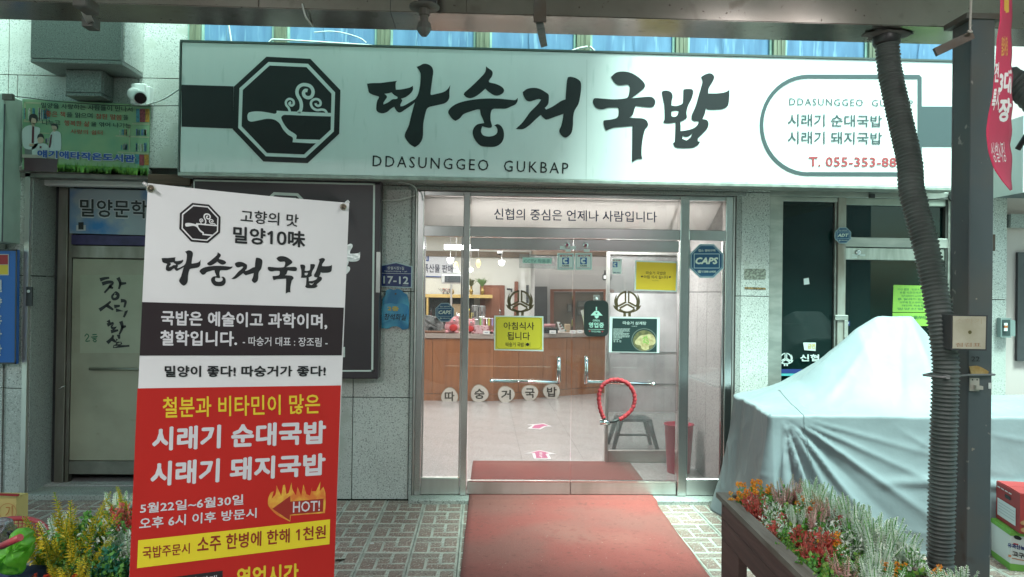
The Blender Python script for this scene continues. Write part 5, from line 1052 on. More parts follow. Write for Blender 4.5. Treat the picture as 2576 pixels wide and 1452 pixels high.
# small chips on the bottom rail etc: red cable lock hung on the right pull
t = thing('cable_lock', 'red fabric covered cable lock looped over the right door handle', 'lock', tuple(at(1550, 1010, DY-.075)))
YL = DY-.085
lp = [(1519, 1052), (1512, 1035), (1507, 1010), (1509, 985), (1520, 966), (1540, 956), (1562, 957), (1582, 968), (1595, 990), (1596, 1012), (1588, 1032), (1568, 1050), (1558, 1055)]
q = [at(a, b, YL) for a, b in lp]; qq = []; random.seed(12)
for i in range(len(q)-1):
    a, b, c, d = q[max(i-1, 0)], q[i], q[i+1], q[min(i+2, len(q)-1)]
    for k in range(7): t_ = k/7; qq.append(.5*((2*b)+(c-a)*t_+(2*a-5*b+4*c-d)*t_*t_+(3*b-a-3*c+d)*t_**3))
qq.append(q[-1]); rr = [.0165+.0035*sin(i*2.1)+random.uniform(-.0015, .0015) for i in range(len(qq))]
MB().tube(qq, rr, 12).build('cable_sleeve', M('sleeve_red', (.42, .03, .04), .8, var=.4, vscale=40, bump=.6, bscale=60), t)
MB().tube([at(1557, 1056, YL), at(1545, 1060, YL), at(1532, 1063, YL)], .010, 8).tube([at(1519, 1050, YL), at(1520, 1060, YL)], .011, 8).build('cable_end', M('rubber_black', (.02, .02, .02), .5), t)
MB().tube([at(1509, 1062, YL), at(1533, 1063, YL)], .020, 14).build('lock_barrel', chrome, t)
# street number plaque and studio plate on the pier
P = YP(FY)
t = slab('number_plaque', M('plaque_rim', (.45, .55, .58), .4), None, P, [T_(303, 715), T_(437, 690), T_(570, 725), T_(566, 902), T_(303, 892)], .012, .004); tag(t, 'dark blue house number plaque reading 17-12 on the granite pier', 'plaque')
flat('plaque_face', plaque_blue, t, P, [[T_(311, 722), T_(437, 698), T_(561, 731), T_(558, 893), T_(311, 884)]], .017)
pwh = M('plaque_white', (.62, .66, .66)); text('상설시장1길', pwh, t, P, [T_(366, 724), T_(502, 728), T_(502, 754), T_(366, 750)], .012, .0185); text('Sangseolsijang 1-gil', pwh, t, P, [T_(342, 757), T_(525, 761), T_(525, 774), T_(342, 770)], .004, .0185)
text('17-12', pwh, t, P, [T_(333, 802), T_(538, 808), T_(538, 871), T_(333, 865)], .025, .0185); flat('plaque_rule', pwh, t, P, [[T_(318, 779), T_(556, 784), T_(556, 787), T_(318, 782)]], .0185); text('도로명주소', pwh, t, P, [T_(488, 876), T_(537, 877), T_(537, 884), T_(488, 883)], 0, .0185)
cl = [T_(*p) for p in ((325, 1028), (330, 985), (350, 960), (355, 925), (385, 908), (420, 918), (445, 908), (480, 918), (500, 940), (525, 955), (535, 990), (543, 1030), (540, 1230), (490, 1240), (470, 1225), (440, 1212), (400, 1218), (370, 1232), (318, 1228))]
t = slab('studio_plate', M('plate_blue', (.02, .16, .32), .4, col2=(.08, .34, .48), vscale=5, lo=.42, hi=.62), None, P, smooth(cl, 3), .010, .012); tag(t, 'scalloped light blue plate with yellow and black brush writing on the granite pier', 'sign')
flat('plate_print', M('plate_sky', (.10, .36, .50), .4, col2=(.02, .20, .42), vscale=4), t, P, [smooth([T_(*p) for p in ((322, 1050), (350, 1032), (395, 1025), (440, 1035), (480, 1025), (530, 1045), (542, 1070), (538, 1195), (430, 1150), (320, 1190))], 3)], .0235)
text('2층', M('plate_yellow', (.60, .42, .04)), t, P, [T_(368, 1046), T_(460, 1050), T_(460, 1090), T_(368, 1086)], .03, .025)
text('창석화실', ink, t, P, [T_(342, 1108), T_(522, 1112), T_(522, 1166), T_(342, 1162)], .012, .025, italic=.2)
MB().lathe([(.008, 0), (.008, -.006)], tuple(P.p(*T_(435, 948), .028)), 10, axis='Y').build('screw', rust, t)

# ---------------- right window bay ---------------------------------------------
wb = thing('bank_window', 'dark tinted shop window and closed door right of the mid granite pier', 'window', (3.1, DY, 0))
WY = 6.12; P = YP(WY)
def wx(px): return X(px, WY)
def wz(py, px=2150): return Z(py, WY, px)
al2 = M('alu_old', (.36, .37, .34), .42, .7, col2=(.50, .50, .46), vscale=5, stretch=(1, 1, 3), bump=.05)
z_t = 2.475
MB().box(2.328, wx(1962), WY-.05, WY+.04, .03, z_t, bev=.003).build('frame_post', al2, wb)
MB().box(wx(2100), wx(2120), WY-.05, WY+.04, .03, z_t, bev=.003).build('frame_post', M('frame_rusty', (.26, .22, .18), .5, .4, col2=(.40, .40, .36), vscale=6, stretch=(2, 1, .4)), wb)
MB().box(wx(2386), 3.82, WY-.05, WY+.04, .03, z_t, bev=.003).build('frame_post', al2, wb)
MB().box(2.328, 3.82, WY-.052, WY+.04, z_t, 2.53, bev=.003).build('head_rail', al2, wb)
MB().box(wx(1962), wx(2100)-.001, WY-.04, WY+.03, wz(511), z_t-.001, bev=.003).build('head_rail', al2, wb)
MB().box(wx(2120), wx(2386)-.001, WY-.04, WY+.03, wz(517), z_t-.001, bev=.003).build('head_rail', M('head_worn', (.33, .35, .31), .5, .4, col2=(.48, .52, .46), vscale=4), wb)
MB().box(wx(1962), wx(2100), WY-.004, WY+.004, .3, wz(511)).build('window_pane', glass_d, wb)
MB().box(wx(2095), wx(2099), WY-.03, WY-.005, .3, wz(511)).build('bead', al2, wb)
MB().box(wx(2120), wx(2386), WY-.004, WY+.004, wz(598), wz(517)).build('transom_pane', glass_d, wb)
MB().box(wx(2120), wx(2386), WY-.045, WY+.03, wz(622), wz(598), bev=.003).build('transom_rail', al2, wb)
MB().box(wx(2118), wx(2384), WY-.035, WY+.03, wz(654), wz(624), bev=.003).build('door_top_rail', M('rail_streaked', (.40, .42, .38), .35, .7, col2=(.60, .62, .58), vscale=7, stretch=(3, 1, .4)), wb)
MB().box(wx(2118), wx(2384), WY-.008, WY+.002, .2, wz(654)).build('door_pane', glass_d, wb)
MB().box(wx(2368), wx(2372), WY-.03, WY-.01, .3, wz(654)).build('bead', al2, wb)
MB().box(2.328, 3.82, WY-.05, WY+.05, 0, .3).build('plinth', al2, wb)
MB().lathe([(.014, 0), (.022, .005), (.022, .014)], (wx(2152), WY-.052, wz(636)), 14, axis='Y').build('lock', chrome, wb)
for a, b, c, d in ((2137, 640, 2152, 644), (2137, 646, 2150, 650), (2156, 640, 2170, 645)): MB().box(wx(a), wx(c), WY-.037, WY-.0355, wz(d), wz(b)).build('rail_label', M('sticker_white'), wb)
MB().box(wx(2093), wx(2126), WY-.06, WY-.03, wz(806), wz(793), bev=.003).box(wx(2116), wx(2126), WY-.06, WY-.03, wz(850), wz(806), bev=.003).build('push_plate', al2, wb)
MB().box(wx(2176), wx(2188), WY-.07, WY-.05, wz(490), wz(500)).build('bracket', darkmetal, wb)
o = MB().box(wx(2173), wx(2222), WY-.12, WY-.056, wz(488), wz(477), bev=.004).build('door_closer', darkmetal); tag(o, 'small dark device under the sign above the tinted door', 'device')
o = MB().lathe([(.036, 0), (.036, .02)], (wx(2381), WY-.08, wz(498, 2380)), 16, axis='Y').tube([(wx(2320), WY-.06, wz(505, 2300)), (wx(2375), WY-.07, wz(498, 2300))], .004, 5).build('rubber_disc', M('rubber_black')); tag(o, 'round black rubber disc on the frame above the tinted door', 'disc')
# dark office behind the glass
off = thing('dark_office', 'unlit office behind the tinted window', 'room', (3.1, 8, 0))
ofm = M('office_dark', (.05, .055, .055), .8); MB().box(2.12, 2.16, 6.2, 7.4, 0, 2.6).build('wall', ofm, off); MB().box(2.16, 5.9, 7.3, 7.4, 0, 2.6).build('wall', ofm, off); MB().box(4.3, 4.34, 6.32, 7.3, 0, 2.6).build('wall', ofm, off); MB().box(2.12, 4.34, 6.2, 7.3, 2.55, 2.6).build('ceiling', ofm, off); MB().box(2.12, 4.34, 6.2, 7.3, 0.0, .02).build('floor', ofm, off)
for a, b in ((2196, 2205), (2212, 2216)): MB().box(wx(a)+.1, wx(b)+.1, 6.8, 6.85, 0, 2.5).build('office_post', M('office_grey', (.22, .26, .26), .4), off)
MB().box(2.3, 3.1, 6.9, 7.2, 1.1, 1.4).build('office_cabinet', M('office_brown', (.07, .055, .05), .6), off)
PD = YP(WY-.01)
def D2(x, y): return ((2850+x/1.815)/1.5652, (700+y/1.815)/1.5652)
o = slab('green_notice', M('paper_green', (.22, .42, .06), .6), None, PD, [D2(1212, 766), D2(1560, 775), D2(1560, 960), D2(1205, 960)], .001, .001); tag(o, 'lime green typed notice on the tinted door, upper sheet', 'notice', 'green notices')
for k, s_ in enumerate(('이전 안내', '본점 이전관계로 2022년', '16시30분부터 23시까지', '를 알려드립니다', '시무에 참고 바라며', '대단히 죄송합니다', '밀양신협')): text(s_, M('green_ink'), o, PD, [D2(1240+(k % 3)*16, 790+k*23), D2(1420+(k % 2)*60, 792+k*23), D2(1420+(k % 2)*60, 807+k*23), D2(1240+(k % 3)*16, 805+k*23)], 0, .004)
o = slab('green_notice', M('paper_green'), None, PD, [D2(1205, 965), D2(1560, 965), D2(1560, 1060), D2(1205, 1060)], .001, .001); tag(o, 'lime green typed notice on the tinted door, lower sheet behind the tarpaulin', 'notice', 'green notices')
text('6시 20시(월)부터', M('green_ink'), o, PD, [D2(1240, 985), D2(1440, 988), D2(1440, 1012), D2(1240, 1009)], .01, .004)
pwn = M('print_offwhite', (.60, .66, .64), .5)
o = multi('window_emblem', pwn, None, PD, hands_logo(*D2(443, 1292), 14.5), .002); tag(o, 'small white ring and cupped hands emblem low on the tinted window', 'emblem')
o = text('신협', pwn, None, PD, [D2(545, 1262), D2(680, 1262), D2(680, 1312), D2(545, 1312)], .03, .002, name='window_lettering'); tag(o, 'white lettering low on the tinted window beside the tarpaulin', 'lettering')
o = slab('window_stripe', M('stripe_navy', (.02, .04, .18)), None, PD, [D2(366, 1368), D2(560, 1368), D2(560, 1397), D2(366, 1397)], .001, .001); tag(o, 'navy, orange and teal stripe along the bottom of the tinted window', 'sticker')
multi('stripe_print', M('stripe_teal', (.08, .40, .42)), o, PD, [[D2(378, 1399), D2(560, 1399), D2(560, 1416), D2(378, 1416)]], .003); multi('stripe_print', M('stripe_orange', (.50, .18, .06)), o, PD, [[D2(366, 1369), D2(379, 1369), D2(379, 1416), D2(366, 1416)]], .0035)
o = slab('small_label', pwn, None, PD, [D2(566, 1178), D2(658, 1178), D2(655, 1238), D2(575, 1232)], .001, .001); tag(o, 'small white label with yellow marks on the tinted window', 'sticker'); text('금연', M('label_yellow', (.6, .45, .1)), o, PD, [D2(598, 1186), D2(652, 1186), D2(652, 1222), D2(598, 1222)], .02, .003)
o = slab('paper_scrap', pwn, None, PD, [D2(570, 722), D2(606, 715), D2(612, 760), D2(572, 766)], .001, .001); tag(o, 'torn scrap of pale paper on the tinted window', 'paper')
shield(*D2(846, 413), 22, 'faded blue octagonal security sign on the tinted window post', 'ADT', YP(WY-.055))
o = slab('blue_label', plaque_blue, None, YP(WY-.012), [D2(866, 1025), D2(900, 1025), D2(900, 1058), D2(866, 1058)], .002, .002); tag(o, 'tiny dark blue square label on the tinted door', 'sticker'); text('♥', pwn, o, YP(WY-.012), [D2(874, 1032), D2(892, 1032), D2(892, 1050), D2(874, 1050)], 0, .005)
# meter box on the right wall, side shop beyond
t = thing('meter_box', 'small open grey meter box with its lid aside on the right granite wall', 'meter box', tuple(at(2525, 850, FY)))
P = YP(FY)
slab('case', M('meter_grey', (.20, .25, .24), .5), t, P, [(2507, 800), (2533, 800), (2533, 849), (2507, 848)], .05, .002); slab('recess', M('meter_dark', (.03, .05, .05)), t, P, [(2510, 804), (2530, 804), (2530, 844), (2510, 844)], .002, .053)
slab('lid', M('meter_grey'), t, P, [(2534, 804), (2546, 806), (2546, 846), (2534, 844)], .008, .03); slab('switch', M('plastic_white'), t, P, [(2513, 812), (2521, 812), (2521, 832), (2513, 832)], .01, .055); slab('switch', M('switch_orange', (.4, .12, .04)), t, P, [(2513, 818), (2521, 818), (2521, 824), (2513, 824)], .012, .055)
nb = thing('neighbour_shop', 'pale pink rendered shop wall past the granite at the right edge', 'building', (5, FY, 0))
MB().box(4.33, 7.5, FY+.06, FY+.2, 0, 5.2).build('wall', M('render_pink', (.55, .46, .44), .8), nb); MB().box(4.32, 7.5, FY-.02, FY+.05, 2.25, 2.36).build('ledge', granite_d, nb); MB().box(4.42, 7.5, FY+.03, FY+.06, 1.15, 2.05).build('window', darkmetal, nb)
o = MB().box(X(2561, 5.7), 7, 5.65, 5.98, Z(487, 5.7, 2570), Z(296, 5.7, 2570), bev=.01).build('side_sign', M('side_sign_dark', (.10, .12, .13), .4)); tag(o, 'dark grey shop sign cut off at the right edge', 'sign'); text('식', pwh, o, YP(5.65), (2571, 340, 2600, 366), .02)
MB().box(X(2557, 5.7), X(2560, 5.7), 5.64, 5.99, Z(487, 5.7, 2570), Z(296, 5.7, 2570)).build('sign_edge', fw, o)
# ---------------- arcade canopy, gutter, column ---------------------------------
GYF, GYB, GZ = 3.30, 3.53, 2.875
gut = thing('steel_gutter', 'long stainless steel box gutter crossing overhead', 'gutter', (0, GYF, GZ))
def gutter_part(x0, x1):
    return MB().box(x0, x1, GYF, GYF+.004, GZ, GZ+.42).box(x0, x1, GYF+.005, GYB, GZ-.003, GZ+.003).box(x0, x1, GYB, GYB+.004, GZ, GZ+.30).build('gutter_sheet', steel_g, gut)
xs = [-5.5, -.42, 6.0]
for a, b in zip(xs, xs[1:]): gutter_part(a+.001, b-.001)
MB().box(X(638/1.0, GYF), X(640, GYF), GYF-.002, GYF, GZ, GZ+.4).box(X(1835/1.5652, GYF, 30), X(1835/1.5652, GYF, 30)+.003, GYF-.002, GYF, GZ, GZ+.4).build('sheet_seam', rust, gut)
roof = struct(MB().box(-6, 6.5, -4.5, GYF-.02, 3.36, 3.44).build('canopy_roof', M('roof_grey', (.53, .53, .52), .8, var=.3, vscale=1)))
MB().box(-6, 6.5, 3.0, 3.06, 3.2, 3.355).build('roof_beam', rust, roof)
# unseen high roof, its slit and opening shaped to grade the daylight: closed over the left and middle of the gap, a slit left along the wall, open to the sky on the right
hr_ = struct(MB().box(-7, -2.42, -4.5, 5.40, 4.75, 4.76).box(-2.42, 1.3, -4.5, 5.47, 4.75, 4.76).box(1.3, 6.5, -4.5, 3.0, 4.75, 4.76).build('light_shaping_roof', M('light_shaping_roof', (.28, .36, .33), .8, trans=.75)))
# opposite side of the alley (seen only in reflections)
opp = struct(MB().box(-9, 9, -5.2, -5.0, 0, 5.5).build('opposite_wall', M('opposite_wall', (.57, .58, .57), .8, var=.4, vscale=.7)))
for x0, x1, z0, z1, c in ((-5, -2.6, 2.3, 3.0, (.45, .04, .05)), (-2.2, .6, 2.35, 3.0, (.5, .5, .48)), (1.2, 3.6, 2.3, 2.95, (.35, .02, .10)), (-4.6, -2.9, .3, 2.1, (.06, .07, .07)), (-1.8, .2, .3, 2.1, (.10, .09, .07)), (1.5, 3.2, .4, 2.1, (.08, .12, .11))):
    MB().box(x0, x1, -5.0, -4.9, z0, z1).build('opposite_board', M('opp_%d' % int(c[0]*100+c[1]*1000), c, .5), opp)
# two lit fluorescent battens over the alley behind the camera: their streaks show in the gutter
tubem = M('alley_tube_glow', (1, 1, 1), emit=(1, .96, .97), es=6)
for i, (x, ty) in enumerate(((1.55, 2.0), (2.02, 2.0), (-2.0, .1))):
    t = MB().tube([(x, ty-1.3, 3.26), (x, ty, 3.26)], .016, 10).build('tube_light', tubem); tag(t, 'lit fluorescent tube under the canopy, %s' % ('nearer the middle', 'nearer the column', 'over the left stall')[i], 'light', 'alley fluorescent tubes')
    MB().box(x-.04, x+.04, ty-1.35, ty+.05, 3.30, 3.35).build('tube_housing', M('plastic_white'), t)
for x, ty, e in ((1.55, 2.0, 6.5), (2.02, 2.0, 6.5), (-2.0, .1, 58)): area('alley_light', (x, ty-.65, 3.24), .05, 1.2, e, (1, .965, .965))
# overhead odds and ends
t = thing('ceiling_bracket', 'grimy round flange with a drop bolt hanging at the top centre', 'bracket', tuple(at(1067, 20, 3.1)))
def O8(x, y): return ((1500+x/2.862)/1.5652, (y/2.862)/1.5652)
c = at(*O8(490, 70), 3.1); k = (at(*O8(660, 70), 3.1)-c).x
MB().lathe([(k, 0), (k, -.008), (k*.2, -.012)], (c.x, 3.1, c.z), 26).build('flange', rust, t)
MB().lathe([(.022, 0), (.022, -.03), (.016, -.032), (.016, -.06), (.026, -.062), (.030, -.085), (.024, -.10), (.012, -.115)], (c.x-.0, 3.1, c.z-.008), 10, smooth=False).build('bolt', rust, t)
MB().box(c.x-.025, c.x+.05, 3.07, 3.13, c.z, 3.2).build('hanger_plate', darkmetal, t)
t = thing('roof_bracket', 'grey square steel tube arm bent down in front of the gutter', 'bracket', tuple(at(1358, 60, 3.15)))
a0, a1, a2 = at(1358, -30, 3.12), at(1358, 56, 3.15), at(1366, 106, 3.42)
def sqtube(p, q, w, d=None):
    d = d or w; p, q = Vector(p), Vector(q); ax = (q-p).normalized(); s_ = ax.cross(Vector((0, 1, 0))); s_ = s_.normalized() if s_.length > .1 else Vector((1, 0, 0)); u_ = ax.cross(s_).normalized()
    f = lambda c_: [c_-s_*w/2-u_*d/2, c_+s_*w/2-u_*d/2, c_+s_*w/2+u_*d/2, c_-s_*w/2+u_*d/2]
    return MB().hexa(f(p)+f(q))
sqtube(a0, a1, .052, .03).build('arm_upper', rust, t); sqtube(a1+Vector((0, .004, -.002)), a2, .045, .03).build('arm_lower', M('arm_grey', (.16, .18, .17), .6, .3, var=.3, vscale=20), t)
t = thing('lamp_arm', 'thin metal arm with a small housing at the top left', 'bracket', tuple(at(215, 30, 3.0)))
sqtube(at(188, -25, 2.9), at(228, 58, 3.15), .028).build('arm', alu, t); MB().box(X(188, 2.9, 0), X(225, 2.9, 0), 2.88, 2.98, at(190, 20, 2.9).z, at(190, -10, 2.9).z, bev=.005).build('housing', rust, t); c = at(229, 60, 3.15); MB().box(c.x-.022, c.x+.022, 3.12, 3.18, c.z-.02, c.z+.02).build('end_cap', rust, t)
cable('cable', [at(760, 10, 3.28), at(768, 40, 3.28), at(778, 55, 3.4), at(786, 66, 3.5)], .004, cable_w, 'pale wire dangling at the gutter left of centre')
# column
CYF = 3.14
col = thing('steel_column', 'dark grey steel column standing right of the hose', 'column', (2.14, CYF, 0))
cx0, cx1 = X(2438, CYF, 800), X(2497, CYF, 800); cz1 = GZ-.006
MB().box(cx0-.002, cx1, CYF, CYF+.012, 0, cz1, bev=.003).build('front_flange', column_m, col)
MB().box(cx0, cx0+.012, CYF+.013, CYF+.12, 0, cz1).build('web', column_m, col)
MB().box(cx0-.002, cx1, CYF+.121, CYF+.133, 0, cz1, bev=.003).build('rear_flange', column_m, col)
MB().box(cx1-.010, cx1-.001, CYF+.013, CYF+.12, 0, cz1).build('side_plate', column_m, col)
MB().box(cx0-.04, cx1+.04, CYF-.04, CYF+.17, 0, .012).build('base_plate', rust, col)
a, b = at(2352, 132, 3.10), at(2446, 88, 3.05); sqtube(a, b, .035, .03).build('side_bracket', rust, col)
MB().box(cx0-.03, cx1+.03, CYF-.01, CYF+.15, cz1-.02, cz1+.004).build('cap_plate', rust, col)
cable('cable', [at(2443, -20, 3.02), at(2441, 40, 3.02), at(2440, 74, 3.03), at(2444, 80, 3.02), at(2434, 78, 3.02)], .005, M('rope', (.45, .42, .38), .8), 'white rope tied down from above at the column top', 'rope')
P = YP(CYF-.001)
text('22', ink, col, P, (2443, 897, 2464, 909), -.01, .002)
multi('dirt_mark', M('dirt_rub', (.28, .26, .22), .8), col, P, [circ(2456, 752, 2.4, 7), circ(2449, 1130, 2.6, 7), [(2444, 1128), (2447, 1126), (2447, 1135), (2444, 1134)]], .001)
# extinguisher cabinet hung on the column
t = thing('cabinet_box', 'yellowed white square box with dark frame hanging on the column', 'box', tuple(at(2433, 836, CYF-.08)))
PF = YP(3.0); slab('case', darkmetal, t, PF, [(2389, 791), (2480, 793), (2477, 882), (2388, 880)], .012, .0); slab('front_panel', M('panel_yellowed', (.50, .47, .37), .5, col2=(.40, .36, .26), vscale=9), t, PF, [(2392, 795), (2475, 796), (2473, 878), (2391, 876)], .0015, .0125)
slab('case_side', darkmetal, t, PF, [(2390, 792), (2479, 794), (2476, 881), (2389, 879)], .088, -.09)
text('소화기', M('faded_tan', (.42, .36, .26)), t, PF, (2398, 801, 2464, 815), .0, .0148); text('점검표', M('faded_red', (.36, .18, .10)), t, PF, (2398, 862, 2462, 872), .0, .0148); flat('knob_plate', M('knob_brass', (.10, .085, .02), .5), t, PF, [circ(2434, 835.5, 4.6, 16)], .0150)
t = thing('hook_plate', 'small white hook plate screwed to the column under the tie', 'hook', tuple(at(2449, 965, CYF)))
slab('plate', M('plate_offwhite', (.42, .42, .36), .5), t, P, [(2438, 950), (2461, 951), (2461, 984), (2437, 983)], .006, .001); multi('screw', ink, t, P, [circ(2443.5, 955, 2, 8), circ(2455, 955, 2, 8)], .008); slab('hook', M('plate_offwhite'), t, P, [(2446, 968), (2463, 970), (2463, 979), (2446, 978)], .02, .007)
o = slab('brown_scrap', M('tape_brown', (.34, .22, .06), .6, col2=(.50, .40, .18), vscale=20), None, P, smooth([(2436, 922), (2455, 920), (2470, 926), (2484, 934), (2482, 942), (2470, 940), (2440, 940)], 2), .006, .003); tag(o, 'torn brown tape scrap tucked behind the tie on the column', 'tape')
o = slab('white_sticker', M('sticker_white'), None, P, [(2486, 963), (2494, 963), (2494, 978), (2486, 978)], .001, .001); tag(o, 'small white sticker at the right edge of the column', 'sticker')
tie = MB(); zt = at(2450, 942, CYF).z; xl = at(2340, 942, 3.05).x; x_a, x_b, y_a, y_b = xl-.004, cx1+.006, 3.01, CYF+.14
tie.tube([(x_a, y_a+.08, zt), (x_a+.03, y_a, zt), (cx0-.02, CYF-.025, zt), (x_b, CYF-.006, zt), (x_b+.004, y_b, zt-.004), (cx0, y_b+.02, zt), (x_a, y_a+.08, zt)], .005, 6)
o = tie.build('cable_tie', M('tie_grey', (.20, .20, .20), .5)); tag(o, 'grey tie strapping the ribbed hose to the column', 'tie'); MB().box(at(2388, 942, 3.0).x, at(2398, 942, 3.0).x, 3.02, 3.04, zt-.008, zt+.008).build('buckle', M('tie_grey'), o)
# ribbed hose
hm = M('hose_grey', (.098, .112, .104), .55, var=.3, vscale=7, bump=.2, bscale=70)
def hose(pts, r, pitch, amp, parent, name='ribbed_hose'):
    P_ = [Vector(p) for p in pts]; q = []
    for i in range(len(P_)-1):
        a, b, c, d = P_[max(i-1, 0)], P_[i], P_[i+1], P_[min(i+2, len(P_)-1)]; n = max(4, int((c-b).length/.0035))
        for k in range(n): t_ = k/n; q.append(.5*((2*b)+(c-a)*t_+(2*a-5*b+4*c-d)*t_*t_+(3*b-a-3*c+d)*t_**3))
    s = 0; rs = []
    for i, p in enumerate(q):
        if i: s += (p-q[i-1]).length
        f = (s/pitch) % 1; rs.append(r-amp+amp*2*(max(0, 1-abs(f-.5)*3.0)))
    return MB().tube(q, rs, 28, smooth=True).build(name, hm, parent)
hp = [(2230, 92), (2231, 105), (2239, 182), (2262, 290), (2288, 409), (2294, 482), (2330, 623), (2352, 729), (2364, 799), (2378, 905), (2378, 963), (2372, 1150), (2366, 1396), (2364, 1480)]
HY = [3.41, 3.41, 3.40, 3.36, 3.30, 3.26, 3.18, 3.13, 3.10, 3.08, 3.08, 3.09, 3.10, 3.1]
ht = thing('drain_hose', 'thick grey ribbed hose hanging from the gutter and running down the column', 'hose', tuple(at(*hp[-1], 3.1)))
pts = [at(a, b, y) for (a, b), y in zip(hp, HY)]; pts.append(Vector((pts[-1].x, 3.1, .0))); hose(pts, .051, .0172, .0045, ht)
c = pts[0]; MB().lathe([(.058, 0), (.060, -.006), (.060, -.045), (.055, -.05)], (c.x, c.y, GZ-.004), 24).build('collar', M('collar_black', (.03, .03, .03), .4), ht)
mb = MB(); random.seed(2); mb.blob((c.x, c.y, GZ-.008), (.10, .07, .012), 0, 20, 8, .6, 3); mb.build('sealant', M('sealant', (.14, .13, .12), .9, bump=.6, bscale=60), ht)
# second hose elbow beyond the column
h2 = thing('side_hose', 'second grey ribbed hose bending out behind the column at the right edge', 'hose', tuple(at(2540, 240, 3.6)))
hose([at(2486, 330, 3.62), at(2482, 280, 3.6), at(2492, 235, 3.55), at(2530, 205, 3.5), at(2575, 222, 3.45), at(2630, 275, 3.35), at(2680, 340, 3.3)], .066, .034, .004, h2)
MB().tube([at(2560, 376, 3.6), at(2590, 330, 3.55)], .014, 8).build('prop_rod', darkmetal, h2)
MB().box(X(2488, 3.3, 620), X(2500, 3.3, 620), 3.29, 3.33, Z(632, 3.3, 2490), Z(590, 3.3, 2490)).build('clamp', rust, h2)
# red pennant flag, seen edge-on at the top right
FYY = 2.6; fm_ = M('flag_red', (.52, .025, .085), .7, var=.15, vscale=4, trans=.12)
le = [(2517, -30), (2515, 60), (2507, 120), (2503, 200), (2496, 290), (2485, 350), (2480, 400), (2486, 460), (2500, 510), (2520, 545), (2541, 575)]
re_ = [(2545, -30), (2546, 50), (2543, 100), (2546, 160), (2543, 200), (2548, 230), (2544, 275), (2548, 320), (2543, 360), (2546, 400), (2540, 440), (2546, 475), (2545, 500), (2543, 540), (2546, 575)]
le = [(a, b*.835) for a, b in le]; re_ = [(a, b*.83) for a, b in re_]
def lerp_path(pts, v):
    y0, y1 = pts[0][1], pts[-1][1]; y = y0+(y1-y0)*v
    for (xa, ya), (xb, yb) in zip(pts, pts[1:]):
        if ya <= y <= yb+1e-6: return xa+(xb-xa)*(y-ya)/(yb-ya), y
    return pts[-1]
def flag_pt(u, v, off=0):
    a, b = lerp_path(le, v), lerp_path(re_, v); px, py = a[0]*(1-u)+b[0]*u, a[1]*(1-u)+b[1]*u
    return at(px, py, FYY+.16*u+.03*sin(v*9)*u-off)
nv, nu = 40, 8; mb = MB(); mb.add([flag_pt(i/nu, j/nv) for j in range(nv+1) for i in range(nu+1)], [(j*(nu+1)+i, j*(nu+1)+i+1, (j+1)*(nu+1)+i+1, (j+1)*(nu+1)+i) for j in range(nv) for i in range(nu)], 0, True)
fo = mb.build('pennant_flag', fm_); sm_ = fo.modifiers.new('s', 'SOLIDIFY'); sm_.thickness = .0012
tag(fo, 'crumpled red pennant flag with white and yellow lettering hanging at the top right', 'flag')
def ftext(s, m_, u0, v0, u1, v1, b=.03, rot=0):
    v, f = text2d(s, b); MB().add([flag_pt(u0+(u1-u0)*(p[0] if not rot else p[1]), v0+(v1-v0)*(p[1] if not rot else p[0])+rot*.03*p[0], .006+p[2]*.0001) for p in v], f).build('lettering', m_, fo, fix=False)
ftext('3대', M('flag_white', (.7, .66, .66)), .30, .40, .98, .52, .045); ftext('장', M('flag_white'), .42, .54, .95, .66, .045); ftext('특시', M('flag_white'), .05, .49, .40, .60, .03); ftext('전', M('flag_white'), .02, .36, .25, .46, .03)
ftext('밀양시장', M('flag_yellow', (.62, .36, .03)), .35, .23, .75, .33, .02); ftext('상설시장', M('flag_white'), .15, .76, .75, .86, .0); ftext('1', M('flag_yellow'), .35, .0, .75, .12, .08)

# ---------------- standing banner --------------------------------------------------
TL_, TR_ = at(370, 462, 2.23), at(877, 512, 2.50); BL_, BR_ = at(325, 1452, 2.23), at(841, 1452, 2.5)
nrm = (TR_-TL_).cross(BL_-TL_).normalized(); BP = Pl((TL_+TR_+BL_)/3, nrm)
bn = thing('standing_banner', 'tall white, black and red standing banner with Korean menu lettering in the left foreground', 'banner', tuple(BP.p(600, 1452)))
# the cloth: fine sheet, slightly bowed between its eyelets
ey = quadmap([(372, 461), (878, 511), (832, 1640), (316, 1640)])
def tops(u): return 461+50*u+3.2*sin(pi*u)
mb = MB(); nu, nv = 24, 40; vs = []
for j in range(nv+1):
    for i in range(nu+1):
        u, v = i/nu, j/nv; x, y = ey(u, v)
        if j == 0: y += 2.5*sin(pi*u)
        vs.append(BP.p(x, y, 0))
mb.add(vs, [(j*(nu+1)+i, j*(nu+1)+i+1, (j+1)*(nu+1)+i+1, (j+1)*(nu+1)+i) for j in range(nv) for i in range(nu)])
cl = mb.build('banner_sheet', banner_w, bn); sm_ = cl.modifiers.new('s', 'SOLIDIFY'); sm_.thickness = .0015; sm_.offset = -1 if True else 1
P = BP; OB = .0028
flat('black_panel', M('banner_black', (.026, .018, .021), .5, spec=.3), bn, P, [[(357.5, 760), (864.5, 774), (859, 894), (351, 894.5)]], OB)
flat('red_panel', red_b, bn, P, [[(345.5, 977), (857, 969.5), (833, 1640), (317, 1640)]], OB)
def S3(x, y): return ((500+x/1.771)/1.5652, (680+y/1.771)/1.5652)
def S4(x, y): return ((x/1.7173)/1.5652, (1450+y/1.7173)/1.5652)
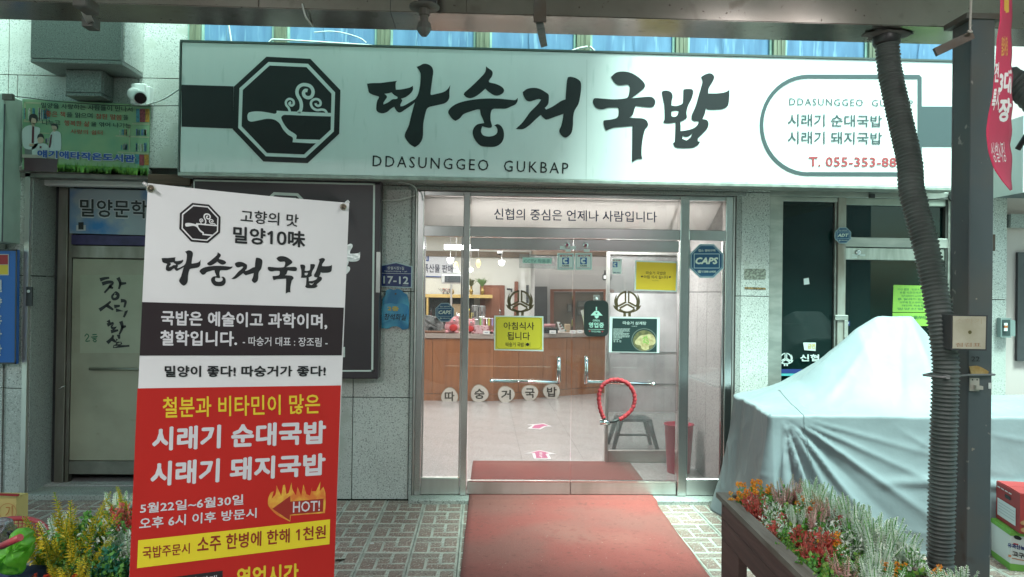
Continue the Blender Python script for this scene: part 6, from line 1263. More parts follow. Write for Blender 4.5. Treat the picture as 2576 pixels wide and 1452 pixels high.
# emblem, mapped from the sign trace
em = quadmap([S3(365, 208), S3(651, 232), S3(650, 502), S3(365, 482)])
def emf(p):
    x, y = C(p); u = (x-586)/(856-586); v = (y-(145+.026*(x-586)))/(266); return em(u, v)
multi('emblem', black, bn, P, [[emf(p) for p in E_OUT]], OB); multi('emblem_ring', banner_w, bn, P, [[emf(p) for p in E_RING]], OB+.0006); multi('emblem_field', black, bn, P, [[emf(p) for p in E_IN]], OB+.0012)
multi('emblem_pot', banner_w, bn, P, [[emf(p) for p in smooth(E_PAN, 3)]]+[[emf(p) for p in stroke(a, w, 4)] for a, w in E_ST], OB+.0018)
text('고향의 맛', ink, bn, P, [S3(793, 256), S3(1197, 292), S3(1192, 380), S3(790, 348)], .012, OB)
text('밀양𝟣𝟢味', ink, bn, P, [S3(740, 372), S3(1243, 410), S3(1240, 524), S3(738, 492)], .028, OB)
for g in brush_on([S3(243, 536), S3(1429, 596), S3(1424, 856), S3(240, 812)]): flat('brush_letter', ink, bn, P, g, OB)
gw = M('banner_grey_white', (.60, .59, .62), .5)
text('국밥은 예술이고 과학이며,', gw, bn, P, [S3(238, 960), S3(1395, 984), S3(1394, 1094), S3(236, 1068)], .030, OB+.0006)
text('철학입니다.', gw, bn, P, [S3(232, 1098), S3(768, 1106), S3(766, 1210), S3(230, 1206)], .030, OB+.0006)
text('- 따숭거 대표 : 장조림 -', gw, bn, P, [S3(806, 1142), S3(1398, 1150), S3(1396, 1214), S3(806, 1206)], .010, OB+.0006)
text('밀양이 좋다! 따숭거가 좋다!', ink, bn, P, [S3(262, 1345), S3(1385, 1346), S3(1384, 1420), S3(262, 1426)], .030, OB)
by = M('banner_yellow_text', (.70, .52, .03), .5)
text('철분과 비타민이 많은', by, bn, P, [S4(1100, 195), S4(2162, 172), S4(2162, 306), S4(1100, 336)], .016, OB+.0006)
text('시래기 순대국밥', gw, bn, P, [S4(1032, 398), S4(2204, 352), S4(2200, 510), S4(1027, 560)], .040, OB+.0006)
text('시래기 돼지국밥', gw, bn, P, [S4(1022, 630), S4(2200, 572), S4(2196, 722), S4(1015, 800)], .040, OB+.0006)
text('5월22일~6월30일', gw, bn, P, [S4(948, 912), S4(1645, 850), S4(1644, 920), S4(946, 982)], .020, OB+.0006)
text('오후 6시 이후 방문시', gw, bn, P, [S4(943, 1010), S4(1735, 942), S4(1733, 1010), S4(940, 1090)], .020, OB+.0006)
fl_ = [(1960, 1036), (1870, 990), (1815, 930), (1812, 880), (1830, 840), (1850, 830), (1835, 880), (1862, 850), (1868, 790), (1890, 840), (1900, 862), (1912, 790), (1925, 785), (1935, 850), (1950, 840), (1970, 770), (1975, 815), (2000, 860), (2010, 800), (2035, 862), (2050, 785), (2070, 850), (2095, 860), (2110, 800), (2105, 830), (2135, 830), (2165, 765), (2160, 830), (2185, 800), (2198, 840), (2200, 910), (2195, 978), (1965, 995)]
flat('flame_print', flame, bn, P, [smooth([S4(*p) for p in fl_], 3, 50)], OB+.0006)
flat('arrow_print', M('arrow_darkred', (.30, .02, .012), .5), bn, P, [[S4(*p) for p in ((1840, 948), (1960, 862), (1962, 900), (2186, 880), (2182, 968), (1958, 988), (1958, 1028))]], OB+.0010)
text('HOT!', gw, bn, P, [S4(1980, 900), S4(2162, 893), S4(2160, 962), S4(1978, 975)], .012, OB+.0014)
flat('yellow_panel', yel_b, bn, P, [[S4(934, 1162), S4(2230, 1020), S4(2226, 1188), S4(926, 1350)]], OB+.0006)
dr_ = M('dark_red_text', (.26, .018, .012), .5)
text('국밥주문시', dr_, bn, P, [S4(965, 1205), S4(1283, 1178), S4(1281, 1252), S4(963, 1288)], .012, OB+.0012)
text('소주 한병에 한해 𝟣천원', dr_, bn, P, [S4(1335, 1136), S4(2202, 1058), S4(2200, 1148), S4(1332, 1248)], .018, OB+.0012)
text('영업시간', by, bn, P, [S4(1602, 1345), S4(2018, 1316), S4(2016, 1455), S4(1600, 1490)], .03, OB+.0006)
flat('black_label', black, bn, P, [[S4(1150, 1412), S4(1505, 1366), S4(1503, 1470), S4(1148, 1500)]], OB+.0006); text('매일 판매', gw, bn, P, [S4(1220, 1418), S4(1465, 1396), S4(1465, 1460), S4(1220, 1480)], .01, OB+.0012)
pk_ = M('eyelet_clear', (.5, .5, .49), .3, spec=.6)
for (x, y, s_) in ((379, 475, -1), (863, 521, 1)):
    c = BP.p(x, y, .004); u_ = (TR_-TL_).normalized(); w_ = nrm if nrm.y < 0 else -nrm; ring = MB(); v_ = u_.cross(w_).normalized(); n1, n2 = 20, 8; vs = []
    for i in range(n1):
        a = 2*pi*i/n1; d = u_*cos(a)+v_*sin(a)
        for k in range(n2): b = 2*pi*k/n2; vs.append(c+d*(.0085+.0028*cos(b))+w_*.0028*sin(b))
    ring.add(vs, [(i*n2+k, ((i+1) % n1)*n2+k, ((i+1) % n1)*n2+(k+1) % n2, i*n2+(k+1) % n2) for i in range(n1) for k in range(n2)], 0, True)
    ring.build('eyelet', M('eyelet_metal', (.40, .37, .30), .3, .9), bn)
    MB().tube([c+w_*.018, c-w_*.01, c-w_*.03], .005, 8).build('hook_peg', M('rust_dark', (.12, .09, .06), .6), bn)
    MB().tube([BP.p(x+s_*9, y-13, -.012), BP.p(x+s_*14, y-8, -.012)], .011, 10).build('pole_tip', pk_, bn)
MB().tube([BP.p(374, 470, -.02), BP.p(600, 980, -.05), BP.p(842, 1560, -.03)], .008, 8).tube([BP.p(868, 518, -.02), BP.p(610, 1000, -.035), BP.p(330, 1560, -.03)], .008, 8).build('cross_pole', alu, bn)
c = BP.p(590, 1000, -.05); MB().tube([c, (c.x-.1, c.y+.5, 0)], .008, 8).build('rear_strut', alu, bn)

# ---------------- covered stall -------------------------------------------------------
tarp_m = M('tarpaulin', (.20, .228, .245), .55, spec=.4, var=.14, vscale=2.2, bump=.5, bscale=7, sheen=.1)
tp = None
x0, x1, y0, y1, H = 1.98, 5.2, 4.86, 5.86, .885
def lerp(a, b, t): return a+(b-a)*t
def sst(t): t = max(0, min(1, t)); return t*t*(3-2*t)
def hump(x, y):
    v = (y-y0)/(y1-y0)
    # ridge height along x: shoulder at left, flat peak, then down behind the column
    pts = [(1.80, 0.0), (1.98, 0.0), (2.12, .065), (2.30, .165), (2.50, .34), (2.71, .545), (2.86, .635), (3.12, .64), (3.24, .50), (3.45, .15), (3.65, .03), (5.2, .03)]
    h = 0
    for (a, ha), (b, hb) in zip(pts, pts[1:]):
        if a <= x <= b: h = lerp(ha, hb, (x-a)/(b-a))
    prof = min(1, (v/.52))**1.12 if v < .52 else 1-.45*((v-.52)/.48)
    return h*prof*(1 if v < .9 else 1-.25*(v-.9)/.1)
nx, ny = 200, 60; V_ = []; F_ = []
def top(u, v):
    x, y = lerp(1.885+.105*v, x1, u), lerp(y0, y1, v)
    z = H+hump(x, y)+.006*noise.noise(Vector((x*4, y*5, 1)))+.012*noise.noise(Vector((x*1.6, y*2, 7)))*(v > .03)
    hh = hump(x, y)
    # radial tension folds running from the peak down to the front edge
    a = math.atan2(y-5.45, x-3.1); z += .016*max(0, sin(a*11+1.8*noise.noise(Vector((a*3, y, 0)))))**3*min(1, hh*5)*(1-min(1, hh/.62))
    rg = 1-abs(noise.noise(Vector((x*3.3+.8*y, y*2.2, 11)))*2.2); z += .004*max(0, rg)**5; rg = 1-abs(noise.noise(Vector((x*6-3*y, y*5+2*x, 4)))*2.4); z += .002*max(0, rg)**7
    z -= .02*sin(pi*min(1, v*3))*(x > 2.2)*(1 if v < .33 else 0)
    return Vector((x, y, z))
for j in range(ny+1):
    for i in range(nx+1): V_.append(top(i/nx, j/ny))
for j in range(ny):
    for i in range(nx): a = j*(nx+1)+i; F_.append((a, a+1, a+nx+2, a+nx+1))
# perimeter: left side from back to front, then front from left to right, then right side
per = [(0, j) for j in range(ny, 0, -1)]+[(i, 0) for i in range(0, nx+1)]+[(nx, j) for j in range(1, ny+1)]
NR = 62; base = len(V_); prev = [j*(nx+1)+i for i, j in per]; npz = len(per)
for r in range(1, NR+1):
    t = r/NR; cur = []
    for k, (i, j) in enumerate(per):
        p = V_[prev[k]] if r == 1 else None; q = V_[j*(nx+1)+i]; z = q.z*(1-t)+.004
        if j > 0 and i == 0: n_ = Vector((-1, 0, 0)); s = (y1-q.y)
        elif j == 0 and 0 <= i < nx: n_ = Vector((0, -1, 0)); s = q.x-x0
        else: n_ = Vector((1, 0, 0)); s = q.y
        off = .012+.03*t
        if j == 0 and 0 <= i < nx:
            d = s
            corner = math.exp(-(d/.05)**2); n_ = (n_+Vector((-1, 0, 0))*corner).normalized()
            # pleats gathered at the corner, opening downwards and fanning right
            dep = max(1e-4, q.z-z); rad_ = hypot(d, dep); an = math.atan2(d, dep); fold = 0
            # taut folds fanning out of the gathered corner: (angle, width, height, reach)
            for (fa, fw, fh, fr) in ((.07, .045, .050, 1.2), (.15, .030, -.050, 1.2), (.235, .035, .050, 1.2), (.33, .05, -.030, 1.2), (.47, .045, .026, 1.3), (.66, .04, .030, 1.5), (.80, .06, -.014, 1.5), (.97, .035, .022, 1.5), (1.16, .03, .012, 1.6), (1.32, .025, .008, 1.6)):
                g_ = abs(an-fa)/fw; fold += fh*math.exp(-g_**1.4)*min(1, rad_/.28)*max(0, 1-rad_/fr)**.35 if rad_ < fr else 0
            fold += .010*t*sin(d*5+1+2*t)+.006*noise.noise(Vector((d*3, z*3, 2)))
            # a few straight crumple lines, thin and shallow
            for (ax_, az_, bx_, bz_, hh_) in ((.75, .80, 1.05, .62, .007), (1.05, .85, .80, .60, .005), (1.15, .55, 1.6, .35, .007), (.95, .30, 1.3, .62, .006), (1.3, .78, 1.75, .70, .006), (.55, .20, 1.0, .12, .006), (1.4, .15, 1.7, .45, .006), (1.7, .80, 2.3, .50, .009), (2.1, .30, 2.7, .75, .009), (2.4, .7, 2.9, .2, .008)):
                ex_, ez_ = bx_-ax_, bz_-az_; L2 = ex_*ex_+ez_*ez_; tt = max(0, min(1, ((d-ax_)*ex_+(z-az_)*ez_)/L2)); ds = hypot(d-ax_-ex_*tt, z-az_-ez_*tt)
                fold += hh_*math.exp(-ds/.016)*sin(pi*min(1, max(.05, tt)))
            # long soft crease where a shelf pushes from inside
            fold += .016*math.exp(-((z-.43-.03*sin(d*2))/.03)**2)*sst((d-.5)*3)
            off += .05*sst((t-.1)*1.2)+fold
        elif i == 0 and j > 0:
            off += .03*t+.03*t*sin(s*14)*.6+.014*noise.noise(Vector((s*6, z*3, 5)))+.006*max(0, 1-abs(noise.noise(Vector((s*5+2*z, z*4, 8)))*2.5))**6+.12*t*t*(1-s/(y1-y0))
        p2 = q+n_*off; p2.z = max(.004, z)
        if r == NR and j == 0: p2 += Vector((0, -.01, 0))
        V_.append(p2); cur.append(len(V_)-1)
    for k in range(npz-1): F_.append((prev[k], prev[k+1], cur[k+1], cur[k]))
    prev = cur
tp = MB().add(V_, F_, 0, True).build('tarpaulin_cover', tarp_m); sm_ = tp.modifiers.new('s', 'SOLIDIFY'); sm_.thickness = .004; sm_.offset = -1
tag(tp, 'pale grey-blue tarpaulin draped over a closed market stall on the right', 'tarpaulin')
def seam_pts(u0, u1, T0=0): 
    out = []
    i0 = int(u0*nx)
    for v in range(int(ny*.55), -1, -1): p = V_[v*(nx+1)+i0]; out.append(Vector((p.x, p.y, p.z+.0025)))
    return out
sp_ = seam_pts(.068, .07); k0 = per.index((int(.068*nx), 0))
for r in range(1, NR): p = V_[base+(r-1)*npz+k0+int(r*.10)]; sp_.append(Vector((p.x, p.y-.009, p.z)))
MB().tube(sp_, .0018, 5).build('sewn_seam', M('seam_dark', (.20, .23, .24), .7), tp)
o = MB().blob((1.80, 5.0, .055), (.055, .10, .05), 0, 16, 10, .5, 3).blob((1.83, 4.9, .05), (.05, .08, .045), 0, 16, 10, .6, 8).build('tarpaulin_bundle', tarp_m); tag(o, 'bunched grey-blue end of cloth on the paving beside the planter', 'cloth')
# boards of the stall under the tarpaulin peeking at right; cartons
def carton(name, label, c, w, d, h, rot, mats, loc_z):
    t = thing(name, label, 'carton', (c[0], c[1], loc_z)); ca, sa = cos(rot), sin(rot)
    def W_(x, y, z): return Vector((c[0]+x*ca-y*sa, c[1]+x*sa+y*ca, loc_z+z))
    MB().hexa([W_(*p) for p in ((0, 0, 0), (w, 0, 0), (w, d, 0), (0, d, 0), (0, 0, h), (w, 0, h), (w, d, h), (0, d, h))]).build('carton_box', mats[0], t)
    MB().hexa([W_(*p) for p in ((.003, .003, h+.001), (w-.003, .003, h+.001), (w-.003, d/2-.002, h+.001), (.003, d/2-.002, h+.001), (.003, .003, h+.005), (w-.003, .003, h+.005), (w-.003, d/2-.002, h+.008), (.003, d/2-.002, h+.008))]).hexa([W_(*p) for p in ((.003, d/2+.002, h+.001), (w-.003, d/2+.002, h+.001), (w-.003, d-.003, h+.001), (.003, d-.003, h+.001), (.003, d/2+.002, h+.008), (w-.003, d/2+.002, h+.008), (w-.003, d-.003, h+.004), (.003, d-.003, h+.004))]).build('flap', mats[1], t)
    return t, W_
pts_ = fl(2540, 1333, .0)
wr = carton('white_carton', 'white and green sweet potato carton standing on the paving under the red one', (at(2542, 1380, 4.50).x, 4.50), .42, .34, .235, radians(-14), (M('carton_white', (.62, .64, .62), .6), M('carton_green', (.16, .38, .06), .6)), .0)
t, W_ = wr
MB().hexa([W_(*p) for p in ((-.001, -.001, 0), (.421, -.001, 0), (.421, .341, 0), (-.001, .341, 0), (-.001, -.001, .045), (.421, -.001, .022), (.421, .341, .02), (-.001, .341, .035))]).build('green_band', M('carton_green'), t)
WP = Pl(W_(0, -.0015, .1), (W_(1, 0, 0)-W_(0, 0, 0)).cross(Vector((0, 0, 1))))
def C3(x, y): return ((2750+x/1.767)/1.5652, (1450+y/1.767)/1.5652)
text('유과산농장', M('carton_navy', (.03, .04, .16)), t, WP, [C3(2150, 1212), C3(2300, 1245), C3(2300, 1275), C3(2150, 1245)], .05, .002); text('고구마', M('carton_ink', (.03, .02, .02)), t, WP, [C3(2182, 1268), C3(2310, 1298), C3(2310, 1340), C3(2184, 1305)], .05, .002)
flat('red_tag', M('red_print'), t, WP, [[C3(2190, 1215), C3(2225, 1222), C3(2225, 1231), C3(2190, 1226)]], .002); multi('small_print', M('orange_print', (.5, .2, .1)), t, WP, [[C3(2155, 1296), C3(2175, 1300), C3(2175, 1316), C3(2155, 1312)], [C3(2180, 1318), C3(2280, 1338), C3(2280, 1344), C3(2180, 1324)]], .002)
flat('hand_hole', ink, t, WP, [smooth([C3(*p) for p in ((2190, 1172), (2205, 1162), (2235, 1172), (2250, 1186), (2240, 1196), (2205, 1188))], 3)], .002); MB().hexa([W_(*p) for p in ((-.002, -.002, .214), (.422, -.002, .214), (.422, .342, .214), (-.002, .342, .214), (-.002, -.002, .236), (.422, -.002, .236), (.422, .342, .236), (-.002, .342, .236))]).build('green_rim', M('carton_green'), t)
t, W_ = carton('red_carton', 'red sweet potato carton stacked crookedly on the white one', (at(2560, 1300, 4.46).x-.0, 4.44), .42, .34, .235, radians(-14), (M('carton_red', (.33, .03, .03), .55), M('carton_red')), .246)
def shift(): pass
LP_ = Pl(W_(-.0015, 0, .1), (W_(0, 1, 0)-W_(0, 0, 0)).cross(Vector((0, 0, 1)))); FP_ = Pl(W_(0, -.0015, .1), (W_(1, 0, 0)-W_(0, 0, 0)).cross(Vector((0, 0, 1))))
def on(W2, face, u, v, w=.42, d=.34, h=.235):
    return W2(-.0025, d*(1-u), h*(1-v)) if face == 'L' else W2(w*u, -.0025, h*(1-v))
def face_poly(name, mat_, t_, W2, face, loops, k=0.):
    mb = MB()
    for lp in loops:
        v, f = tri2d([[(a*100, b*100) for a, b in lp]]); mb.add([on(W2, face, a/100, b/100)+((W2(0, -1, 0)-W2(0, 0, 0)) if face == 'F' else (W2(-1, 0, 0)-W2(0, 0, 0)))*k for a, b in v], f)
    return mb.build(name, mat_, t_, fix=False)
face_poly('paper_label', M('label_white', (.62, .64, .64), .5), t, W_, 'L', [[(.08, .42), (.85, .42), (.85, .88), (.08, .88)]], .0005); face_poly('label_lines', M('label_grey', (.3, .32, .33)), t, W_, 'L', [[(.12, y), (.8, y), (.8, y+.012), (.12, y+.012)] for y in (.52, .6, .68, .76)], .001)
face_poly('hand_hole', ink, t, W_, 'L', [[(.42, .2), (.62, .2), (.66, .25), (.62, .3), (.42, .3), (.38, .25)]], .0005)
face_poly('round_badge', M('badge_green', (.06, .28, .10)), t, W_, 'F', [[(.38+.13*cos(a), .30+.18*sin(a)) for a in [2*pi*k/24 for k in range(24)]]], .0005); face_poly('round_badge', M('label_white'), t, W_, 'F', [[(.38+.10*cos(a), .30+.14*sin(a)) for a in [2*pi*k/24 for k in range(24)]]], .001); face_poly('badge_band', M('badge_green'), t, W_, 'F', [[(.26, .27), (.50, .27), (.50, .35), (.26, .35)]], .0015)
spm = M('sweet_potato_print', (.34, .17, .07), .5, col2=(.46, .27, .12), vscale=30); random.seed(3); lps = []
for (cx_, cy_, a_, l_) in ((.12, .70, -.4, .13), (.30, .62, .5, .16), (.25, .84, .1, .20), (.50, .72, -.3, .18), (.55, .90, .15, .20), (.72, .64, .4, .16), (.85, .82, -.3, .18), (.10, .90, .2, .10)): lps.append([(cx_+l_*cos(b)*cos(a_)-.07*sin(b)*sin(a_), min(.99, cy_+l_*cos(b)*sin(a_)*.8+.075*sin(b)*cos(a_))) for b in [2*pi*k/16 for k in range(16)]])
for k, lp in enumerate(lps): face_poly('potato_print', spm if k % 2 else M('sweet_potato_print_b', (.42, .22, .10), .5, col2=(.30, .14, .06), vscale=25), t, W_, 'F', [lp], .0006+.0004*k)
for k, lab in enumerate(('red label text',)): face_poly('small_print', M('label_white'), t, W_, 'L', [[(.08+.16*q, .10), (.2+.16*q, .10), (.2+.16*q, .13), (.08+.16*q, .13)] for q in range(4)], .001)
o = MB().blob((W_(.2, .1, 0).x, W_(.2, .1, 0).y, .246+.235+.04), (.12, .06, .03), 0, 16, 8, .5, 4).build('white_packet', M('packet_white', (.66, .64, .66), .4)); tag(o, 'crumpled white packet lying on top of the red carton', 'packet')

# ---------------- long planter on the right -----------------------------------------------
pw_ = M('planter_wood', (.105, .058, .050), .65, col2=(.065, .036, .032), vscale=7, stretch=(1, .25, 4), speck=[(14, .70, .76, (.02, .012, .01))], bump=.15, bscale=30)
pw2 = M('planter_top', (.17, .15, .125), .75, col2=(.11, .09, .07), vscale=9, stretch=(4, .5, 1), bump=.2, bscale=25)
pt = thing('long_planter', 'long dark brown wooden planter on legs in the right foreground', 'planter', (1.3, 2.5, 0))
# local frame of the planter
o0 = Vector((1.091, 3.42, 0)); ax = Vector((-.040, -1, 0)).normalized(); sx_ = Vector((1, -.04, 0)).normalized(); PL_, PW, PT = 2.3, .44, .75
def pq(s, w, z): return o0+ax*s+sx_*w+Vector((0, 0, z))
def pbox(s0, s1, w0, w1, z0, z1, nm, m_, par_=pt): return MB().hexa([pq(s0, w0, z0), pq(s1, w0, z0), pq(s1, w1, z0), pq(s0, w1, z0), pq(s0, w0, z1), pq(s1, w0, z1), pq(s1, w1, z1), pq(s0, w1, z1)]).build(nm, m_, par_)
for w0, w1 in ((.012, .034), (PW-.034, PW-.012)): pbox(.01, PL_, w0, w1, .642, .726, 'side_board', pw_); pbox(.01, PL_, w0+.001, w1+.001, .552, .639, 'side_board', pw_)
pbox(-.004, .0175, .014, PW-.014, .642, .726, 'end_board', pw_); pbox(-.004, .0175, .014, PW-.014, .552, .639, 'end_board', pw_)
pbox(-.02, PL_, -.008, .046, .728, .750, 'rim_board', pw2); pbox(-.02, PL_, PW-.046, PW+.008, .728, .750, 'rim_board', pw2); pbox(-.02, .035, .047, PW-.047, .728, .750, 'rim_board', pw2)
pbox(.02, PL_, .04, PW-.04, .60, .69, 'soil', M('soil', (.03, .028, .02), .95, bump=.8, bscale=40))
for s_ in (.002, 1.9):
    for w_ in (.014, PW-.050): pbox(s_, s_+.26, w_, w_+.036, 0, .549, 'leg', pw_)
for s_, z_ in ((.03, .70), (.03, .67), (.03, .60)): c = pq(s_, .0115, z_); MB().lathe([(.004, 0), (.004, -.001)], tuple(c), 8, axis='X').build('screw', ink, pt)

# ---------------- artificial flowers ---------------------------------------------------------
def leafm(n, c, c2=None, t_=.25, r=.5): return M(n, c, r, var=.25 if not c2 else 0, col2=c2, vscale=28, trans=t_, rnd=.12, lo=.4, hi=.6)
lg = leafm('leaf_green', (.11, .34, .06), (.18, .46, .09)); lg2 = leafm('leaf_dark', (.03, .10, .03), (.05, .15, .05)); lyg = leafm('leaf_lime', (.26, .42, .06), (.16, .32, .05)); tq = leafm('leaf_teal', (.03, .20, .12), (.07, .30, .20))
wl = leafm('leaf_white', (.90, .94, .86), (.74, .86, .70)); rl = leafm('leaf_red', (.58, .06, .05), (.60, .20, .15)); pl_ = leafm('leaf_pink', (.80, .42, .38), (.82, .64, .58)); yl_ = leafm('leaf_yellow', (.80, .62, .03), (.62, .52, .04)); ol = leafm('flower_orange', (.85, .26, .03), (.85, .45, .05)); stemm = M('stem_green', (.08, .16, .05), .6); rf = leafm('flower_red', (.55, .06, .02))
def leaf(mb, p, d, n_, l, w, mi):
    d = d.normalized(); s_ = d.cross(n_); s_ = s_.normalized() if s_.length > 1e-4 else Vector((1, 0, 0)); u = s_.cross(d)*l*.12
    mb.add([p, p+d*l*.45+s_*w/2+u, p+d*l, p+d*l*.45-s_*w/2+u], [(0, 1, 2, 3)], mi)
def rv(): return Vector((random.gauss(0, 1), random.gauss(0, 1), random.gauss(0, 1))).normalized()
def spikes(seed, n, h, spread, dens, ll, lw, start=.35):
    """upright heather / amaranth spikes: stem with whorls of tiny leaves (mat 1), green base leaves (mat 0)"""
    random.seed(seed); mb = MB()
    for i in range(n):
        a = random.uniform(0, 2*pi); r_ = spread*sqrt(random.random()); b = Vector((cos(a)*r_*.35, sin(a)*r_*.35, 0)); hh = h*random.uniform(.6, 1.1); tip = Vector((cos(a)*r_*1.25, sin(a)*r_*1.25, hh)); mid = b.lerp(tip, .5)+Vector((0, 0, hh*.12))
        mb.tube([b, mid, tip], .0014, 4, 0, cap=False); L_ = int(dens*hh)
        for k in range(L_):
            t = start+(1-start)*k/L_; p = (b*(1-t)**2+mid*2*t*(1-t)+tip*t*t); g = 1-.65*max(0, (t-.5)/.5)
            up = (tip-mid).normalized(); a2 = k*2.4+random.uniform(-.3, .3); s_ = up.orthogonal().normalized(); s2 = up.cross(s_); d = (s_*cos(a2)+s2*sin(a2))+up*random.uniform(.15, .6)
            leaf(mb, p, d, up, ll*g*random.uniform(.7, 1.2), lw*g, 1)
        for k in range(int(7+12*start)):
            t = random.uniform(.05, start+.15); p = b.lerp(mid, min(1, t*2)); leaf(mb, p, rv()+Vector((0, 0, .3)), Vector((0, 0, 1)), ll*random.uniform(1.2, 2), lw*2.0, 0)
    return mb
def bush(seed, n, h, spread, ll, lw, mats_n=1):
    """leafy clump: little sprays of broad leaves"""
    random.seed(seed); mb = MB()
    for i in range(n):
        a = random.uniform(0, 2*pi); r_ = spread*sqrt(random.random()); tip = Vector((cos(a)*r_, sin(a)*r_, h*random.uniform(.45, 1)*(1-.4*(r_/spread)**2))); b = Vector((tip.x*.3, tip.y*.3, 0))
        mb.tube([b, b.lerp(tip, .5)+Vector((0, 0, .02)), tip], .0013, 4, 0, cap=False)
        for k in range(15):
            t = .3+.7*k/15; p = b.lerp(tip, t)+rv()*.004; leaf(mb, p, rv()+Vector((0, 0, .5)), rv(), ll*random.uniform(.6, 1.15), lw*random.uniform(.8, 1.2), 1+(random.random() < .4)*(mats_n > 1))
    return mb
def balls(seed, n, h, spread, r):
    random.seed(seed); mb = MB()
    for i in range(n):
        a = random.uniform(0, 2*pi); r_ = spread*sqrt(random.random()); tip = Vector((cos(a)*r_, sin(a)*r_, h*random.uniform(.6, 1.1))); b = tip*.25; b.z = 0
        mb.tube([b, tip], .0013, 4, 0, cap=False)
        for k in range(26): d = rv(); leaf(mb, tip+d*r*.35, d, rv(), r*.9, r*.55, 1)
        for k in range(8): leaf(mb, b.lerp(tip, random.uniform(.2, .95)), rv(), rv(), .018, .007, 0)
    return mb
def mk(name, mb, mats):
    me = bpy.data.meshes.new(name); me.from_pydata(mb.v, [], mb.f)
    for m_ in mats: me.materials.append(m_)
    me.polygons.foreach_set('material_index', mb.m); return me
KINDS = {
 'white_heather': [mk('white_heather', spikes(s, 14, .150, .055, 600, .0170, .0105, .12), (lg, wl)) for s in (1, 2, 3)],
 'pink_heather': [mk('pink_heather', spikes(s, 10, .15, .05, 560, .0160, .0095, .2), (lg, pl_)) for s in (4, 5)],
 'red_sprig': [mk('red_sprig', bush(s, 20, .13, .06, .026, .011), (stemm, rl)) for s in (6, 7)],
 'white_sprig': [mk('white_sprig', bush(s, 22, .13, .065, .021, .009, 2), (stemm, wl, lg)) for s in (8, 9)],
 'green_sprig': [mk('green_sprig', bush(s, 22, .11, .07, .020, .014, 2), (stemm, lg, lyg)) for s in (10, 11)],
 'dark_sprig': [mk('dark_sprig', bush(s, 18, .11, .07, .020, .013), (stemm, lg2)) for s in (12,)],
 'teal_sprig': [mk('teal_sprig', bush(s, 18, .14, .06, .017, .014, 2), (stemm, tq, lg)) for s in (13, 14)],
 'orange_flower': [mk('orange_flower', balls(s, 14, .14, .06, .012), (lg, ol)) for s in (15, 16)],
 'red_flower': [mk('red_flower', balls(s, 8, .12, .06, .015), (lg, rf)) for s in (17,)],
 'yellow_spike': [mk('yellow_spike', spikes(s, 9, .185, .10, 380, .0245, .0085, .2), (lyg, yl_)) for s in (18, 19, 20)],
}
KL = {'white_heather': 'white heather spikes', 'pink_heather': 'pink tipped heather spikes', 'red_sprig': 'dark red leafy sprig', 'white_sprig': 'white edged leafy sprig', 'green_sprig': 'fresh green leafy sprig', 'dark_sprig': 'dark green leafy sprig', 'teal_sprig': 'blue-green leafy sprig', 'orange_flower': 'orange ball flowers', 'red_flower': 'red ball flowers', 'yellow_spike': 'yellow feathery spikes'}
def plant(kind, loc, s_, where, grp, lean=(0, 0)):
    me = KINDS[kind][random.randrange(len(KINDS[kind]))]; o = link(kind, me); o.location = loc; o.scale = (s_, s_, s_*random.uniform(.9, 1.1)); o.rotation_euler = (lean[0]+random.uniform(-.15, .15), lean[1]+random.uniform(-.15, .15), random.uniform(0, 6.28))
    tag(o, 'artificial %s %s' % (KL[kind], where), 'artificial flower', '%s %s' % (KL[kind], grp)); return o
random.seed(33)
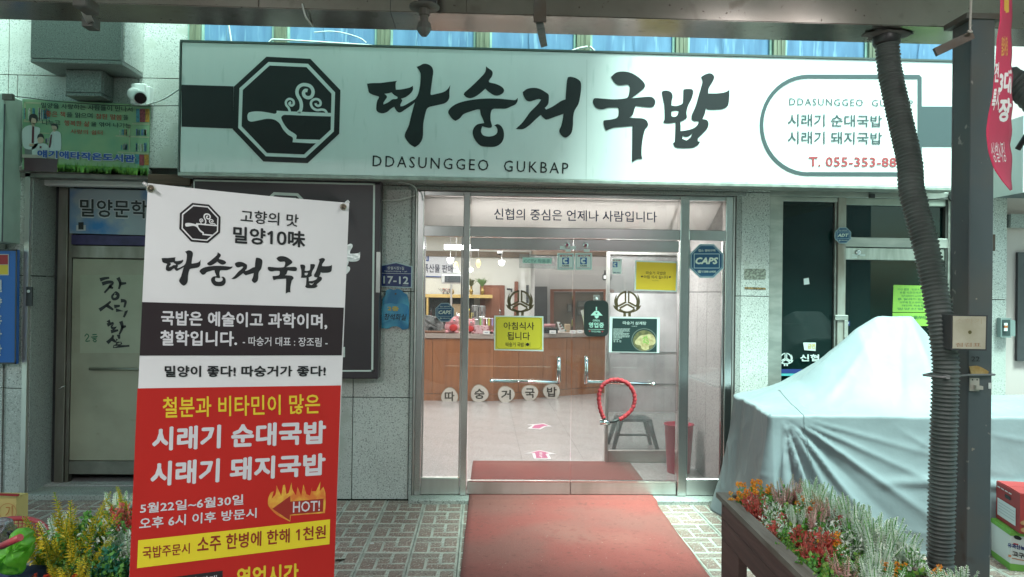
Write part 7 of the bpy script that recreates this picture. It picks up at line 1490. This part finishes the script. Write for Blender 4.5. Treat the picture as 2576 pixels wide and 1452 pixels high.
# right planter: rows by distance (s along the planter from its far end), w across
row = [(.06, [('orange_flower', .10, 1.0), ('orange_flower', .17, .9), ('red_sprig', .16, .8), ('white_sprig', .24, 1), ('green_sprig', .30, .9), ('pink_heather', .30, 1.1), ('white_heather', .38, 1.0)]),
       (.16, [('orange_flower', .08, .8), ('red_sprig', .10, .9), ('white_sprig', .17, 1), ('pink_heather', .24, 1.0), ('white_heather', .33, 1.15), ('white_heather', .40, 1.1)]),
       (.27, [('red_sprig', .08, .9), ('white_sprig', .15, 1.0), ('green_sprig', .20, .9), ('orange_flower', .26, .9), ('white_heather', .33, 1.2), ('white_heather', .41, 1.1)]),
       (.38, [('white_sprig', .08, .9), ('red_sprig', .14, .8), ('white_heather', .19, .8), ('white_sprig', .22, 1.0), ('red_sprig', .31, .9), ('pink_heather', .35, 1.1), ('white_heather', .40, 1.1)]),
       (.49, [('red_sprig', .08, .75), ('white_sprig', .14, .9), ('green_sprig', .21, 1.0), ('pink_heather', .24, 1), ('white_sprig', .28, 1), ('red_sprig', .33, .9), ('white_heather', .41, 1.2)]),
       (.60, [('green_sprig', .08, .85), ('red_sprig', .13, .8), ('white_sprig', .22, 1.0), ('white_sprig', .31, 1.1), ('white_heather', .36, 1.2), ('white_heather', .43, 1.15)]),
       (.71, [('green_sprig', .08, .9), ('red_sprig', .17, 1.0), ('orange_flower', .22, .8), ('white_sprig', .28, 1.0), ('white_heather', .36, 1.25), ('white_heather', .43, 1.2)]),
       (.82, [('red_sprig', .09, .8), ('red_sprig', .16, .9), ('white_sprig', .20, .8), ('green_sprig', .24, 1.1), ('white_heather', .34, 1.2), ('white_heather', .42, 1.2)]),
       (.93, [('green_sprig', .10, 1.0), ('green_sprig', .19, 1.1), ('orange_flower', .28, .8), ('white_heather', .30, 1.0), ('green_sprig', .35, 1.0), ('white_sprig', .42, 1.0)]),
       (1.04, [('green_sprig', .09, 1.0), ('pink_heather', .14, 1.0), ('white_heather', .22, .9), ('green_sprig', .28, 1.0), ('green_sprig', .38, 1.1), ('orange_flower', .43, .7)]),
       (1.15, [('green_sprig', .10, 1), ('white_heather', .18, 1), ('green_sprig', .26, 1), ('green_sprig', .36, 1), ('white_heather', .44, 1)]),
       (1.27, [('white_sprig', .12, 1), ('green_sprig', .24, 1), ('green_sprig', .36, 1)])]
for k_, (s_, lst) in enumerate(row):
    part_ = 'at the far end' if s_ < .25 else ('halfway along' if s_ < .7 else 'at the near end')
    for kind, w_, sc in lst:
        if kind == 'white_heather' and w_ > .38: w_ -= .02
        side_ = ', left rim' if w_ < .13 else (', left of middle' if w_ < .22 else (', right of middle' if w_ < .33 else ', right rim'))
        plant(kind, pq(s_+random.uniform(-.03, .03), w_+random.uniform(-.02, .02), .685), sc, part_+(' of' if 'end' in part_ else '')+' the long planter'+side_, part_+(' of' if 'end' in part_ else '')+' the long planter'+side_, lean=(0, .25*(w_-.22)))
for a_, b_ in ((2360, 1455), (2340, 1470), (2385, 1460)):
    p = at(a_, b_+20, 2.30); plant('white_heather', (p.x, p.y, p.z-.10), 1.0, 'spilling out before the ribbed hose', 'before the ribbed hose', lean=(0, .5))
p = at(2395, 1470, 2.3); plant('orange_flower', (p.x+.01, p.y, p.z-.08), .7, 'spilling out before the ribbed hose', 'before the ribbed hose')
# a second planter trough carries the three spilling clumps
t = thing('short_planter', 'short brown planter box just below the picture edge before the hose', 'planter', (1.45, 2.3, 0))
MB().box(1.24+.26, 1.72, 2.2, 2.42, 0, .60, bev=.01).build('planter_body', pw_, t); MB().box(1.23+.26, 1.73, 2.19, 2.43, .602, .62, bev=.004).build('planter_rim', pw2, t)

# ---------------- left foreground: flower trough, stall table -------------------------------
t = thing('left_planter', 'brown planter box holding yellow flowers, left of the standing banner', 'planter', (-1.25, 2.6, 0))
MB().box(-1.31, -.82, 2.25, 3.0, 0, .56, bev=.01).box(-1.55, -1.312, 2.50, 3.0, 0, .56, bev=.01).build('planter_body', pw_, t); MB().box(-1.53, -.84, 2.37, 2.98, .561, .575).build('soil', M('soil'), t)
def fplant(kind, px, py, Y, s_, where='in the left trough', lean=(0, 0)):
    p = at(px, py, Y); where = 'in the left trough '+('at the back beside the banner' if py < 1355 and px > 250 else 'at the back' if py < 1372 else 'at its left end' if px < 160 else 'close to the banner' if px > 255 else 'at the front' if py > 1460 else 'in the middle'); o = plant(kind, p, s_, where, where, lean); return o
random.seed(44)
LF = [('yellow_spike', 185, 1400, 2.62, 1.15), ('yellow_spike', 235, 1390, 2.72, .9), ('yellow_spike', 150, 1420, 2.5, 1.0), ('white_sprig', 260, 1420, 2.55, 1.2), ('yellow_spike', 190, 1440, 2.45, .85), ('green_sprig', 120, 1440, 2.45, 1.0), ('green_sprig', 215, 1350, 2.8, 1.1),
      ('green_sprig', 110, 1400, 2.65, 1.1), ('white_sprig', 130, 1370, 2.75, 1.1), ('white_heather', 150, 1340, 2.85, 1.1), ('white_sprig', 280, 1370, 2.75, 1.3), ('white_sprig', 310, 1400, 2.7, 1.3), ('white_sprig', 265, 1340, 2.85, 1.2), ('white_sprig', 320, 1360, 2.8, 1.2), ('white_heather', 325, 1390, 2.65, 1.0),
      ('green_sprig', 230, 1330, 2.9, 1.2), ('green_sprig', 190, 1370, 2.85, 1.1), ('dark_sprig', 300, 1450, 2.5, 1.1), ('dark_sprig', 330, 1440, 2.55, 1.0), ('dark_sprig', 90, 1440, 2.55, 1.0), ('teal_sprig', 240, 1450, 2.42, 1.2), ('teal_sprig', 275, 1440, 2.42, 1.2), ('teal_sprig', 210, 1470, 2.38, 1.0), ('green_sprig', 260, 1475, 2.36, 1.0), ('green_sprig', 290, 1480, 2.36, 1.0), ('dark_sprig', 170, 1450, 2.55, 1.2),
      ('yellow_spike', 170, 1490, 2.32, .75), ('yellow_spike', 195, 1495, 2.30, .7), ('red_flower', 125, 1490, 2.32, .9), ('red_flower', 165, 1485, 2.31, .8),
      ('white_heather', 290, 1300, 2.98, 1.05), ('white_sprig', 300, 1310, 2.95, 1.1), ('yellow_spike', 325, 1300, 2.95, .8), ('red_sprig', 305, 1330, 2.88, 1.1), ('red_sprig', 320, 1340, 2.86, 1.1), ('red_sprig', 290, 1345, 2.9, .9)]
for kd, a_, b_, Y_, s_ in LF: fplant(kd, a_, b_+(24 if kd == 'yellow_spike' else 40 if b_ > 1335 else 22), Y_, s_*(.88 if kd != 'yellow_spike' else 1.0))
for kd, a_, b_, Y_, s_ in (('green_sprig', 150, 1420, 2.55, 1.1), ('green_sprig', 215, 1400, 2.6, 1.1), ('white_sprig', 240, 1400, 2.6, 1.2), ('green_sprig', 185, 1455, 2.42, .9)): fplant(kd, a_, b_, Y_, s_)
# stall table with dark blue cloth
t = thing('stall_table', 'low stall table under a dark blue cloth at the bottom left', 'table', (-1.7, 2.2, 0)); ztb = .755
MB().box(-2.6, -1.33, 1.9, 2.46, ztb-.03, ztb, bev=.004).build('table_top', M('table_wood', (.2, .15, .1), .6), t)
for a_, b_ in ((-2.55, 1.95), (-1.40, 1.95), (-2.55, 2.40), (-1.40, 2.40)): MB().box(a_, a_+.04, b_, b_+.04, 0, ztb-.03).build('leg', alu, t)
bc = M('blue_cloth', (.035, .045, .115), .9, var=.3, vscale=9, bump=.5, bscale=12)
mb = MB(); n = 26; vs = []
for j in range(n+1):
    for i in range(n+1):
        u, v = i/n, j/n; x = -2.6+1.36*u; y = 1.88+.56*v
        z = ztb+.014+.030*abs(noise.noise(Vector((x*5, y*6, 0))))+.012*abs(noise.noise(Vector((x*14, y*14, 3))))-.10*max(0, (u-.93))/.07
        vs.append((x, y, z))
mb.add(vs, [(j*(n+1)+i, j*(n+1)+i+1, (j+1)*(n+1)+i+1, (j+1)*(n+1)+i) for j in range(n) for i in range(n)], 0, True)
o = mb.build('blue_cloth', bc); sm_ = o.modifiers.new('s', 'SOLIDIFY'); sm_.thickness = .01; tag(o, 'rumpled dark blue cloth along the bottom left edge', 'cloth')
# basket
bk = thing('red_basket', 'round red plastic mesh basket leaning at the left edge', 'basket', (at(0, 1452, 2.6).x, 2.75, ztb)); bm_ = M('basket_red', (.36, .045, .055), .45)
cB = Vector((X(0, 3.25, 1400), 3.25, .385)); tilt = Matrix.Rotation(radians(20), 3, 'X')
tag(MB().box(-2.6, -1.58, 2.95, 3.55, 0, .36, bev=.01).build('grey_crate', M('crate_grey', (.10, .10, .11), .6)), 'grey crate under the red basket at the left edge', 'crate')
def bpnt(r_, a_, h_): return cB+tilt @ Vector((r_*cos(a_), r_*sin(a_), h_))
rim = MB(); pts = [bpnt(.205, 2*pi*k/40, .20) for k in range(41)]; rim.tube(pts, .011, 8); rim.build('basket_rim', bm_, bk)
mb = MB()
for k in range(72): a_ = 2*pi*k/72; mb.tube([bpnt(.125, a_, .0), bpnt(.164, a_, .10), bpnt(.201, a_, .195)], .0022, 4, cap=False)
for j in range(14): t_ = j/13; mb.tube([bpnt(.125+.077*t_, 2*pi*k/40, .195*t_) for k in range(41)], .0021, 4, cap=False)
mb.build('mesh_wall', bm_, bk, kind='stuff'); MB().add([bpnt(.125, 2*pi*k/32, 0) for k in range(32)], [list(range(32))]).build('basket_base', bm_, bk)
# yellow carton with red line, floor behind
t, W_ = carton('yellow_carton', 'yellow cardboard box with a red line at the left edge', (X(-90, 4.9), 4.62), abs(X(50, 4.62)-X(-90, 4.9)), .12, .388, 0.0, (M('carton_yellow2', (.62, .47, .17), .6, var=.1, vscale=3), M('carton_yellow2')), 0)
PY_ = YP(4.615); text('기', M('carton_orangeprint', (.5, .16, .04), .6), t, PY_, (14, 1272, 32, 1304), -.01, .002); flat('ring_print', M('carton_orangeprint'), t, PY_, [circ(20, 1288, 22, 30), circ(20, 1288, 20.8, 30)], .002)
MB().hexa([at(-90, 1243, 4.615), at(44, 1249, 4.615), at(44, 1249, 4.615)+Vector((0, .02, 0)), at(-90, 1243, 4.615)+Vector((0, .02, 0)), at(-90, 1239, 4.615), at(44, 1245, 4.615), at(44, 1245, 4.615)+Vector((0, .02, 0)), at(-90, 1239, 4.615)+Vector((0, .02, 0))]).build('red_line', M('red_print'), t)
# lime plastic bag, clear bag, white tub
def bag(name, outline_px, Y_, d, m_, label, seed, parent_cat='bag'):
    cx_ = sum(p[0] for p in outline_px)/len(outline_px); cy_ = sum(p[1] for p in outline_px)/len(outline_px); n = len(outline_px); rows = 15; vs = []; fs = []
    for side in (-1, 1):
        for r_ in range(rows+1):
            t_ = r_/rows
            for k in range(n):
                px, py = outline_px[k]; q = at(cx_+(px-cx_)*t_, cy_+(py-cy_)*t_, Y_); dep = d*sqrt(max(0, 1-t_**2.2)); nn = noise.noise(Vector((px*.06, py*.06, seed))*1)+.6*noise.noise(Vector((q.x*28, q.z*28, seed+3)))
                q.y += side*dep*(1+.35*nn)-side*.085*(abs(noise.noise(Vector((q.x*15, q.z*13, seed))))+.45*abs(noise.noise(Vector((q.x*36, q.z*36, seed+5)))))*(1-t_**4); vs.append(q)
    b2 = (rows+1)*n
    for side in (0, 1):
        for r_ in range(rows):
            for k in range(n):
                a, b, c, e = side*b2+r_*n+k, side*b2+r_*n+(k+1) % n, side*b2+(r_+1)*n+(k+1) % n, side*b2+(r_+1)*n+k; fs.append((a, b, c, e))
    o = MB().add(vs, fs, 0, True).build(name, m_); sm_ = o.modifiers.new('b', 'SUBSURF'); sm_.levels = sm_.render_levels = 1; tag(o, label, 'bag'); return o
def R4(x, y): return ((x/3.4414)/1.5652, (1850+y/3.4414)/1.5652)
lime = M('lime_plastic', (.20, .58, .06), .28, spec=.7, trans=.45, var=.25, vscale=14, bump=.5, bscale=30)
bag('plastic_bag', smooth([R4(*p) for p in ((190, 830), (240, 795), (310, 790), (360, 830), (395, 870), (385, 925), (440, 955), (440, 1010), (400, 1060), (370, 1100), (340, 1180), (345, 1260), (320, 1330), (310, 1400), (200, 1430), (60, 1400), (-60, 1350), (-60, 1060), (60, 1060), (170, 1010), (260, 960), (270, 900), (230, 880))], 2, 100), 2.30, .07, lime, 'crumpled lime green plastic bag at the bottom left', 3)
bag('clear_bag', smooth([R4(*p) for p in ((-40, 640), (60, 660), (120, 680), (140, 740), (110, 860), (130, 940), (60, 1000), (-40, 1030))], 2, 100), 2.40, .06, glassy('clear_plastic', (.62, .64, .66), diffuse=.40, dcol=(.30, .32, .36)), 'crumpled clear plastic bag with grey contents at the left edge', 6)
bag('black_knot', smooth([R4(*p) for p in ((85, 860), (130, 820), (190, 840), (205, 880), (175, 920), (150, 960), (125, 920))], 2, 100), 2.34, .03, M('bag_black', (.012, .012, .014), .3), 'knotted black plastic bag end between the clear bag and the lime one', 9)
o = MB().tube([at(*R4(20, 1035), 2.20), at(*R4(275, 915), 2.17)], .010, 10).build('basket_handle', bm_, bk)
o = slab('white_tub', M('tub_white', (.42, .47, .48), .4), None, YP(2.50), [R4(345, 1120), R4(480, 1160), R4(490, 1230), R4(440, 1320), R4(330, 1370)], .08, -.08); tag(o, 'pale white plastic tub between the lime bag and the flowers', 'tub')
# wrappers and leaf litter near the step
for k, (px, py, lab) in enumerate(((353, 1222, 'small black plastic clip on the stair step'),)):
    c = fl(px, py, .043); o = MB().tube([(c.x-.035, c.y, .047), (c.x+.02, c.y+.01, .05), (c.x+.03, c.y+.03, .048), (c.x-.03, c.y+.02, .047)], .006, 6).build('black_clip', ink); tag(o, lab, 'litter')
c = fl(853, 1411, 0.003); o = MB().blob((c.x, c.y, .008), (.020, .010, .006), 0, 10, 6, .9, 2).blob((c.x+.02, c.y+.012, .008), (.014, .006, .004), 0, 10, 6, .9, 5).build('dry_leaf', M('dead_leaf', (.03, .02, .01), .8)); tag(o, 'crumpled dead leaf on the paving right of the banner', 'leaf')
c = fl(936, 1368, 0.003); o = MB().box(c.x-.012, c.x+.012, c.y-.006, c.y+.006, .003, .008).build('paper_bit', M('paper_white')); tag(o, 'tiny scrap of white paper on the paving left of the carpet', 'litter')
